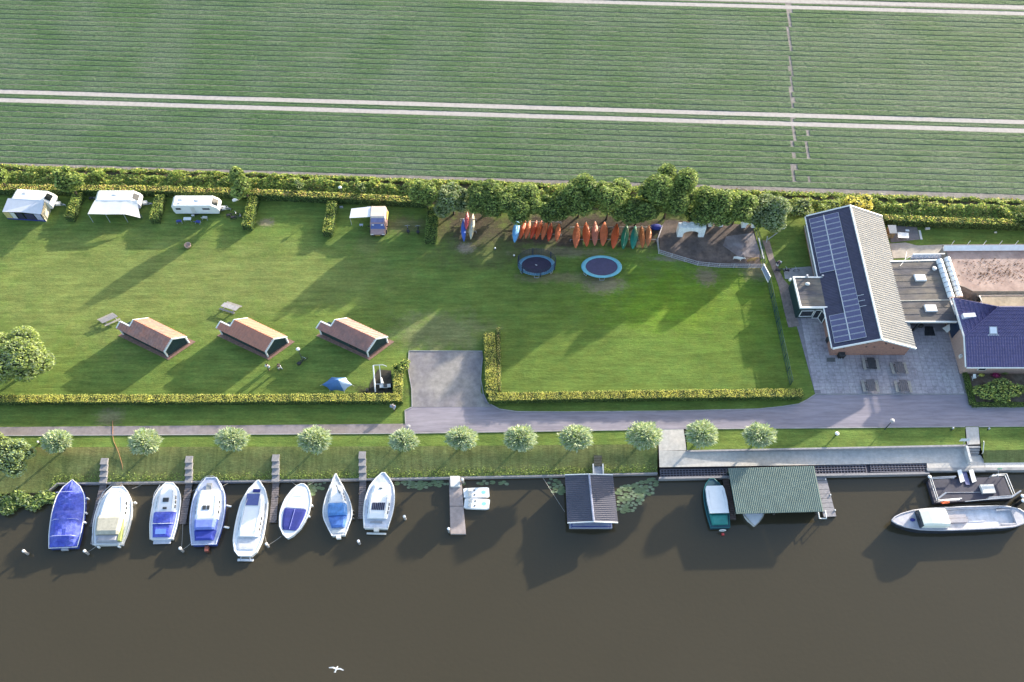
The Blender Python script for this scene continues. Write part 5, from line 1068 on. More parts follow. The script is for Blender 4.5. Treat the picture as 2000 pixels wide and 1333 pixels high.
# ferry
fz = WZ+.55; fr = thing('flat_ferry', 'flat dark-decked foot ferry with steel railings and white ramps', 'ferry', P(1893,955,WZ))
q = [P(1825,983,fz), P(1977,974,fz), P(1960,931,fz), P(1811.5,938,fz)]; mb = MB(); mb.slab(q, .8); mb.build('deck', M('ferry_deck', (.045,.045,.07), .7, .15, 2), fr)
def rail(pl, h=.85, n=None, ends=True, name='railing'):
    mb = MB(); pts_ = [P(a, b_, fz) for a, b_ in pl]; u = Vector((0,0,1))
    for z_ in (h, h*.5): mb.tube([p+u*z_ for p in pts_], .065, 5)
    for a, b_ in zip(pts_, pts_[1:]):
        k = max(1, int((b_-a).length/1.8))
        for i in range(k+1): p = a.lerp(b_, i/k); mb.tube([p, p+u*h], .045, 5)
    mb.build(name, galv, fr)
rail([(1861,936),(1813,938.5),(1827,982),(1872,979)]); rail([(1932,933),(1959,931.5),(1976,973),(1925,977)])
for x_ in (1880.5, 1903.5):
    mb = MB(); mb.hexa([P(x_-4.5,943.5,fz+.05), P(x_+4,940,fz+.05), P(x_-3,917,-.55), P(x_-11,919,-.55)], [P(x_-4.5,943.5,fz+.2), P(x_+4,940,fz+.2), P(x_-3,917,-.4), P(x_-11,919,-.4)]); mb.build('ramp', white, fr)
mb = MB(); mb.slab([P(1887,947,fz+.1), P(1895,947,fz+.1), P(1887,920,-.75), P(1876,920,-.75)], .05); mb.build('gangplank', M('blue_grey_plate', (.12,.13,.28), .5), fr)
mb = MB(); mb.slab([P(1920.5,963.5,fz+.35), P(1945.5,962.5,fz+.35), P(1940,946,fz+.35), P(1914.5,947,fz+.35)], .35); mb.build('white_box', offwhite, fr)
for a, b_ in (((1831,975),(1848,962.5)), ((1975,972),(1994,959))):
    mb = MB(); mb.tube([P(*a, fz+.85), P(*b_, fz+1.0)], .09, 6); mb.build('barrier_arm', galv, fr)
mb = MB(); c_ = P(1846,981.5,fz+.6); mb.tube([c_+Vector((math.cos(i*math.pi/6)*.42,-.02,math.sin(i*math.pi/6)*.26)) for i in range(12)], .09, 6, True); mb.build('life_ring', M('ring_orange', (.75,.16,.06), .6), fr)
mb = MB(); mb.tube([P(1849,962.5,fz+.05), P(1935,961.5,fz+.05)], .03, 4); mb.tube([P(1885,980,fz+.9), P(1920,976.5,fz+.9), P(1976,972,fz+.9)], .04, 4); mb.build('cable', galv, fr)
for k, (x_, y_, lab) in enumerate(((1805,941,'black mooring pile with white cap at the upper left of the ferry'), (1984,978,'black mooring pile with white cap at the lower right of the ferry'), (1985,987,'black mooring pile by the stern of the grey-white launch'))):
    p = P(x_, y_, WZ); root = thing('mooring_pile', lab, 'mooring pile', tuple(p), 'black piles by the ferry'); mb = MB(); mb.cyl(p.x, p.y, WZ-.5, WZ+1.5, .19, .17); mb.build('pile', black, root); mb = MB(); mb.lathe(p.x, p.y, [(.2,WZ+1.5),(.2,WZ+1.58),(0,WZ+1.68)], 10); mb.build('cap', white, root)
for x_, y_, hh, lab in ((55,1083,1.0,'lone leaning mooring post at the far left of the water'), (173,1083,1.0,'mooring post behind the boat with the beige canopy'), (358,1078,1.0,'mooring post behind the blue-canopy boat'), (525,1069,.9,'mooring post behind the long white cruiser'),
        (703,1063,.8,'mooring post between the pointed boat and open water'), (792,1015,.8,'mooring post right of the boat with the flexible solar panel'), (878,1040,1.0,'post at the outer left corner of the concrete pontoon'), (905,944,1.0,'post on the inner right side of the concrete pontoon')):
    p = P(x_, y_, WZ); root = thing('mooring_post', lab, 'mooring post', tuple(p), 'grey mooring posts'); mb = MB(); mb.tube([(p.x, p.y, WZ-.6), (p.x-.05, p.y+.08, WZ+hh)], .15, 8); mb.build('post', M('post_grey', (.30,.29,.29), .8, .1), root)
    mb = MB(); mb.lathe(p.x-.05, p.y+.08, [(.17,WZ+hh-.02),(.17,WZ+hh+.06),(.05,WZ+hh+.10),(0,WZ+hh+.1)], 8); mb.build('cap', white, root)
def rope(a, b_, label, mat=None, r=.022, sag=.12, cat='mooring rope', grp='mooring ropes'):
    mb = MB(); a, b_ = P(*a), P(*b_); mb.tube([a.lerp(b_, t)-Vector((0,0,sag*math.sin(t*math.pi))) for t in (0,.25,.5,.75,1)], r, 4)
    mb.build('mooring_rope', mat or M('pale_rope', (.35,.33,.3), .9), loc=tuple(a), label=label, cat=cat, group=grp)
for a, b_, lab in (((191,1065,-.8),(168,1080,-1.0),'rope from the beige-canopy boat to its post'), ((357,1023,-.9),(354,1074,-.9),'left rope from the second jetty to the post behind it'), ((374,1060,-.7),(355,1075,-.9),'rope from the blue-hulled boat to its post'), ((549,1048,-.8),(522,1066,-.9),'rope from the navy covered boat to its post'),
        ((517,1048,-.8),(521,1064,-.9),'short rope from the long white cruiser to its post'), ((433,951,-.6),(457,935,-.9),'bow rope of the blue-hulled boat'), ((399,942,-.5),(375,960,-.9),'rope from the blue-hulled boat bow to the second jetty'), ((580,949,-.8),(561,935,-1.0),'left bow rope of the navy covered boat'), ((602,948,-.8),(632,929,-1.0),'right bow rope of the navy covered boat'),
        ((258,955,-.8),(283,943,-.9),'bow rope of the beige-canopy boat'), ((1057,928,-.9),(1103,1000,-1.2),'dark line from the bank to the houseboat')):
    rope(a, b_, lab)
hm = M('orange_hose', (.34,.17,.09), .8); mb = MB(); mb.tube([P(220,822,.05), P(220,850,.05), P(222,862,.05), P(232,885,.0), P(239,910,-.45), P(240,930,-.8), P(238,944,-.95), P(233,953,-.7)], .032, 5)
mb.build('garden_hose', hm, loc=tuple(P(220,822,0)), label='orange hose running down the bank to the beige-canopy boat', cat='hose')
# ------------------------------------------------------------------ the campsite
# caravans: x along the length (hitch at +x), built around a base point in metres
def caravan(name, label, base, L, W, Hh, ang=0., hitch=True):
    T = frame(base, ang); root = thing(name, label, 'caravan', tuple(base), 'caravans along the back hedge'); h0 = .45
    prof = [(-L/2+.12,h0),(-L/2,h0+.7),(-L/2+.02,Hh-.35),(-L/2+.3,Hh),(L/2-.75,Hh),(L/2-.15,Hh-.75),(L/2,h0+.75),(L/2-.15,h0)]
    mb = MB(T); rings = []
    for y, k in ((-W/2,.97),(-W/2+.06,1),(W/2-.06,1),(W/2,.97)):
        rings.append([(x*(.985 if k < 1 else 1), y, h0+(z-h0)*(k if k == 1 else .975)) for x, z in prof])
    mb.loft(rings); mb.build('body', gel, root)
    for x in (-.2,):
        for s_ in (-1, 1):
            mb = MB(T); mb.tube([(x, s_*(W/2-.12)-.1*s_, .33), (x, s_*(W/2-.12)+.08*s_, .33)], .33, 12); mb.build('wheel', black, root)
    mb = MB(T); mb.tube([(L/2-.1,.35,.45),(L/2+1.0,0,.45)], .05); mb.tube([(L/2-.1,-.35,.45),(L/2+1.0,0,.45)], .05); mb.tube([(L/2+.9,0,.0),(L/2+.9,0,.6)], .04)
    mb.build('drawbar', galv, root)
    mb = MB(T); mb.box(L/2-.02, L/2+.45, -.3, .3, .45, .85); mb.build('gas_locker', offwhite, root)
    def win(x0, x1, z0, z1, side=-1):
        mb = MB(T); mb.box(x0, x1, side*(W/2+.015)-.01, side*(W/2+.015)+.01, z0, z1); f = mb.build('window', M('window_surround', (.35,.36,.4), .5), root)
        mb = MB(T); mb.box(x0+.05, x1-.05, side*(W/2+.03)-.01, side*(W/2+.03)+.01, z0+.05, z1-.05); mb.build('pane', glass, f)
    def front(y0, y1):
        a = [(L/2-.70,y,Hh-.04) for y in (y0, y1)]; b_ = [(L/2-.18,y,Hh-.68) for y in (y1, y0)]; mb = MB(T)
        mb.add([(p[0]+.03,p[1],p[2]+.03) for p in a+b_], [(0,1,2,3)]); mb.build('front_window', glass, root)
    def hatch(x, y, s_=.22): mb = MB(T); mb.prism([(x-s_,y-s_),(x+s_,y-s_),(x+s_,y+s_),(x-s_,y+s_)], Hh-.01, Hh+.08, .85); mb.build('roof_vent', M('vent_grey', (.5,.5,.5), .4), root)
    return T, root, win, front, hatch
# third: plain white caravan
T, R3, win, front, hatch = caravan('caravan', 'white caravan without awning, chairs and a table in front, third from the left', P(390,411,0), 5.2, 2.15, 2.6)
win(-2.2,-1.6,1.5,2.0); win(.75,1.6,1.5,1.95); front(-.65,.65); hatch(-1.6,.3); hatch(.2,.1); hatch(-1.7,-.55,.14)
mb = MB(T); mb.box(-.55,-.05,-1.11,-1.085,.55,2.2); mb.build('door', offwhite, R3)
# second: caravan with porch awning
T, R2, win, front, hatch = caravan('caravan', 'white caravan with an open-fronted sun canopy, second from the left', P(240,401,0), 4.9, 2.15, 2.6); front(-.6,.6); hatch(-.3,.2); win(-1.4,-.6,1.5,2.0)
mb = MB(T); g = []
for i in range(9):
    row = []
    for j in range(6):
        x = -2.35+4.7*i/8+(-.5+.9*i/8)*j/5; y = -1.0-2.6*j/5; z = 2.55-(.35)*j/5-.10*math.sin(math.pi*i/8)*j/5-(max(0,i-6)*.55)*(j/5)+.03*math.sin(i*2.1+j); row.append((x,y,z))
    g.append(row)
mb.add([p for r_ in g for p in r_], [(i*6+j, (i+1)*6+j, (i+1)*6+j+1, i*6+j+1) for i in range(8) for j in range(5)]); cn_ = mb.build('sun_canopy', M('cream_canvas', (.74,.73,.70), .85, .03), R2, smooth=True)
for x, y in ((-2.8,-3.65),(-.9,-3.65),(1.1,-3.65)): mb = MB(T); mb.tube([(x,y,0),(x,y+.1,2.15)], .035, 5); mb.build('pole', galv, R2)
mb = MB(T); mb.add([(-1.9,-1.15,.1),(1.7,-1.15,.1),(1.7,-1.15,1.8),(-1.9,-1.15,1.8),(2.75,-3.0,.1),(2.75,-3.0,1.1)], [(0,1,2,3),(1,4,5,2)]); mb.build('side_canvas', M('blue_grey_canvas', (.10,.12,.26), .8, .12), R2)
# first: caravan with a full awning
T, R1_, win, front, hatch = caravan('caravan', 'white caravan with a closed blue-trimmed awning, first from the left', P(76,400,0), 4.5, 2.1, 2.6, -.12); front(-.6,.6); hatch(-.9,.3)
mb = MB(T); x0, x1 = -2.55, 1.75; yf = -3.4
mb.add([(x0+.1,-1,2.58),(x1,-1,2.58),(x1+.15,yf,1.95),((x0+x1)/2,yf+.05,2.12),(x0,yf,1.95)], [(0,4,3,2,1)]); mb.build('awning_roof', M('awning_white', (.66,.66,.70), .85, .04), R1_)
mb = MB(T); mb.add([(x0,yf,1.9),(x0+.1,-1,2.5),(x0+.1,-1,0),(x0,yf,0)], [(0,1,2,3)]); mb.build('awning_side', M('awning_side_cream', (.55,.5,.38), .85, .08), R1_); mb = MB(T); mb.add([(x1+.15,yf,1.9),(x1,-1,2.5),(x1,-1,0),(x1+.15,yf,0)], [(3,2,1,0)]); mb.build('awning_side', M('awning_side_cream', (.55,.5,.38), .85, .08), R1_)
for k, (a, b_, m_) in enumerate(((0,.17,M('yellow_panel', (.55,.45,.2), .8)),(.17,.30,offwhite),(.33,.5,M('dark_mesh', (.03,.03,.06), .7)),(.53,.78,M('dark_mesh_blue', (.04,.04,.09), .7)),(.8,.97,M('lilac_panel', (.4,.4,.55), .8)))):
    mb = MB(T); xa, xb = x0+(x1+.15-x0)*a, x0+(x1+.15-x0)*b_; mb.add([(xa+.02,yf-.01,.32),(xb-.02,yf-.01,.32),(xb-.02,yf-.01,1.92),(xa+.02,yf-.01,1.92)], [(0,1,2,3)]); mb.build('awning_panel', m_, R1_)
mb = MB(T); mb.box(x0,x1+.15,yf-.03,yf+.02,.0,.30); mb.build('awning_skirt', navy, R1_)
# camper van with side awning
cb = P(741,441,0); T = frame(cb, math.pi); CV = thing('camper_van', 'dusty pink-brown camper van with a raised cream roof and blue windscreen, front towards the canal', 'camper van', tuple(cb))
vp = M('van_paint_pink_brown', (.36,.24,.235), .35, .06, 2, coat=.4)
mb = MB(T); secs = [(-2.35,.96,.5,1.75),(-2.2,1,.35,1.95),(.6,1,.35,1.95),(1.05,.95,.35,1.85),(1.62,.92,.35,1.15),(2.2,.9,.4,.98),(2.42,.8,.45,.8)]
mb.loft([[(-.93*k,y,zb),(-.93*k,y,zb+(zt_-zb)*.6),(-.80*k,y,zt_),(.80*k,y,zt_),(.93*k,y,zb+(zt_-zb)*.6),(.93*k,y,zb)] for y, k, zb, zt_ in secs]); mb.build('body', vp, CV)
mb = MB(T); mb.loft([[(-.84*k,y,1.9),(-.78*k,y,zt_),(.78*k,y,zt_),(.84*k,y,1.9)] for y, k, zt_ in ((-2.3,.97,2.25),(-2.1,1,2.45),(-.1,1,2.45),(.15,.98,2.3))]); mb.build('high_roof', M('camper_roof_cream', (.62,.52,.46), .5, .05), CV)
mb = MB(T); mb.loft([[(-.80*k,y,1.88),(-.7*k,y,zt_),(.7*k,y,zt_),(.80*k,y,1.88)] for y, k, zt_ in ((.16,1,2.25),(.8,.95,1.97))]); mb.build('roof_fairing', M('fairing_blue', (.18,.18,.33), .4), CV)
mb = MB(T); mb.add([(-.72,1.06,1.88),(.72,1.06,1.88),(.80,1.60,1.20),(-.80,1.60,1.20)], [(3,2,1,0)]); mb.build('windscreen', M('windscreen_blue', (.07,.10,.28), .2, .1, 3), CV)
for s_ in (-1, 1):
    mb = MB(T); mb.box(s_*.5-.12, s_*.5+.12, 1.16, 1.32, 1.80, 1.83); mb.box(s_*.62-.16, s_*.62+.16, 2.40, 2.46, .72, .85); mb.build('headlight', white, CV)
    for y in (1.5, -1.4): mb = MB(T); mb.tube([(s_*.80,y,.32),(s_*.95,y,.32)], .33, 12); mb.build('wheel', black, CV)
    mb = MB(T); mb.box(s_*1.02-.1, s_*1.02+.1, 1.1, 1.2, 1.2, 1.4); mb.build('mirror', black, CV)
mb = MB(T); mb.box(-.7,.7,2.40,2.50,.45,.62); mb.build('bumper', black, CV); mb = MB(T); mb.box(-.26,.26,2.5,2.515,.5,.62); mb.build('number_plate', M('plate_yellow', (.6,.45,.05), .5), CV)
mb = MB(T); mb.add([(.82,-.05,2.32),(.82,-2.2,2.32),(3.05,-2.05,1.95),(3.15,-.1,1.95)], [(0,1,2,3)]); mb.slab([(.82,-2.2,2.30),(.82,-.05,2.30),(3.15,-.1,1.93),(3.05,-2.05,1.93)], .02); mb.build('side_awning', M('awning_plain_white', (.72,.72,.74), .8, .02), CV)
for x, y in ((3.1,-.12),(3.0,-2.0)): mb = MB(T); mb.tube([(x,y,0),(x,y,1.93)], .03, 5); mb.build('awning_pole', galv, CV)
mb = MB(T); mb.tube([(-.98,-.1,1.5),(-.98,-1.8,1.5)], .07, 5); mb.build('side_rail', yellowp, CV)
# seats, tables and small things on the pitches
def chair(base, ang, mat, label, group='folding camping chairs'):
    T = frame(base, ang); root = thing('camping_chair', label, 'chair', tuple(base), group)
    mb = MB(T); mb.box(-.27,.27,-.25,.25,.40,.44); mb.build('seat', mat, root); mb = MB(T); mb.add([(-.27,.25,.42),(.27,.25,.42),(.25,.50,1.02),(-.25,.50,1.02),(-.27,.28,.42),(.27,.28,.42),(.25,.53,1.02),(-.25,.53,1.02)], [(0,1,2,3),(7,6,5,4),(0,3,7,4),(1,5,6,2),(2,6,7,3)]); mb.build('backrest', mat, root)
    for x in (-.27, .27):
        for y in (-.25, .3): mb = MB(T); mb.tube([(x,y,0),(x,-y*.5,.42)], .018, 4); mb.build('leg', galv, root)
def table(base, ang, w, d, h, mat, label, cat='table', name='camping_table', group=None):
    T = frame(base, ang); root = thing(name, label, cat, tuple(base), group)
    mb = MB(T); mb.box(-w/2,w/2,-d/2,d/2,h-.04,h); mb.build('tabletop', mat, root)
    for x in (-w/2+.08, w/2-.08):
        for y in (-d/2+.08, d/2-.08): mb = MB(T); mb.tube([(x,y,0),(x,y,h-.04)], .02, 4); mb.build('leg', galv, root)
cvb = M('chair_blue', (.06,.08,.30), .8, .1)
chair(P(351,435,0), 3.3, cvb, 'blue folding lounger left of the white table by the third caravan'); chair(P(388,436,0), 2.8, cvb, 'blue folding chair right of the white table by the third caravan'); chair(P(401,428,0), 3.1, offwhite, 'white folding chair under the window of the third caravan')
table(P(368,432,0), 0, .85, .6, .65, white, 'white camping table in front of the third caravan'); table(P(378,424,0), 0, .35, .3, .45, offwhite, 'small white stool at the third caravan door', 'stool', 'stool')
chair(P(241,417,0), 3.0, offwhite, 'pale chair under the canopy of the second caravan'); table(P(232,418,0), 0, .8, .55, .65, M('dark_table', (.06,.07,.15), .7), 'dark table under the canopy of the second caravan')
table(P(706,442,0), 0, .4, .35, .4, M('pale_blue_stool', (.45,.5,.65), .6), 'pale blue stool beneath the camper van awning', 'stool', 'stool')
def crate(base, sx, sy, h, mat, label, cat='box', name='box'):
    T = frame(base, .1); mb = MB(T); mb.prism([(-sx/2,-sy/2),(sx/2,-sy/2),(sx/2,sy/2),(-sx/2,sy/2)], 0, h, .94); o = mb.build(name, mat, loc=tuple(base), label=label, cat=cat)
crate(P(721,407,0), .45, .3, .35, offwhite, 'small white box on the grass behind the camper van'); crate(P(667,406,0), .4, .3, .3, galv, 'small grey box in the corner left of the camper van')
def bicycle(base, ang, label, mat=None):
    T = frame(base, ang); root = thing('bicycle', label, 'bicycle', tuple(base), 'parked bicycles'); mat = mat or dark
    for x in (-.52, .52):
        mb = MB(T); mb.tube([(x+math.cos(i*math.pi/7)*.33, 0, .33+math.sin(i*math.pi/7)*.33) for i in range(14)], .035, 5, True); mb.build('wheel', black, root)
    mb = MB(T); mb.tube([(-.52,0,.33),(-.12,0,.30),(-.2,0,.85)], .03, 5); mb.tube([(-.12,0,.30),(.38,0,.82),(-.18,0,.75),(-.52,0,.33)], .03, 5); mb.tube([(.52,0,.33),(.36,0,.95)], .03, 5); mb.build('bicycle_frame', mat, root)
    mb = MB(T); mb.tube([(.30,-.28,1.0),(.38,0,1.02),(.30,.28,1.0)], .025, 5); mb.build('handlebar', galv, root); mb = MB(T); mb.ball((-.22,0,.9), .14, .08, .04); mb.build('saddle', black, root)
    mb = MB(T); mb.box(-.75,-.35,-.17,.17,.45,.72); mb.build('pannier', M('pannier_black', (.03,.03,.04), .8), root)
bicycle(P(457,423,0), .3, 'dark bicycle nearer the drawbar of the third caravan'); bicycle(P(466,428,0), .15, 'dark bicycle between the third caravan and the hedge divider', M('bike_navy', (.04,.05,.12), .5))
bicycle(P(797,451,0), 1.7, 'dark bicycle on the right of the camper van, left of a pair', M('bike_blue_grey', (.12,.14,.2), .5)); bicycle(P(817,452,0), 1.6, 'dark bicycle beside the shaded hedge divider, right of a pair')
bicycle(P(592,708,0), 1.0, 'bicycle leaning at the foot of the lamp by the huts'); bicycle(P(190,391,0), .1, 'bicycle parked left of the second caravan', M('bike_white', (.4,.4,.45), .5)); bicycle(P(441,412,0), .2, 'pale bicycle on the drawbar of the third caravan', offwhite)
bicycle(P(1527,531,0), .1, 'first bicycle of two lying by the side terrace, the left one'); bicycle(P(1545,531,0), .05, 'second bicycle by the side terrace, the right one', M('bike_white', (.4,.4,.45), .5))
mb = MB(); mb.tube([P(456,392,1.0), P(465,388,1.6)], .22, 8); mb.build('gas_bottle', white, loc=tuple(P(460,400,0)), label='white cylinder-shaped water container behind the third caravan', cat='container')
# picnic tables
def picnic(base, ang, label, topm, group, flip=False):
    T = frame(base, ang); root = thing('picnic_table', label, 'picnic table', tuple(base), group)
    for k in range(4): mb = MB(T); mb.box(-.95,.95,-.38+k*.195,-.38+k*.195+.18,.71,.76); mb.build('plank', topm, root)
    for s_ in (-1, 1):
        for k in range(2): mb = MB(T); y = s_*.68-.14+k*.145; mb.box(-.95,.95,y,y+.13,.42,.46); mb.build('bench_plank', M('bench_pale_wood', (.36,.33,.29), .85, .15, 4), root)
    for x in (-.6, .6):
        mb = MB(T); mb.tube([(x,-.75,0),(x,-.25,.72)], .05, 4); mb.tube([(x,.75,0),(x,.25,.72)], .05, 4); mb.tube([(x,-.80,.40),(x,.80,.40)], .05, 4); mb.build('leg_frame', topm, root)
picnic(P(215,627,0), .72, 'weathered picnic table just left of the leftmost hut', greyw, 'picnic tables on the lawn'); picnic(P(452,604,0), -.48, 'weathered picnic table above the middle hut', M('pale_picnic_wood', (.40,.38,.38), .8, .12, 4), 'picnic tables on the lawn')
pt = M('dark_picnic_wood', (.13,.12,.13), .85, .15, 4); pg = 'picnic tables on the patio'
picnic(P(1699,714,0), 1.55, 'dark picnic table against the brick gable, upper left of the four on the patio', M('very_dark_wood', (.05,.05,.055), .85, .15, 4), pg); picnic(P(1754,722,0), 1.60, 'upper right of the four picnic tables on the patio', pt, pg)
picnic(P(1698,757,0), 1.56, 'lower left of the four picnic tables on the patio, near the road', pt, pg); picnic(P(1762,758,0), 1.56, 'lower right of the four picnic tables on the patio, near the road', pt, pg)
# kayak racks and kayaks
def rack(x0, x1, y, label):
    base = P((x0+x1)/2, y, 0); root = thing('kayak_rack', label, 'rack', tuple(base), 'wooden kayak racks')
    mb = MB()
    for yy in (y-16, y+8): mb.tube([P(x0,yy,.42), P(x1,yy,.42)], .05, 5)
    mb.build('rail', greyw, root)
    for x in (x0, (x0+x1)/2, x1):
        for yy in (y-16, y+8): p = P(x,yy,.42); mb = MB(); mb.tube([(p.x,p.y,0), p], .05, 5); mb.build('post', greyw, root)
rack(1000, 1096, 450, 'low wooden rack under the small kayaks'); rack(1114, 1282, 460, 'low wooden rack under the large canoes'); rack(899, 930, 444, 'small rack holding the blue, red and cream kayaks')
def kayak(a, b_, wpx, mat, label, z=.75, name='kayak', up=False, group='kayaks and canoes stored on racks', mat2=None):
    T, L, m_ = fit(P(*a, z), P(*b_, z)); W = wpx/14.7/MX/2; root = thing(name, label, 'canoe' if name == 'canoe' else 'kayak', (m_.x, m_.y, z-.25), group)
    mb = MB(T); rings = []
    for i in range(13):
        t = i/12; w = max(.03, W*math.sin(math.pi*(.03+.94*t))**.75); h = .10+.24*(w/W)**.6; k = .10*(2*t-1)**2
        rings.append([(math.cos(q)*w, (t-.5)*L, -k+math.sin(q)*h) for q in [j*math.pi/8 for j in range(9)]]+[(-w*.85, (t-.5)*L, -k-.06), (w*.85, (t-.5)*L, -k-.06)])
    mb.loft(rings); mb.build('hull', mat, root, smooth=True)
    mb = MB(T); mb.tube([(0,(-.5+.01)*L,.0),(0,-.4*L,.19),(0,0,.36),(0,.4*L,.19),(0,.49*L,.0)], .035, 4); mb.build('keel', mat2 or mat, root)
    mb = MB(T); mb.tube([(0,.49*L,.02),(0,.515*L,.0)], .05, 5); mb.build('bow_cap', mat2 or offwhite, root)
    return root
oranges = [orange, M('orange_plastic_faded', (.55,.13,.05), .5, .12, 1.5), M('orange_plastic_deep', (.47,.055,.02), .45, .12, 1.5)]
kayak((905,428),(906,471), 10, M('kayak_blue', (.06,.14,.50), .4), 'blue kayak under the red one on the small rack', z=.6); kayak((913,415),(910.5,448), 9, M('kayak_pink_red', (.55,.10,.13), .4), 'pinkish red kayak resting on the blue one', z=1.0); kayak((924,418),(919.5,467), 11, creamp, 'cream kayak with a pale blue tip on the small rack', mat2=M('pale_blue_tip', (.3,.45,.65), .4))
kayak((1011,428.5),(1005,473), 14, sky_p, 'light blue kayak at the left end of the small kayaks')
nm = ['first','second','third','fourth','fifth','sixth']
for k, (a, b_, c_, d) in enumerate(((1026,431,1016,466),(1035,432,1027,465.5),(1048,432,1037,466),(1058,432,1047,467),(1068,432,1059,468),(1077,436,1071,471))):
    kayak((a,b_),(c_,d), 10.5, oranges[k % 3], f'{nm[k]} small orange kayak to the right of the light blue one')
kayak((1092,436.5),(1087,471), 10.5, oranges[1], 'lone small orange kayak at the right end of the small rack')
for k, (a, b_, c_, d, w_, m_, lab, m2) in enumerate(((1127.5,437,1124.5,484,15,oranges[1],'leftmost large orange canoe on the long rack',None),(1144.5,435,1146,481,15,oranges[0],'second large orange canoe from the left on the long rack',None),(1162.5,433.5,1161.7,479,14,M('orange_dull', (.44,.14,.09), .5, .1),'third canoe on the long rack, duller red than its neighbours',None),
        (1181,434.5,1177.5,480,16,oranges[1],'fourth large orange canoe from the left on the long rack',None),(1205,437,1197.5,485,15,oranges[0],'large orange canoe next to the green ones on the long rack',None),(1224,439.5,1217,486,15,greenp,'left green canoe, with a pale upper end',M('pale_green_patch', (.45,.55,.35), .5)),(1241,442.5,1236,486,15,M('green_plastic_blue', (.02,.20,.14), .45),'right green canoe on the long rack',None),
        (1253,442,1255,484,11.5,M('brown_orange', (.42,.12,.04), .5),'narrow brown-orange kayak right of the green canoes',None),(1267.5,441,1266,480,12,M('brown_orange_b', (.45,.15,.06), .45),'rightmost narrow orange kayak beside the pen fence',None))):
    kayak((a,b_),(c_,d), w_, m_, lab, name='canoe' if w_ > 13 else 'kayak', mat2=m2)
# trampolines
def trampoline(cx, cy, rpx, net, label, padm_, matm):
    c_ = P(cx, cy, .7); root = thing('trampoline', label, 'trampoline', (c_.x, c_.y, 0)); D = (CAM_H-.7)/(_s-(666.5-cy)/CAM_F*_c); R = rpx*D/CAM_F; RY = R*.667*1.0
    el = lambda r_, q, z: (c_.x+math.cos(q)*R*r_, c_.y+math.sin(q)*RY*r_, z); n = 40
    mb = MB(); mb.poly([el(.80, i*2*math.pi/n, .68) for i in range(n)]); mb.build('jumping_mat', matm, root)
    mb = MB(); mb.loft([[el(r_, i*2*math.pi/n, z) for i in range(n)] for r_, z in ((.78,.70),(.82,.75),(.96,.75),(1.0,.68),(.97,.64),(.80,.66))], close=True); mb.build('edge_pad', padm_, root, smooth=True)
    for k in range(6 if net else 5):
        q = k*math.pi/3+math.pi/6*0+.52; a, b_ = el(.93,q-.12,0), el(.93,q+.12,0)
        mb = MB(); mb.tube([el(.93,q-.14,.66), a, b_, el(.93,q+.14,.66)], .035, 5); mb.build('leg', galv, root)
        if net: mb = MB(); mb.tube([el(1.0,q+.2,.3), el(1.0,q+.2,2.1)], .06, 6); mb.build('net_pole', M('pole_foam_dark', (.03,.04,.08), .8), root)
    if net:
        mt = M('net_mesh', (.03,.04,.06), .9); mb = MB()
        for z in (.9,1.1,1.3,1.5,1.7,1.9,2.05): mb.tube([el(1.0, i*2*math.pi/24, z) for i in range(24)], .02, 3, True)
        for i in range(48): q = i*2*math.pi/48; mb.tube([el(1.0,q,.7), el(1.0,q,2.05)], .014, 3)
        mb.build('safety_net', mt, root)
        mb = MB(); mb.poly([(c_.x-.22,c_.y+.04,.69),(c_.x+.0,c_.y-.08,.69),(c_.x+.12,c_.y-.02,.69),(c_.x-.1,c_.y+.10,.69)]); mb.build('emblem', offwhite, root)
trampoline(1048,518,37,True,'trampoline with dark net poles, left of the two', M('pad_blue', (.10,.24,.36), .6, .1), M('mat_dark', (.035,.03,.06), .8, .12, 2)); trampoline(1175,521,40,False,'open trampoline with a turquoise edge pad, right of the two', M('pad_turquoise', (.16,.42,.50), .55, .06), M('mat_purple', (.075,.065,.12), .8, .08, 2))
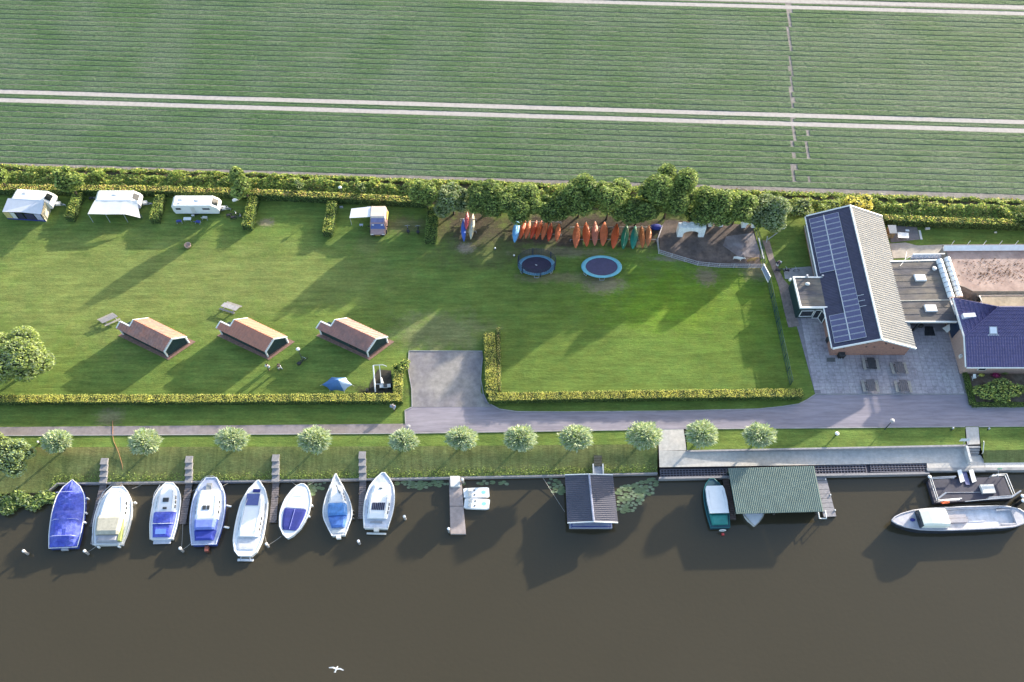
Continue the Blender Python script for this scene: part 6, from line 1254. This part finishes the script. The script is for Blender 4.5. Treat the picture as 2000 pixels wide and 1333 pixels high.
# play castle and hutches in the animal pen
sheet('pen_ground', px([(1286,452),(1290,494),(1362,518),(1404,521),(1487,522),(1478,470),(1470,440),(1300,430)], .03), M('pen_earth', (.15,.115,.10), .95, .25, 1.2, col2=(.10,.08,.075), bump=.03))
sheet('pen_paving', px([(1418,462),(1472,455),(1488,505),(1440,500),(1412,480)], .045), M('pen_paving', (.27,.24,.25), .9, .14, 1.6, col2=(.18,.15,.15)))
wb = M('white_blocks', (.80,.81,.80), .85, .1, 4)
def arch_house(x0, x1, y, h, label, door=.58, depth=1.0, dark_r=None):
    a, b_ = P(x0, y, 0), P(x1, y, 0); W = b_.x-a.x; root = thing('play_castle' if W > 2.5 else 'animal_hutch', label, 'play house' if W > 2.5 else 'hutch', (a.x, a.y, 0))
    cx = (a.x+b_.x)/2; r_ = W*door/2; ih = h*.72; n = 10
    arc = [(cx+math.cos(math.pi-i*math.pi/n)*r_, ih*.5+math.sin(i*math.pi/n)*ih*.5) for i in range(n+1)]
    out = [(a.x,0),(a.x,h)]+[(b_.x,h),(b_.x,0)]; mb = MB()
    # front wall as strips left and right and above of the arch
    prof = [(cx-r_,0)]+arc+[(cx+r_,0)]
    for y0, y1 in ((a.y, a.y+.3),):
        mb.box(a.x, cx-r_, y0, y1, 0, h); mb.box(cx+r_, b_.x, y0, y1, 0, h)
        for (xa, za), (xb, zb) in zip(arc, arc[1:]):
            mb.hexa([(xa,y0,za),(xb,y0,zb),(xb,y1,zb),(xa,y1,za)], [(xa,y0,h),(xb,y0,h),(xb,y1,h),(xa,y1,h)])
    mb.build('front_wall', wb, root)
    mb = MB(); mb.box(a.x, a.x+.25, a.y+.3, a.y+depth, 0, h); mb.box(b_.x-.25, b_.x, a.y+.3, a.y+depth, 0, h); mb.build('side_wall', wb, root)
    for i in range(7):
        for j in range(2): mb = MB(); x = a.x+W*i/7+.01; mb.box(x, x+W/7-.02, a.y+.02+j*depth*.5, a.y+depth*.5-.03+j*depth*.5, h+.0, h+.08+(.14 if (i+j) % 2 == 0 else 0)); mb.build('block', wb, root)
arch_house(1322,1374,464,1.9,'white block-built play castle with an arched opening in the pen'); arch_house(1383,1411,444,1.35,'white hutch with a dark opening, left of two behind the castle',.5,.8); arch_house(1448,1475,446,1.35,'white hutch with a dark opening at the right of the pen',.4,.8)
def fence(pl, h, label, mat, step=1.6, rails=(1.0,.5), name='pen_fence', r_=.035, mesh=False):
    q = px(pl); root = thing(name, label, 'fence', tuple(q[0])); src = None
    for a, b_ in zip(q, q[1:]):
        k = max(1, round((b_-a).length/step))
        for i in range(k+(b_ is q[-1])):
            p = a.lerp(b_, i/k)
            if src is None: mb = MB(); mb.tube([p, p+Vector((0,0,h+.05))], r_*1.4, 5); src = (mb.build('post', mat, root), p)
            else: share('post', src[0], root, p-src[1])
    for z in rails: mb = MB(); mb.tube([p+Vector((0,0,h*z)) for p in q], r_, 4); mb.build('rail', mat, root)
    if mesh:
        mb = MB()
        for a, b_ in zip(q, q[1:]):
            k = int((b_-a).length/.3)
            for i in range(k): p = a.lerp(b_, i/k); mb.tube([p, p+Vector((0,0,h))], .009, 3)
        for z in (.2,.4,.6,.8): mb.tube([p+Vector((0,0,h*z)) for p in q], .009, 3)
        mb.build('wire_mesh', mat, root)
pale_f = M('fence_pale_wood', (.40,.39,.42), .8, .1)
fence([(1292,448),(1283,472),(1286,496),(1362,519),(1404,523),(1490,524)], .85, 'pale post and rail fence around the animal pen', pale_f, 1.7, (1.0,.55,.12), mesh=True)
dgf = M('fence_dark_green', (.02,.06,.055), .6)
fence([(1474,446),(1486,490),(1490,522)], 1.2, 'dark green fence on the right side of the animal pen', dgf, 1.5, (1.0,.1), 'wire_fence', mesh=True); fence([(1500,556),(1512,610),(1526,675),(1543,753)], 1.35, 'tall dark green wire fence along the right edge of the lawn', dgf, 1.8, (1.0,.5,.05), 'wire_fence', mesh=True)
gt = thing('gate', 'pale metal gate at the top of the green wire fence', 'gate', P(1492,540,0)); mb = MB(); a, b_ = P(1487,527,0), P(1500,552,0); u = Vector((0,0,1))
mb.tube([a, a+u*1.3, b_+u*1.3, b_, a+u*.2], .06, 5); mb.build('gate_frame', white, gt); mb = MB(); mb.hexa([a+u*.15, b_+u*.15, b_+u*.15+Vector((.04,0,0)), a+u*.15+Vector((.04,0,0))], [a+u*1.25, b_+u*1.25, b_+u*1.25+Vector((.04,0,0)), a+u*1.25+Vector((.04,0,0))]); mb.build('gate_panel', M('gate_blue_grey', (.3,.33,.45), .6), gt)
br = thing('board_rail', 'pale boards leaning along the pen edge above the gate', 'boards', P(1487,490,0)); mb = MB(); addbeam(mb, P(1482,465,.9), P(1492,505,.9), .14, .12); mb.build('board', offwhite, br)
hr = thing('barrier_pole', 'pale tilted pole with a white end by the silvery tree', 'pole', P(1498,472,0)); mb = MB(); mb.tube([P(1500,468,.6), P(1531,446,1.1)], .06, 5); mb.tube([P(1499,462,.7), P(1497,474,0)], .07, 5); mb.build('pole', galv, hr); mb = MB(); mb.ball(P(1531,446,1.15), .17, .14, .1, 8, 5); mb.build('pole_end', white, hr)
# lamps
def lamp(base, h, label, kind='globe', group='lamp posts on the campsite', tilt=(0,0)):
    root = thing('lamp_post', label, 'lamp', tuple(base), group); mb = MB(); top = base+Vector((tilt[0], tilt[1], h)); mb.tube([base, top], [.06,.04], 6); mb.build('pole', dark, root)
    mb = MB()
    if kind == 'globe': mb.ball(top+Vector((0,0,.15)), .26, .2, .2, 10, 6); mb.build('lamp_globe', white, root, smooth=True)
    else:
        mb.lathe(top.x, top.y, [(.05,top.z-.05),(.26,top.z+.05),(.27,top.z+.08),(.10,top.z+.13),(0,top.z+.14)], 12); mb.build('lamp_hood', M('lamp_hood_grey', (.30,.30,.31), .5), root)
        mb = MB(); mb.lathe(top.x, top.y, [(.12,top.z-.25),(.16,top.z),(.1,top.z+.02)], 8); mb.build('lamp_glass', offwhite, root)
lamp(P(592,706,0), 2.9, 'lamp post with a white globe between the middle and right huts'); lamp(P(670,389,0), 2.3, 'lamp post with a white globe behind the back hedge'); lamp(P(801,847,0), 1.9, 'hooded lamp post at the end of the footpath by the driveway', 'hood'); lamp(P(1728,839,0), 2.4, 'hooded lamp post on the grass strip right of the boathouse', 'hood')
# people
def person(base, ang, label, top, legs, pose=0, h=1.72, carry=None, hairm=None):
    T = frame(base, ang); root = thing('person', label, 'person', tuple(base)); k = h/1.72; st = .16 if pose == 0 else .30
    pts_ = {'pel':(0,0,.95),'ch':(0,.02,1.30),'nk':(0,.02,1.47),'hd':(0,.05,1.60),'hd2':(0,.06,1.72),'shl':(-.18,0,1.40),'ell':(-.25,.03,1.14),'hal':(-.24,.18,.95),'fl':(-.24,.22,.87),'shr':(.18,0,1.40),'elr':(.25,.0,1.14),'har':(.24,.12,.92),'fr':(.24,.16,.84),
            'hil':(-.10,0,.90),'knl':(-.11,st*.6,.50),'anl':(-.11,st*.3,.08),'tol':(-.11,st*.3+.18,.03),'hir':(.10,0,.90),'knr':(.11,-st*.1,.50),'anr':(.11,-st,.08),'tor':(.11,-st+.18,.03)}
    ed = [('pel','ch'),('ch','nk'),('nk','hd'),('hd','hd2'),('ch','shl'),('shl','ell'),('ell','hal'),('hal','fl'),('ch','shr'),('shr','elr'),('elr','har'),('har','fr'),('pel','hil'),('hil','knl'),('knl','anl'),('anl','tol'),('pel','hir'),('hir','knr'),('knr','anr'),('anr','tor')]
    rad = dict(pel=.13,ch=.15,nk=.055,hd=.095,hd2=.08,shl=.065,ell=.045,hal=.034,fl=.03,shr=.065,elr=.045,har=.034,fr=.03,hil=.09,knl=.062,anl=.045,tol=.038,hir=.09,knr=.062,anr=.045,tor=.038)
    names = list(pts_); me = bpy.data.meshes.new('body'); off = Vector(base)
    me.from_pydata([tuple(T @ (Vector(pts_[n_])*k)-off) for n_ in names], [(names.index(a), names.index(b_)) for a, b_ in ed], []); o = bpy.data.objects.new('body', me); C.objects.link(o); o.parent = root
    sk = o.modifiers.new('skin', 'SKIN'); ss = o.modifiers.new('sub', 'SUBSURF'); ss.levels = 1; ss.render_levels = 1
    for i, n_ in enumerate(names): me.skin_vertices[0].data[i].radius = (rad[n_]*k, rad[n_]*k); me.skin_vertices[0].data[i].use_root = (n_ == 'pel')
    me.materials.append(skin)
    q = lambda n_: Vector(pts_[n_])*k
    mb = MB(T); mb.loft([[(math.cos(i*math.pi/5)*rx*k, .02+math.sin(i*math.pi/5)*ry*k, z*k) for i in range(10)] for rx, ry, z in ((.17,.13,.88),(.165,.125,1.05),(.20,.14,1.3),(.19,.12,1.42),(.08,.07,1.48))])
    for s_ in ('l','r'): mb.tube([q('sh'+s_), q('el'+s_), q('ha'+s_)], [.085*k,.065*k,.055*k], 7)
    mb.build('top', top, root, smooth=True)
    mb = MB(T)
    for s_ in ('l','r'): mb.tube([q('hi'+s_)+Vector((0,0,.06)), q('kn'+s_), q('an'+s_)], [.12*k,.085*k,.065*k], 7)
    mb.build('trousers', legs, root, smooth=True)
    for s_ in ('l','r'): mb = MB(T); a = q('an'+s_); mb.ball((a.x, a.y+.07, .05), .055, .14, .05, 8, 5); mb.build('shoe', black, root)
    mb = MB(T); mb.ball(q('hd2')-Vector((0,.035,.03)), .105, .115, .10, 9, 6); mb.build('hair', hairm or hair, root)
    if carry: mb = MB(T); mb.box(-.2,.2,-.32,-.14,1.0,1.42); mb.build('backpack', carry, root)
person(P(526,722,0), 2.6, 'person in dark trousers and white top below the middle hut, left of two', cloth_w, cloth_d, 1); person(P(548,722,0), 1.2, 'person in dark clothes bending forward below the middle hut, right of two', cloth_d, cloth_w, 0)
person(P(769,800,0), 3.0, 'person in pale blue clothes walking by the corner of the left hedge', cloth_b, M('pale_trousers', (.45,.45,.5), .8), 1, hairm=M('grey_hair', (.3,.3,.3), .8)); person(P(1517,522,0), 2.4, 'person in dark top standing on the side path by the pen', cloth_d, cloth_w, 0, carry=M('white_bag', (.6,.6,.62), .7))
# animals in the pen
def goat(base, ang, mat, label):
    T = frame(base, ang); root = thing('goat', label, 'goat', tuple(base)); pts_ = [(-.42,0,.55),(0,0,.58),(.36,0,.60),(.50,0,.80),(.66,0,.86),(.82,0,.78),(-.52,0,.62)]
    ed = [(1,0),(1,2),(2,3),(3,4),(4,5),(0,6)]; rad = [.19,.21,.19,.11,.09,.05,.035]
    for x, y in ((-.40,-.11),(-.40,.11),(.34,-.11),(.34,.11)):
        n_ = len(pts_); root_i = 0 if x < 0 else 2; back = x < 0
        pts_ += [(x+(.03 if back else 0),y,.42),(x+(-.07 if back else .0),y,.24),(x+(-.03 if back else .02),y,.03)]; rad += [.08,.045,.04]; ed += [(root_i,n_),(n_,n_+1),(n_+1,n_+2)]
    me = bpy.data.meshes.new('body'); me.from_pydata([tuple(T @ Vector(p)-Vector(base)) for p in pts_], ed, []); o = bpy.data.objects.new('body', me); C.objects.link(o); o.parent = root; me.materials.append(mat)
    o.modifiers.new('skin', 'SKIN'); ss = o.modifiers.new('sub', 'SUBSURF'); ss.levels = 1; ss.render_levels = 1
    for i in range(len(pts_)): me.skin_vertices[0].data[i].radius = (rad[i], rad[i]); me.skin_vertices[0].data[i].use_root = (i == 1)
    for s_ in (-1, 1): mb = MB(T); mb.tube([(.62,s_*.06,.92),(.54,s_*.10,1.06)], [.03,.01], 5); mb.build('horn', M('horn', (.3,.25,.18), .6), root); mb = MB(T); mb.tube([(.64,s_*.07,.88),(.62,s_*.18,.84)], [.035,.015], 5); mb.build('ear', mat, root)
goat(P(1440,508,0), -.35, M('goat_white', (.68,.66,.62), .9, .08, 4), 'white goat standing by the pen fence'); goat(P(1467,511,0), .2, M('goat_ginger', (.40,.24,.09), .9, .15, 4), 'ginger goat beside the white one')
# gull in flight over the water
gb = P(657,1307,4.0); T = frame(gb, -.25); gu = thing('gull', 'white gull flying low over the canal with wings spread', 'bird', tuple(gb))
mb = MB(T); mb.loft([[(math.cos(i*math.pi/4)*r_, y, math.sin(i*math.pi/4)*r_+z) for i in range(8)] for y, r_, z in ((-.30,.02,0),(-.22,.06,0),(0,.085,0),(.15,.07,0),(.22,.05,.02),(.27,.05,.02),(.31,.02,.01),(.36,.008,0))]); mb.build('body', white, gu, smooth=True)
for s_ in (-1, 1):
    mb = MB(T); mb.add([(s_*.05,.13,.03),(s_*.32,.17,.10),(s_*.66,.02,.05),(s_*.60,-.06,.05),(s_*.3,.0,.09),(s_*.05,-.08,.03),(s_*.05,.13,.0),(s_*.32,.17,.07),(s_*.66,.02,.04),(s_*.60,-.06,.04),(s_*.3,.0,.07),(s_*.05,-.08,.0)], [(0,1,4,5),(1,2,3,4),(11,10,7,6),(10,9,8,7),(0,6,7,1),(1,7,8,2),(2,8,9,3),(3,9,10,4),(4,10,11,5)]); w_ = mb.build('wing', M('wing_pale_grey', (.6,.62,.64), .7), gu)
    mb = MB(T); mb.add([(s_*.66,.025,.055),(s_*.72,-.03,.05),(s_*.62,-.065,.052)], [(0,1,2)]); mb.build('wing_tip', dark, w_)
mb = MB(T); mb.add([(-.05,-.25,.0),(.05,-.25,.0),(.09,-.42,.0),(-.09,-.42,.0),(0,-.3,.02)], [(0,1,2,3),(0,4,1)]); mb.build('tail', white, gu)
# blue hexagonal shelter
bt_ = P(656,752,0); tn = thing('tent', 'blue and pale blue dome tent with pointed peak beside the left hedge', 'tent', tuple(bt_))
ring = [P(628.5,752,.25), P(645,763,.1), P(672,765,.1), P(688,752,.35), P(675,738,.5), P(648,737,.5)]; apex = P(667,744,1.45) ; apex2 = P(654,741,1.35)
cols = [M('tent_blue', (.07,.17,.38), .7, .08), M('tent_blue_mid', (.09,.21,.42), .7, .08), M('tent_pale', (.40,.50,.66), .7, .06)]
ap = (apex+apex2)/2
for i in range(6):
    a, b_ = ring[i], ring[(i+1) % 6]; m1 = a.lerp(b_, .5).lerp(ap, .08); mb = MB(); mid = a.lerp(b_, .5).lerp(ap, .5)+Vector((0,0,.08)); mb.add([a, m1, b_, ap, mid], [(0,1,4),(1,2,4),(2,3,4),(3,0,4)]); mb.build('canopy_panel', cols[(0,0,2,2,1,0)[i]], tn)
mb = MB()
for p in ring: mb.tube([p, Vector((p.x+(p.x-ap.x)*.12, p.y+(p.y-ap.y)*.12, 0))], .02, 4)
mb.build('guy_line', offwhite, tn)
# white frame with a swing seat on dark soil
sheet('play_soil', px([(722,768),(722,752),(738,722),(764,724),(766,769)], .04), M('dark_play_soil', (.05,.045,.035), .95, .3, 2))
sw = thing('playground_swing', 'white metal play frame standing on dark soil in the hedge corner', 'play frame', P(745,752,0)); mb = MB()
mb.tube([P(733,766,.1), P(729,714,1.2)], .09, 6); mb.build('post', white, sw); mb = MB(); mb.tube([P(729,714,1.2), P(748,713,1.2), P(755,716,1.2)], .05, 5); mb.tube([P(731,751,.4), P(748,750,.4)], .05, 5); mb.build('crossbar', galv, sw)
mb = MB(); mb.tube([P(741,714,1.2), P(744,740,.5)], .04, 5); mb.tube([P(744,738,.5), P(747,750,.4)], [.10,.2], 6); mb.build('hanging_seat', white, sw)
tr_ = thing('toy_tractor', 'dark and white toy vehicle with black wheels beside the play frame', 'toy vehicle', P(752,757,0)); T = frame(P(754,757,0), .1)
mb = MB(T); mb.box(-.6,.5,-.28,.28,.25,.55); mb.build('body', offwhite, tr_); mb = MB(T); mb.box(-.2,.15,-.2,.2,.55,.8); mb.build('seat', dark, tr_)
for x in (-.45,.4):
    for y in (-.32,.32): mb = MB(T); mb.tube([(x,y-.06,.25),(x,y+.06,.25)], .25, 10); mb.build('wheel', black, tr_)
mb = MB(); c_ = P(716,767,0); mb.tube([c_+Vector((0,0,.35)), c_+Vector((.25,.05,.35))], .33, 10); mb.build('spare_wheel', black, loc=tuple(c_), label='black wheel lying by the hedge left of the play frame', cat='wheel')
# fire bowl on the lawn
c_ = P(368,482,0); mb = MB(); mb.lathe(c_.x, c_.y, [(.2,0),(.42,.15),(.46,.42),(.38,.42),(.3,.2),(.05,.15)], 12); mb.build('fire_bowl', M('clay_bowl', (.42,.30,.24), .85, .2, 4), loc=tuple(c_), label='round clay-coloured fire bowl alone on the left lawn', cat='fire bowl', smooth=True)
# bollards and markers
for x, y, h_, m_, lab in ((1632,851,.55,white,'white-topped low bollard on the grass strip left of the hooded lamp'), (1858,840,.45,dark,'dark bollard near the top of the stair walk, left of two'), (1929,840,.35,dark,'dark bollard right of the stair walk'), (967,488,.3,white,'small white electricity post between the kayak racks'), (1004,502,.3,white,'small white marker post left of the netted trampoline'), (78,867,.5,white,'small white marker by the leftmost pollard willow')):
    p = P(x, y, 0); root = thing('bollard', lab, 'bollard', tuple(p)); mb = MB(); mb.cyl(p.x, p.y, 0, h_, .09, .08, 8); mb.build('post', dark, root); mb = MB(); mb.lathe(p.x, p.y, [(.12,h_),(.26 if x == 1632 else .13,h_+.03),(.22 if x == 1632 else .11,h_+.10),(0,h_+.16)], 10); mb.build('cap', m_ if m_ is white else galv, root)
# signs by the stairs
sg = thing('sign_board', 'white sign board tilted on a frame at the top of the steps', 'sign', P(1884,866,0)); mb = MB(); mb.slab([P(1873,862,.7), P(1892,862,.7), P(1897,857,.95), P(1878,857,.95)], .04); mb.build('board', offwhite, sg); mb = MB(); mb.tube([P(1884,862,.7), P(1882,867,0)], .04); mb.tube([P(1893,860,.8), P(1892,866,0)], .04); mb.build('leg', galv, sg)
hd = thing('handrail', 'pale handrail on the right side of the steps', 'handrail', P(1918,880,0)); mb = MB(); mb.tube([P(1918,887,-.5), P(1920,884,.3), P(1922,864,.7), P(1921,862,0)], .05, 5); mb.build('rail', offwhite, hd)
fs_ = thing('flag_sign', 'small green sign on a thin pole at the quay by the ferry', 'sign', P(1950,935,TZ)); mb = MB(); mb.tube([P(1950,932,TZ), P(1950,915,.6)], .035, 5); mb.build('pole', galv, fs_); mb = MB(); p = P(1952,916,.5); mb.box(p.x-.2,p.x+.3,p.y-.03,p.y+.03,.35,.62); mb.build('board', M('sign_green', (.08,.3,.2), .5), fs_)
# patio clutter
def wheelie(base, label, m_=None):
    T = frame(base, .1); root = thing('waste_bin', label, 'bin', tuple(base)); mb = MB(T); mb.prism([(-.28,-.3),(.28,-.3),(.28,.3),(-.28,.3)], .05, 1.0, 1.1); mb.build('body', m_ or black, root); mb = MB(T); mb.prism([(-.32,-.36),(.32,-.36),(.32,.34),(-.32,.34)], 1.0, 1.1, .9); mb.build('lid', m_ or dark, root)
wheelie(P(1641,698,0), 'dark bin against the left corner of the brick gable'); wheelie(P(1618,668,0), 'black bin beside the left wall of the long building')
bq = thing('barbecue', 'round black kettle barbecue under the edge of the flat roofed link', 'barbecue', P(1793,642,0)); p = P(1793,642,0); mb = MB(); mb.ball(p+Vector((0,0,.75)), .42, .34, .3, 12, 7); mb.build('kettle', black, bq, smooth=True)
for a in (0, 2.1, 4.2): mb = MB(); mb.tube([p+Vector((math.cos(a)*.3,math.sin(a)*.2,0)), p+Vector((math.cos(a)*.12,math.sin(a)*.08,.6))], .03, 5); mb.build('leg', galv, bq)
mb = MB(); mb.slab([P(1806,656,.07), P(1827,656,.07), P(1822,638,.07), P(1806,638,.07)], .04); mb.build('door_mat', M('black_mat', (.03,.03,.035), .95, .2), loc=tuple(P(1815,647,0)), label='large black mat on the patio in front of the link doorway', cat='mat')
mb = MB(); mb.slab([P(1615,707,.07), P(1631,707,.07), P(1631,699,.07), P(1615,699,.07)], .02); mb.build('drain_cover', M('drain_grey', (.12,.12,.12), .8), loc=tuple(P(1623,703,0)), label='dark drain cover set in the patio near the gable corner', cat='drain cover')
br_ = thing('bike_rack', 'pale metal rack on the patio near the brick gable corner', 'bike rack', P(1640,707,0)); mb = MB()
for k in range(4): mb.tube([P(1634+k*3.5,712,.0), P(1634+k*3.5,712,.45), P(1633+k*3.5,700,.45), P(1633+k*3.5,700,0)], .03, 4)
mb.build('hoop', galv, br_)
pb_ = thing('standing_board', 'white board standing in the corner between the link and the tiled house', 'board', P(1851,648,0)); mb = MB(); mb.slab([P(1841,641,.35), P(1850,650,.35), P(1862,640,1.0), P(1856,632,1.0)], .05); mb.build('board', offwhite, pb_); mb = MB(); mb.tube([P(1852,642,.6), P(1852,650,0)], .04); mb.build('prop', galv, pb_)
# garden chair, shed and table on the back lawn
gc = thing('garden_chair', 'white garden chair tipped in the bed below the tiled house', 'chair', P(1903,738,0)); mb = MB(); mb.slab([P(1900,740,.35), P(1907,739,.35), P(1906,731,.8), P(1901,731,.8)], .04); mb.build('backrest', white, gc)
mb = MB(); mb.tube([P(1898,735,.3), P(1900,744,0)], .03); mb.tube([P(1909,735,.3), P(1913,734,.1)], .03); mb.build('leg', white, gc)
sheet('shed_paving', px([(1735,441),(1790,441),(1797,468),(1740,474)], .03), M('shed_paving', (.20,.18,.18), .9, .15, 2)); sheet('yard_paving', px([(1738,476),(1768,474),(1792,480),(1842,478),(1840,500),(1745,505)], .035), M('yard_paving', (.38,.35,.31), .9, .12, 1.5))
sd_ = thing('shed', 'small grey-roofed garden shed on paving right of the solar roof', 'shed', P(1745,455,0)); q = [P(1738,456,1.25), P(1752,456,1.25), P(1750,440,1.45), P(1734,440,1.45)]; mb = MB(); mb.slab(q, .07); mb.build('roof', M('shed_roof', (.30,.32,.34), .6), sd_); c_ = sum(q, Vector())/4
mb = MB(); mb.hexa([Vector((c_.x+(p.x-c_.x)*.85, c_.y+(p.y-c_.y)*.85, 0)) for p in q], [Vector((c_.x+(p.x-c_.x)*.85, c_.y+(p.y-c_.y)*.85, 1.18)) for p in q]); mb.build('wall', M('shed_wood', (.28,.22,.13), .85, .15, 3), sd_)
table(P(1761,465,0), -.1, 1.2, 1.1, .75, white, 'white square garden table beside the grey-roofed shed', name='garden_table'); table(P(1770,454,0), 0, .4, .35, .5, white, 'small round white stool near the garden shed', 'stool', 'stool')
chair(P(1853,443,0), .5, white, 'white garden chair on the shaded back lawn by the hedge', 'white garden chairs on the back lawn'); crate(P(1811,448,0), .5, .3, .3, offwhite, 'small white object on the shaded back lawn left of the chair'); crate(P(1944,455,0), .25, .2, .2, offwhite, 'tiny white object on the right part of the shaded back lawn')
mb = MB(); mb.slab([P(1794,450,.05), P(1798,450,.05), P(1802,468,.05), P(1798,468,.05)], .08); mb.build('edging_board', offwhite, loc=tuple(P(1797,459,0)), label='pale board edging the paving around the shed', cat='edging board')
wb_ = thing('covered_trailer', 'dark blue tarpaulin-covered heap between the kayaks and the pen', 'covered heap', P(1281,448,0)); T = frame(P(1281,446,0)); mb = MB(T); mb.ball((0,0,.3), .7, .6, .45, 10, 6); mb.build('tarpaulin', navy, wb_)
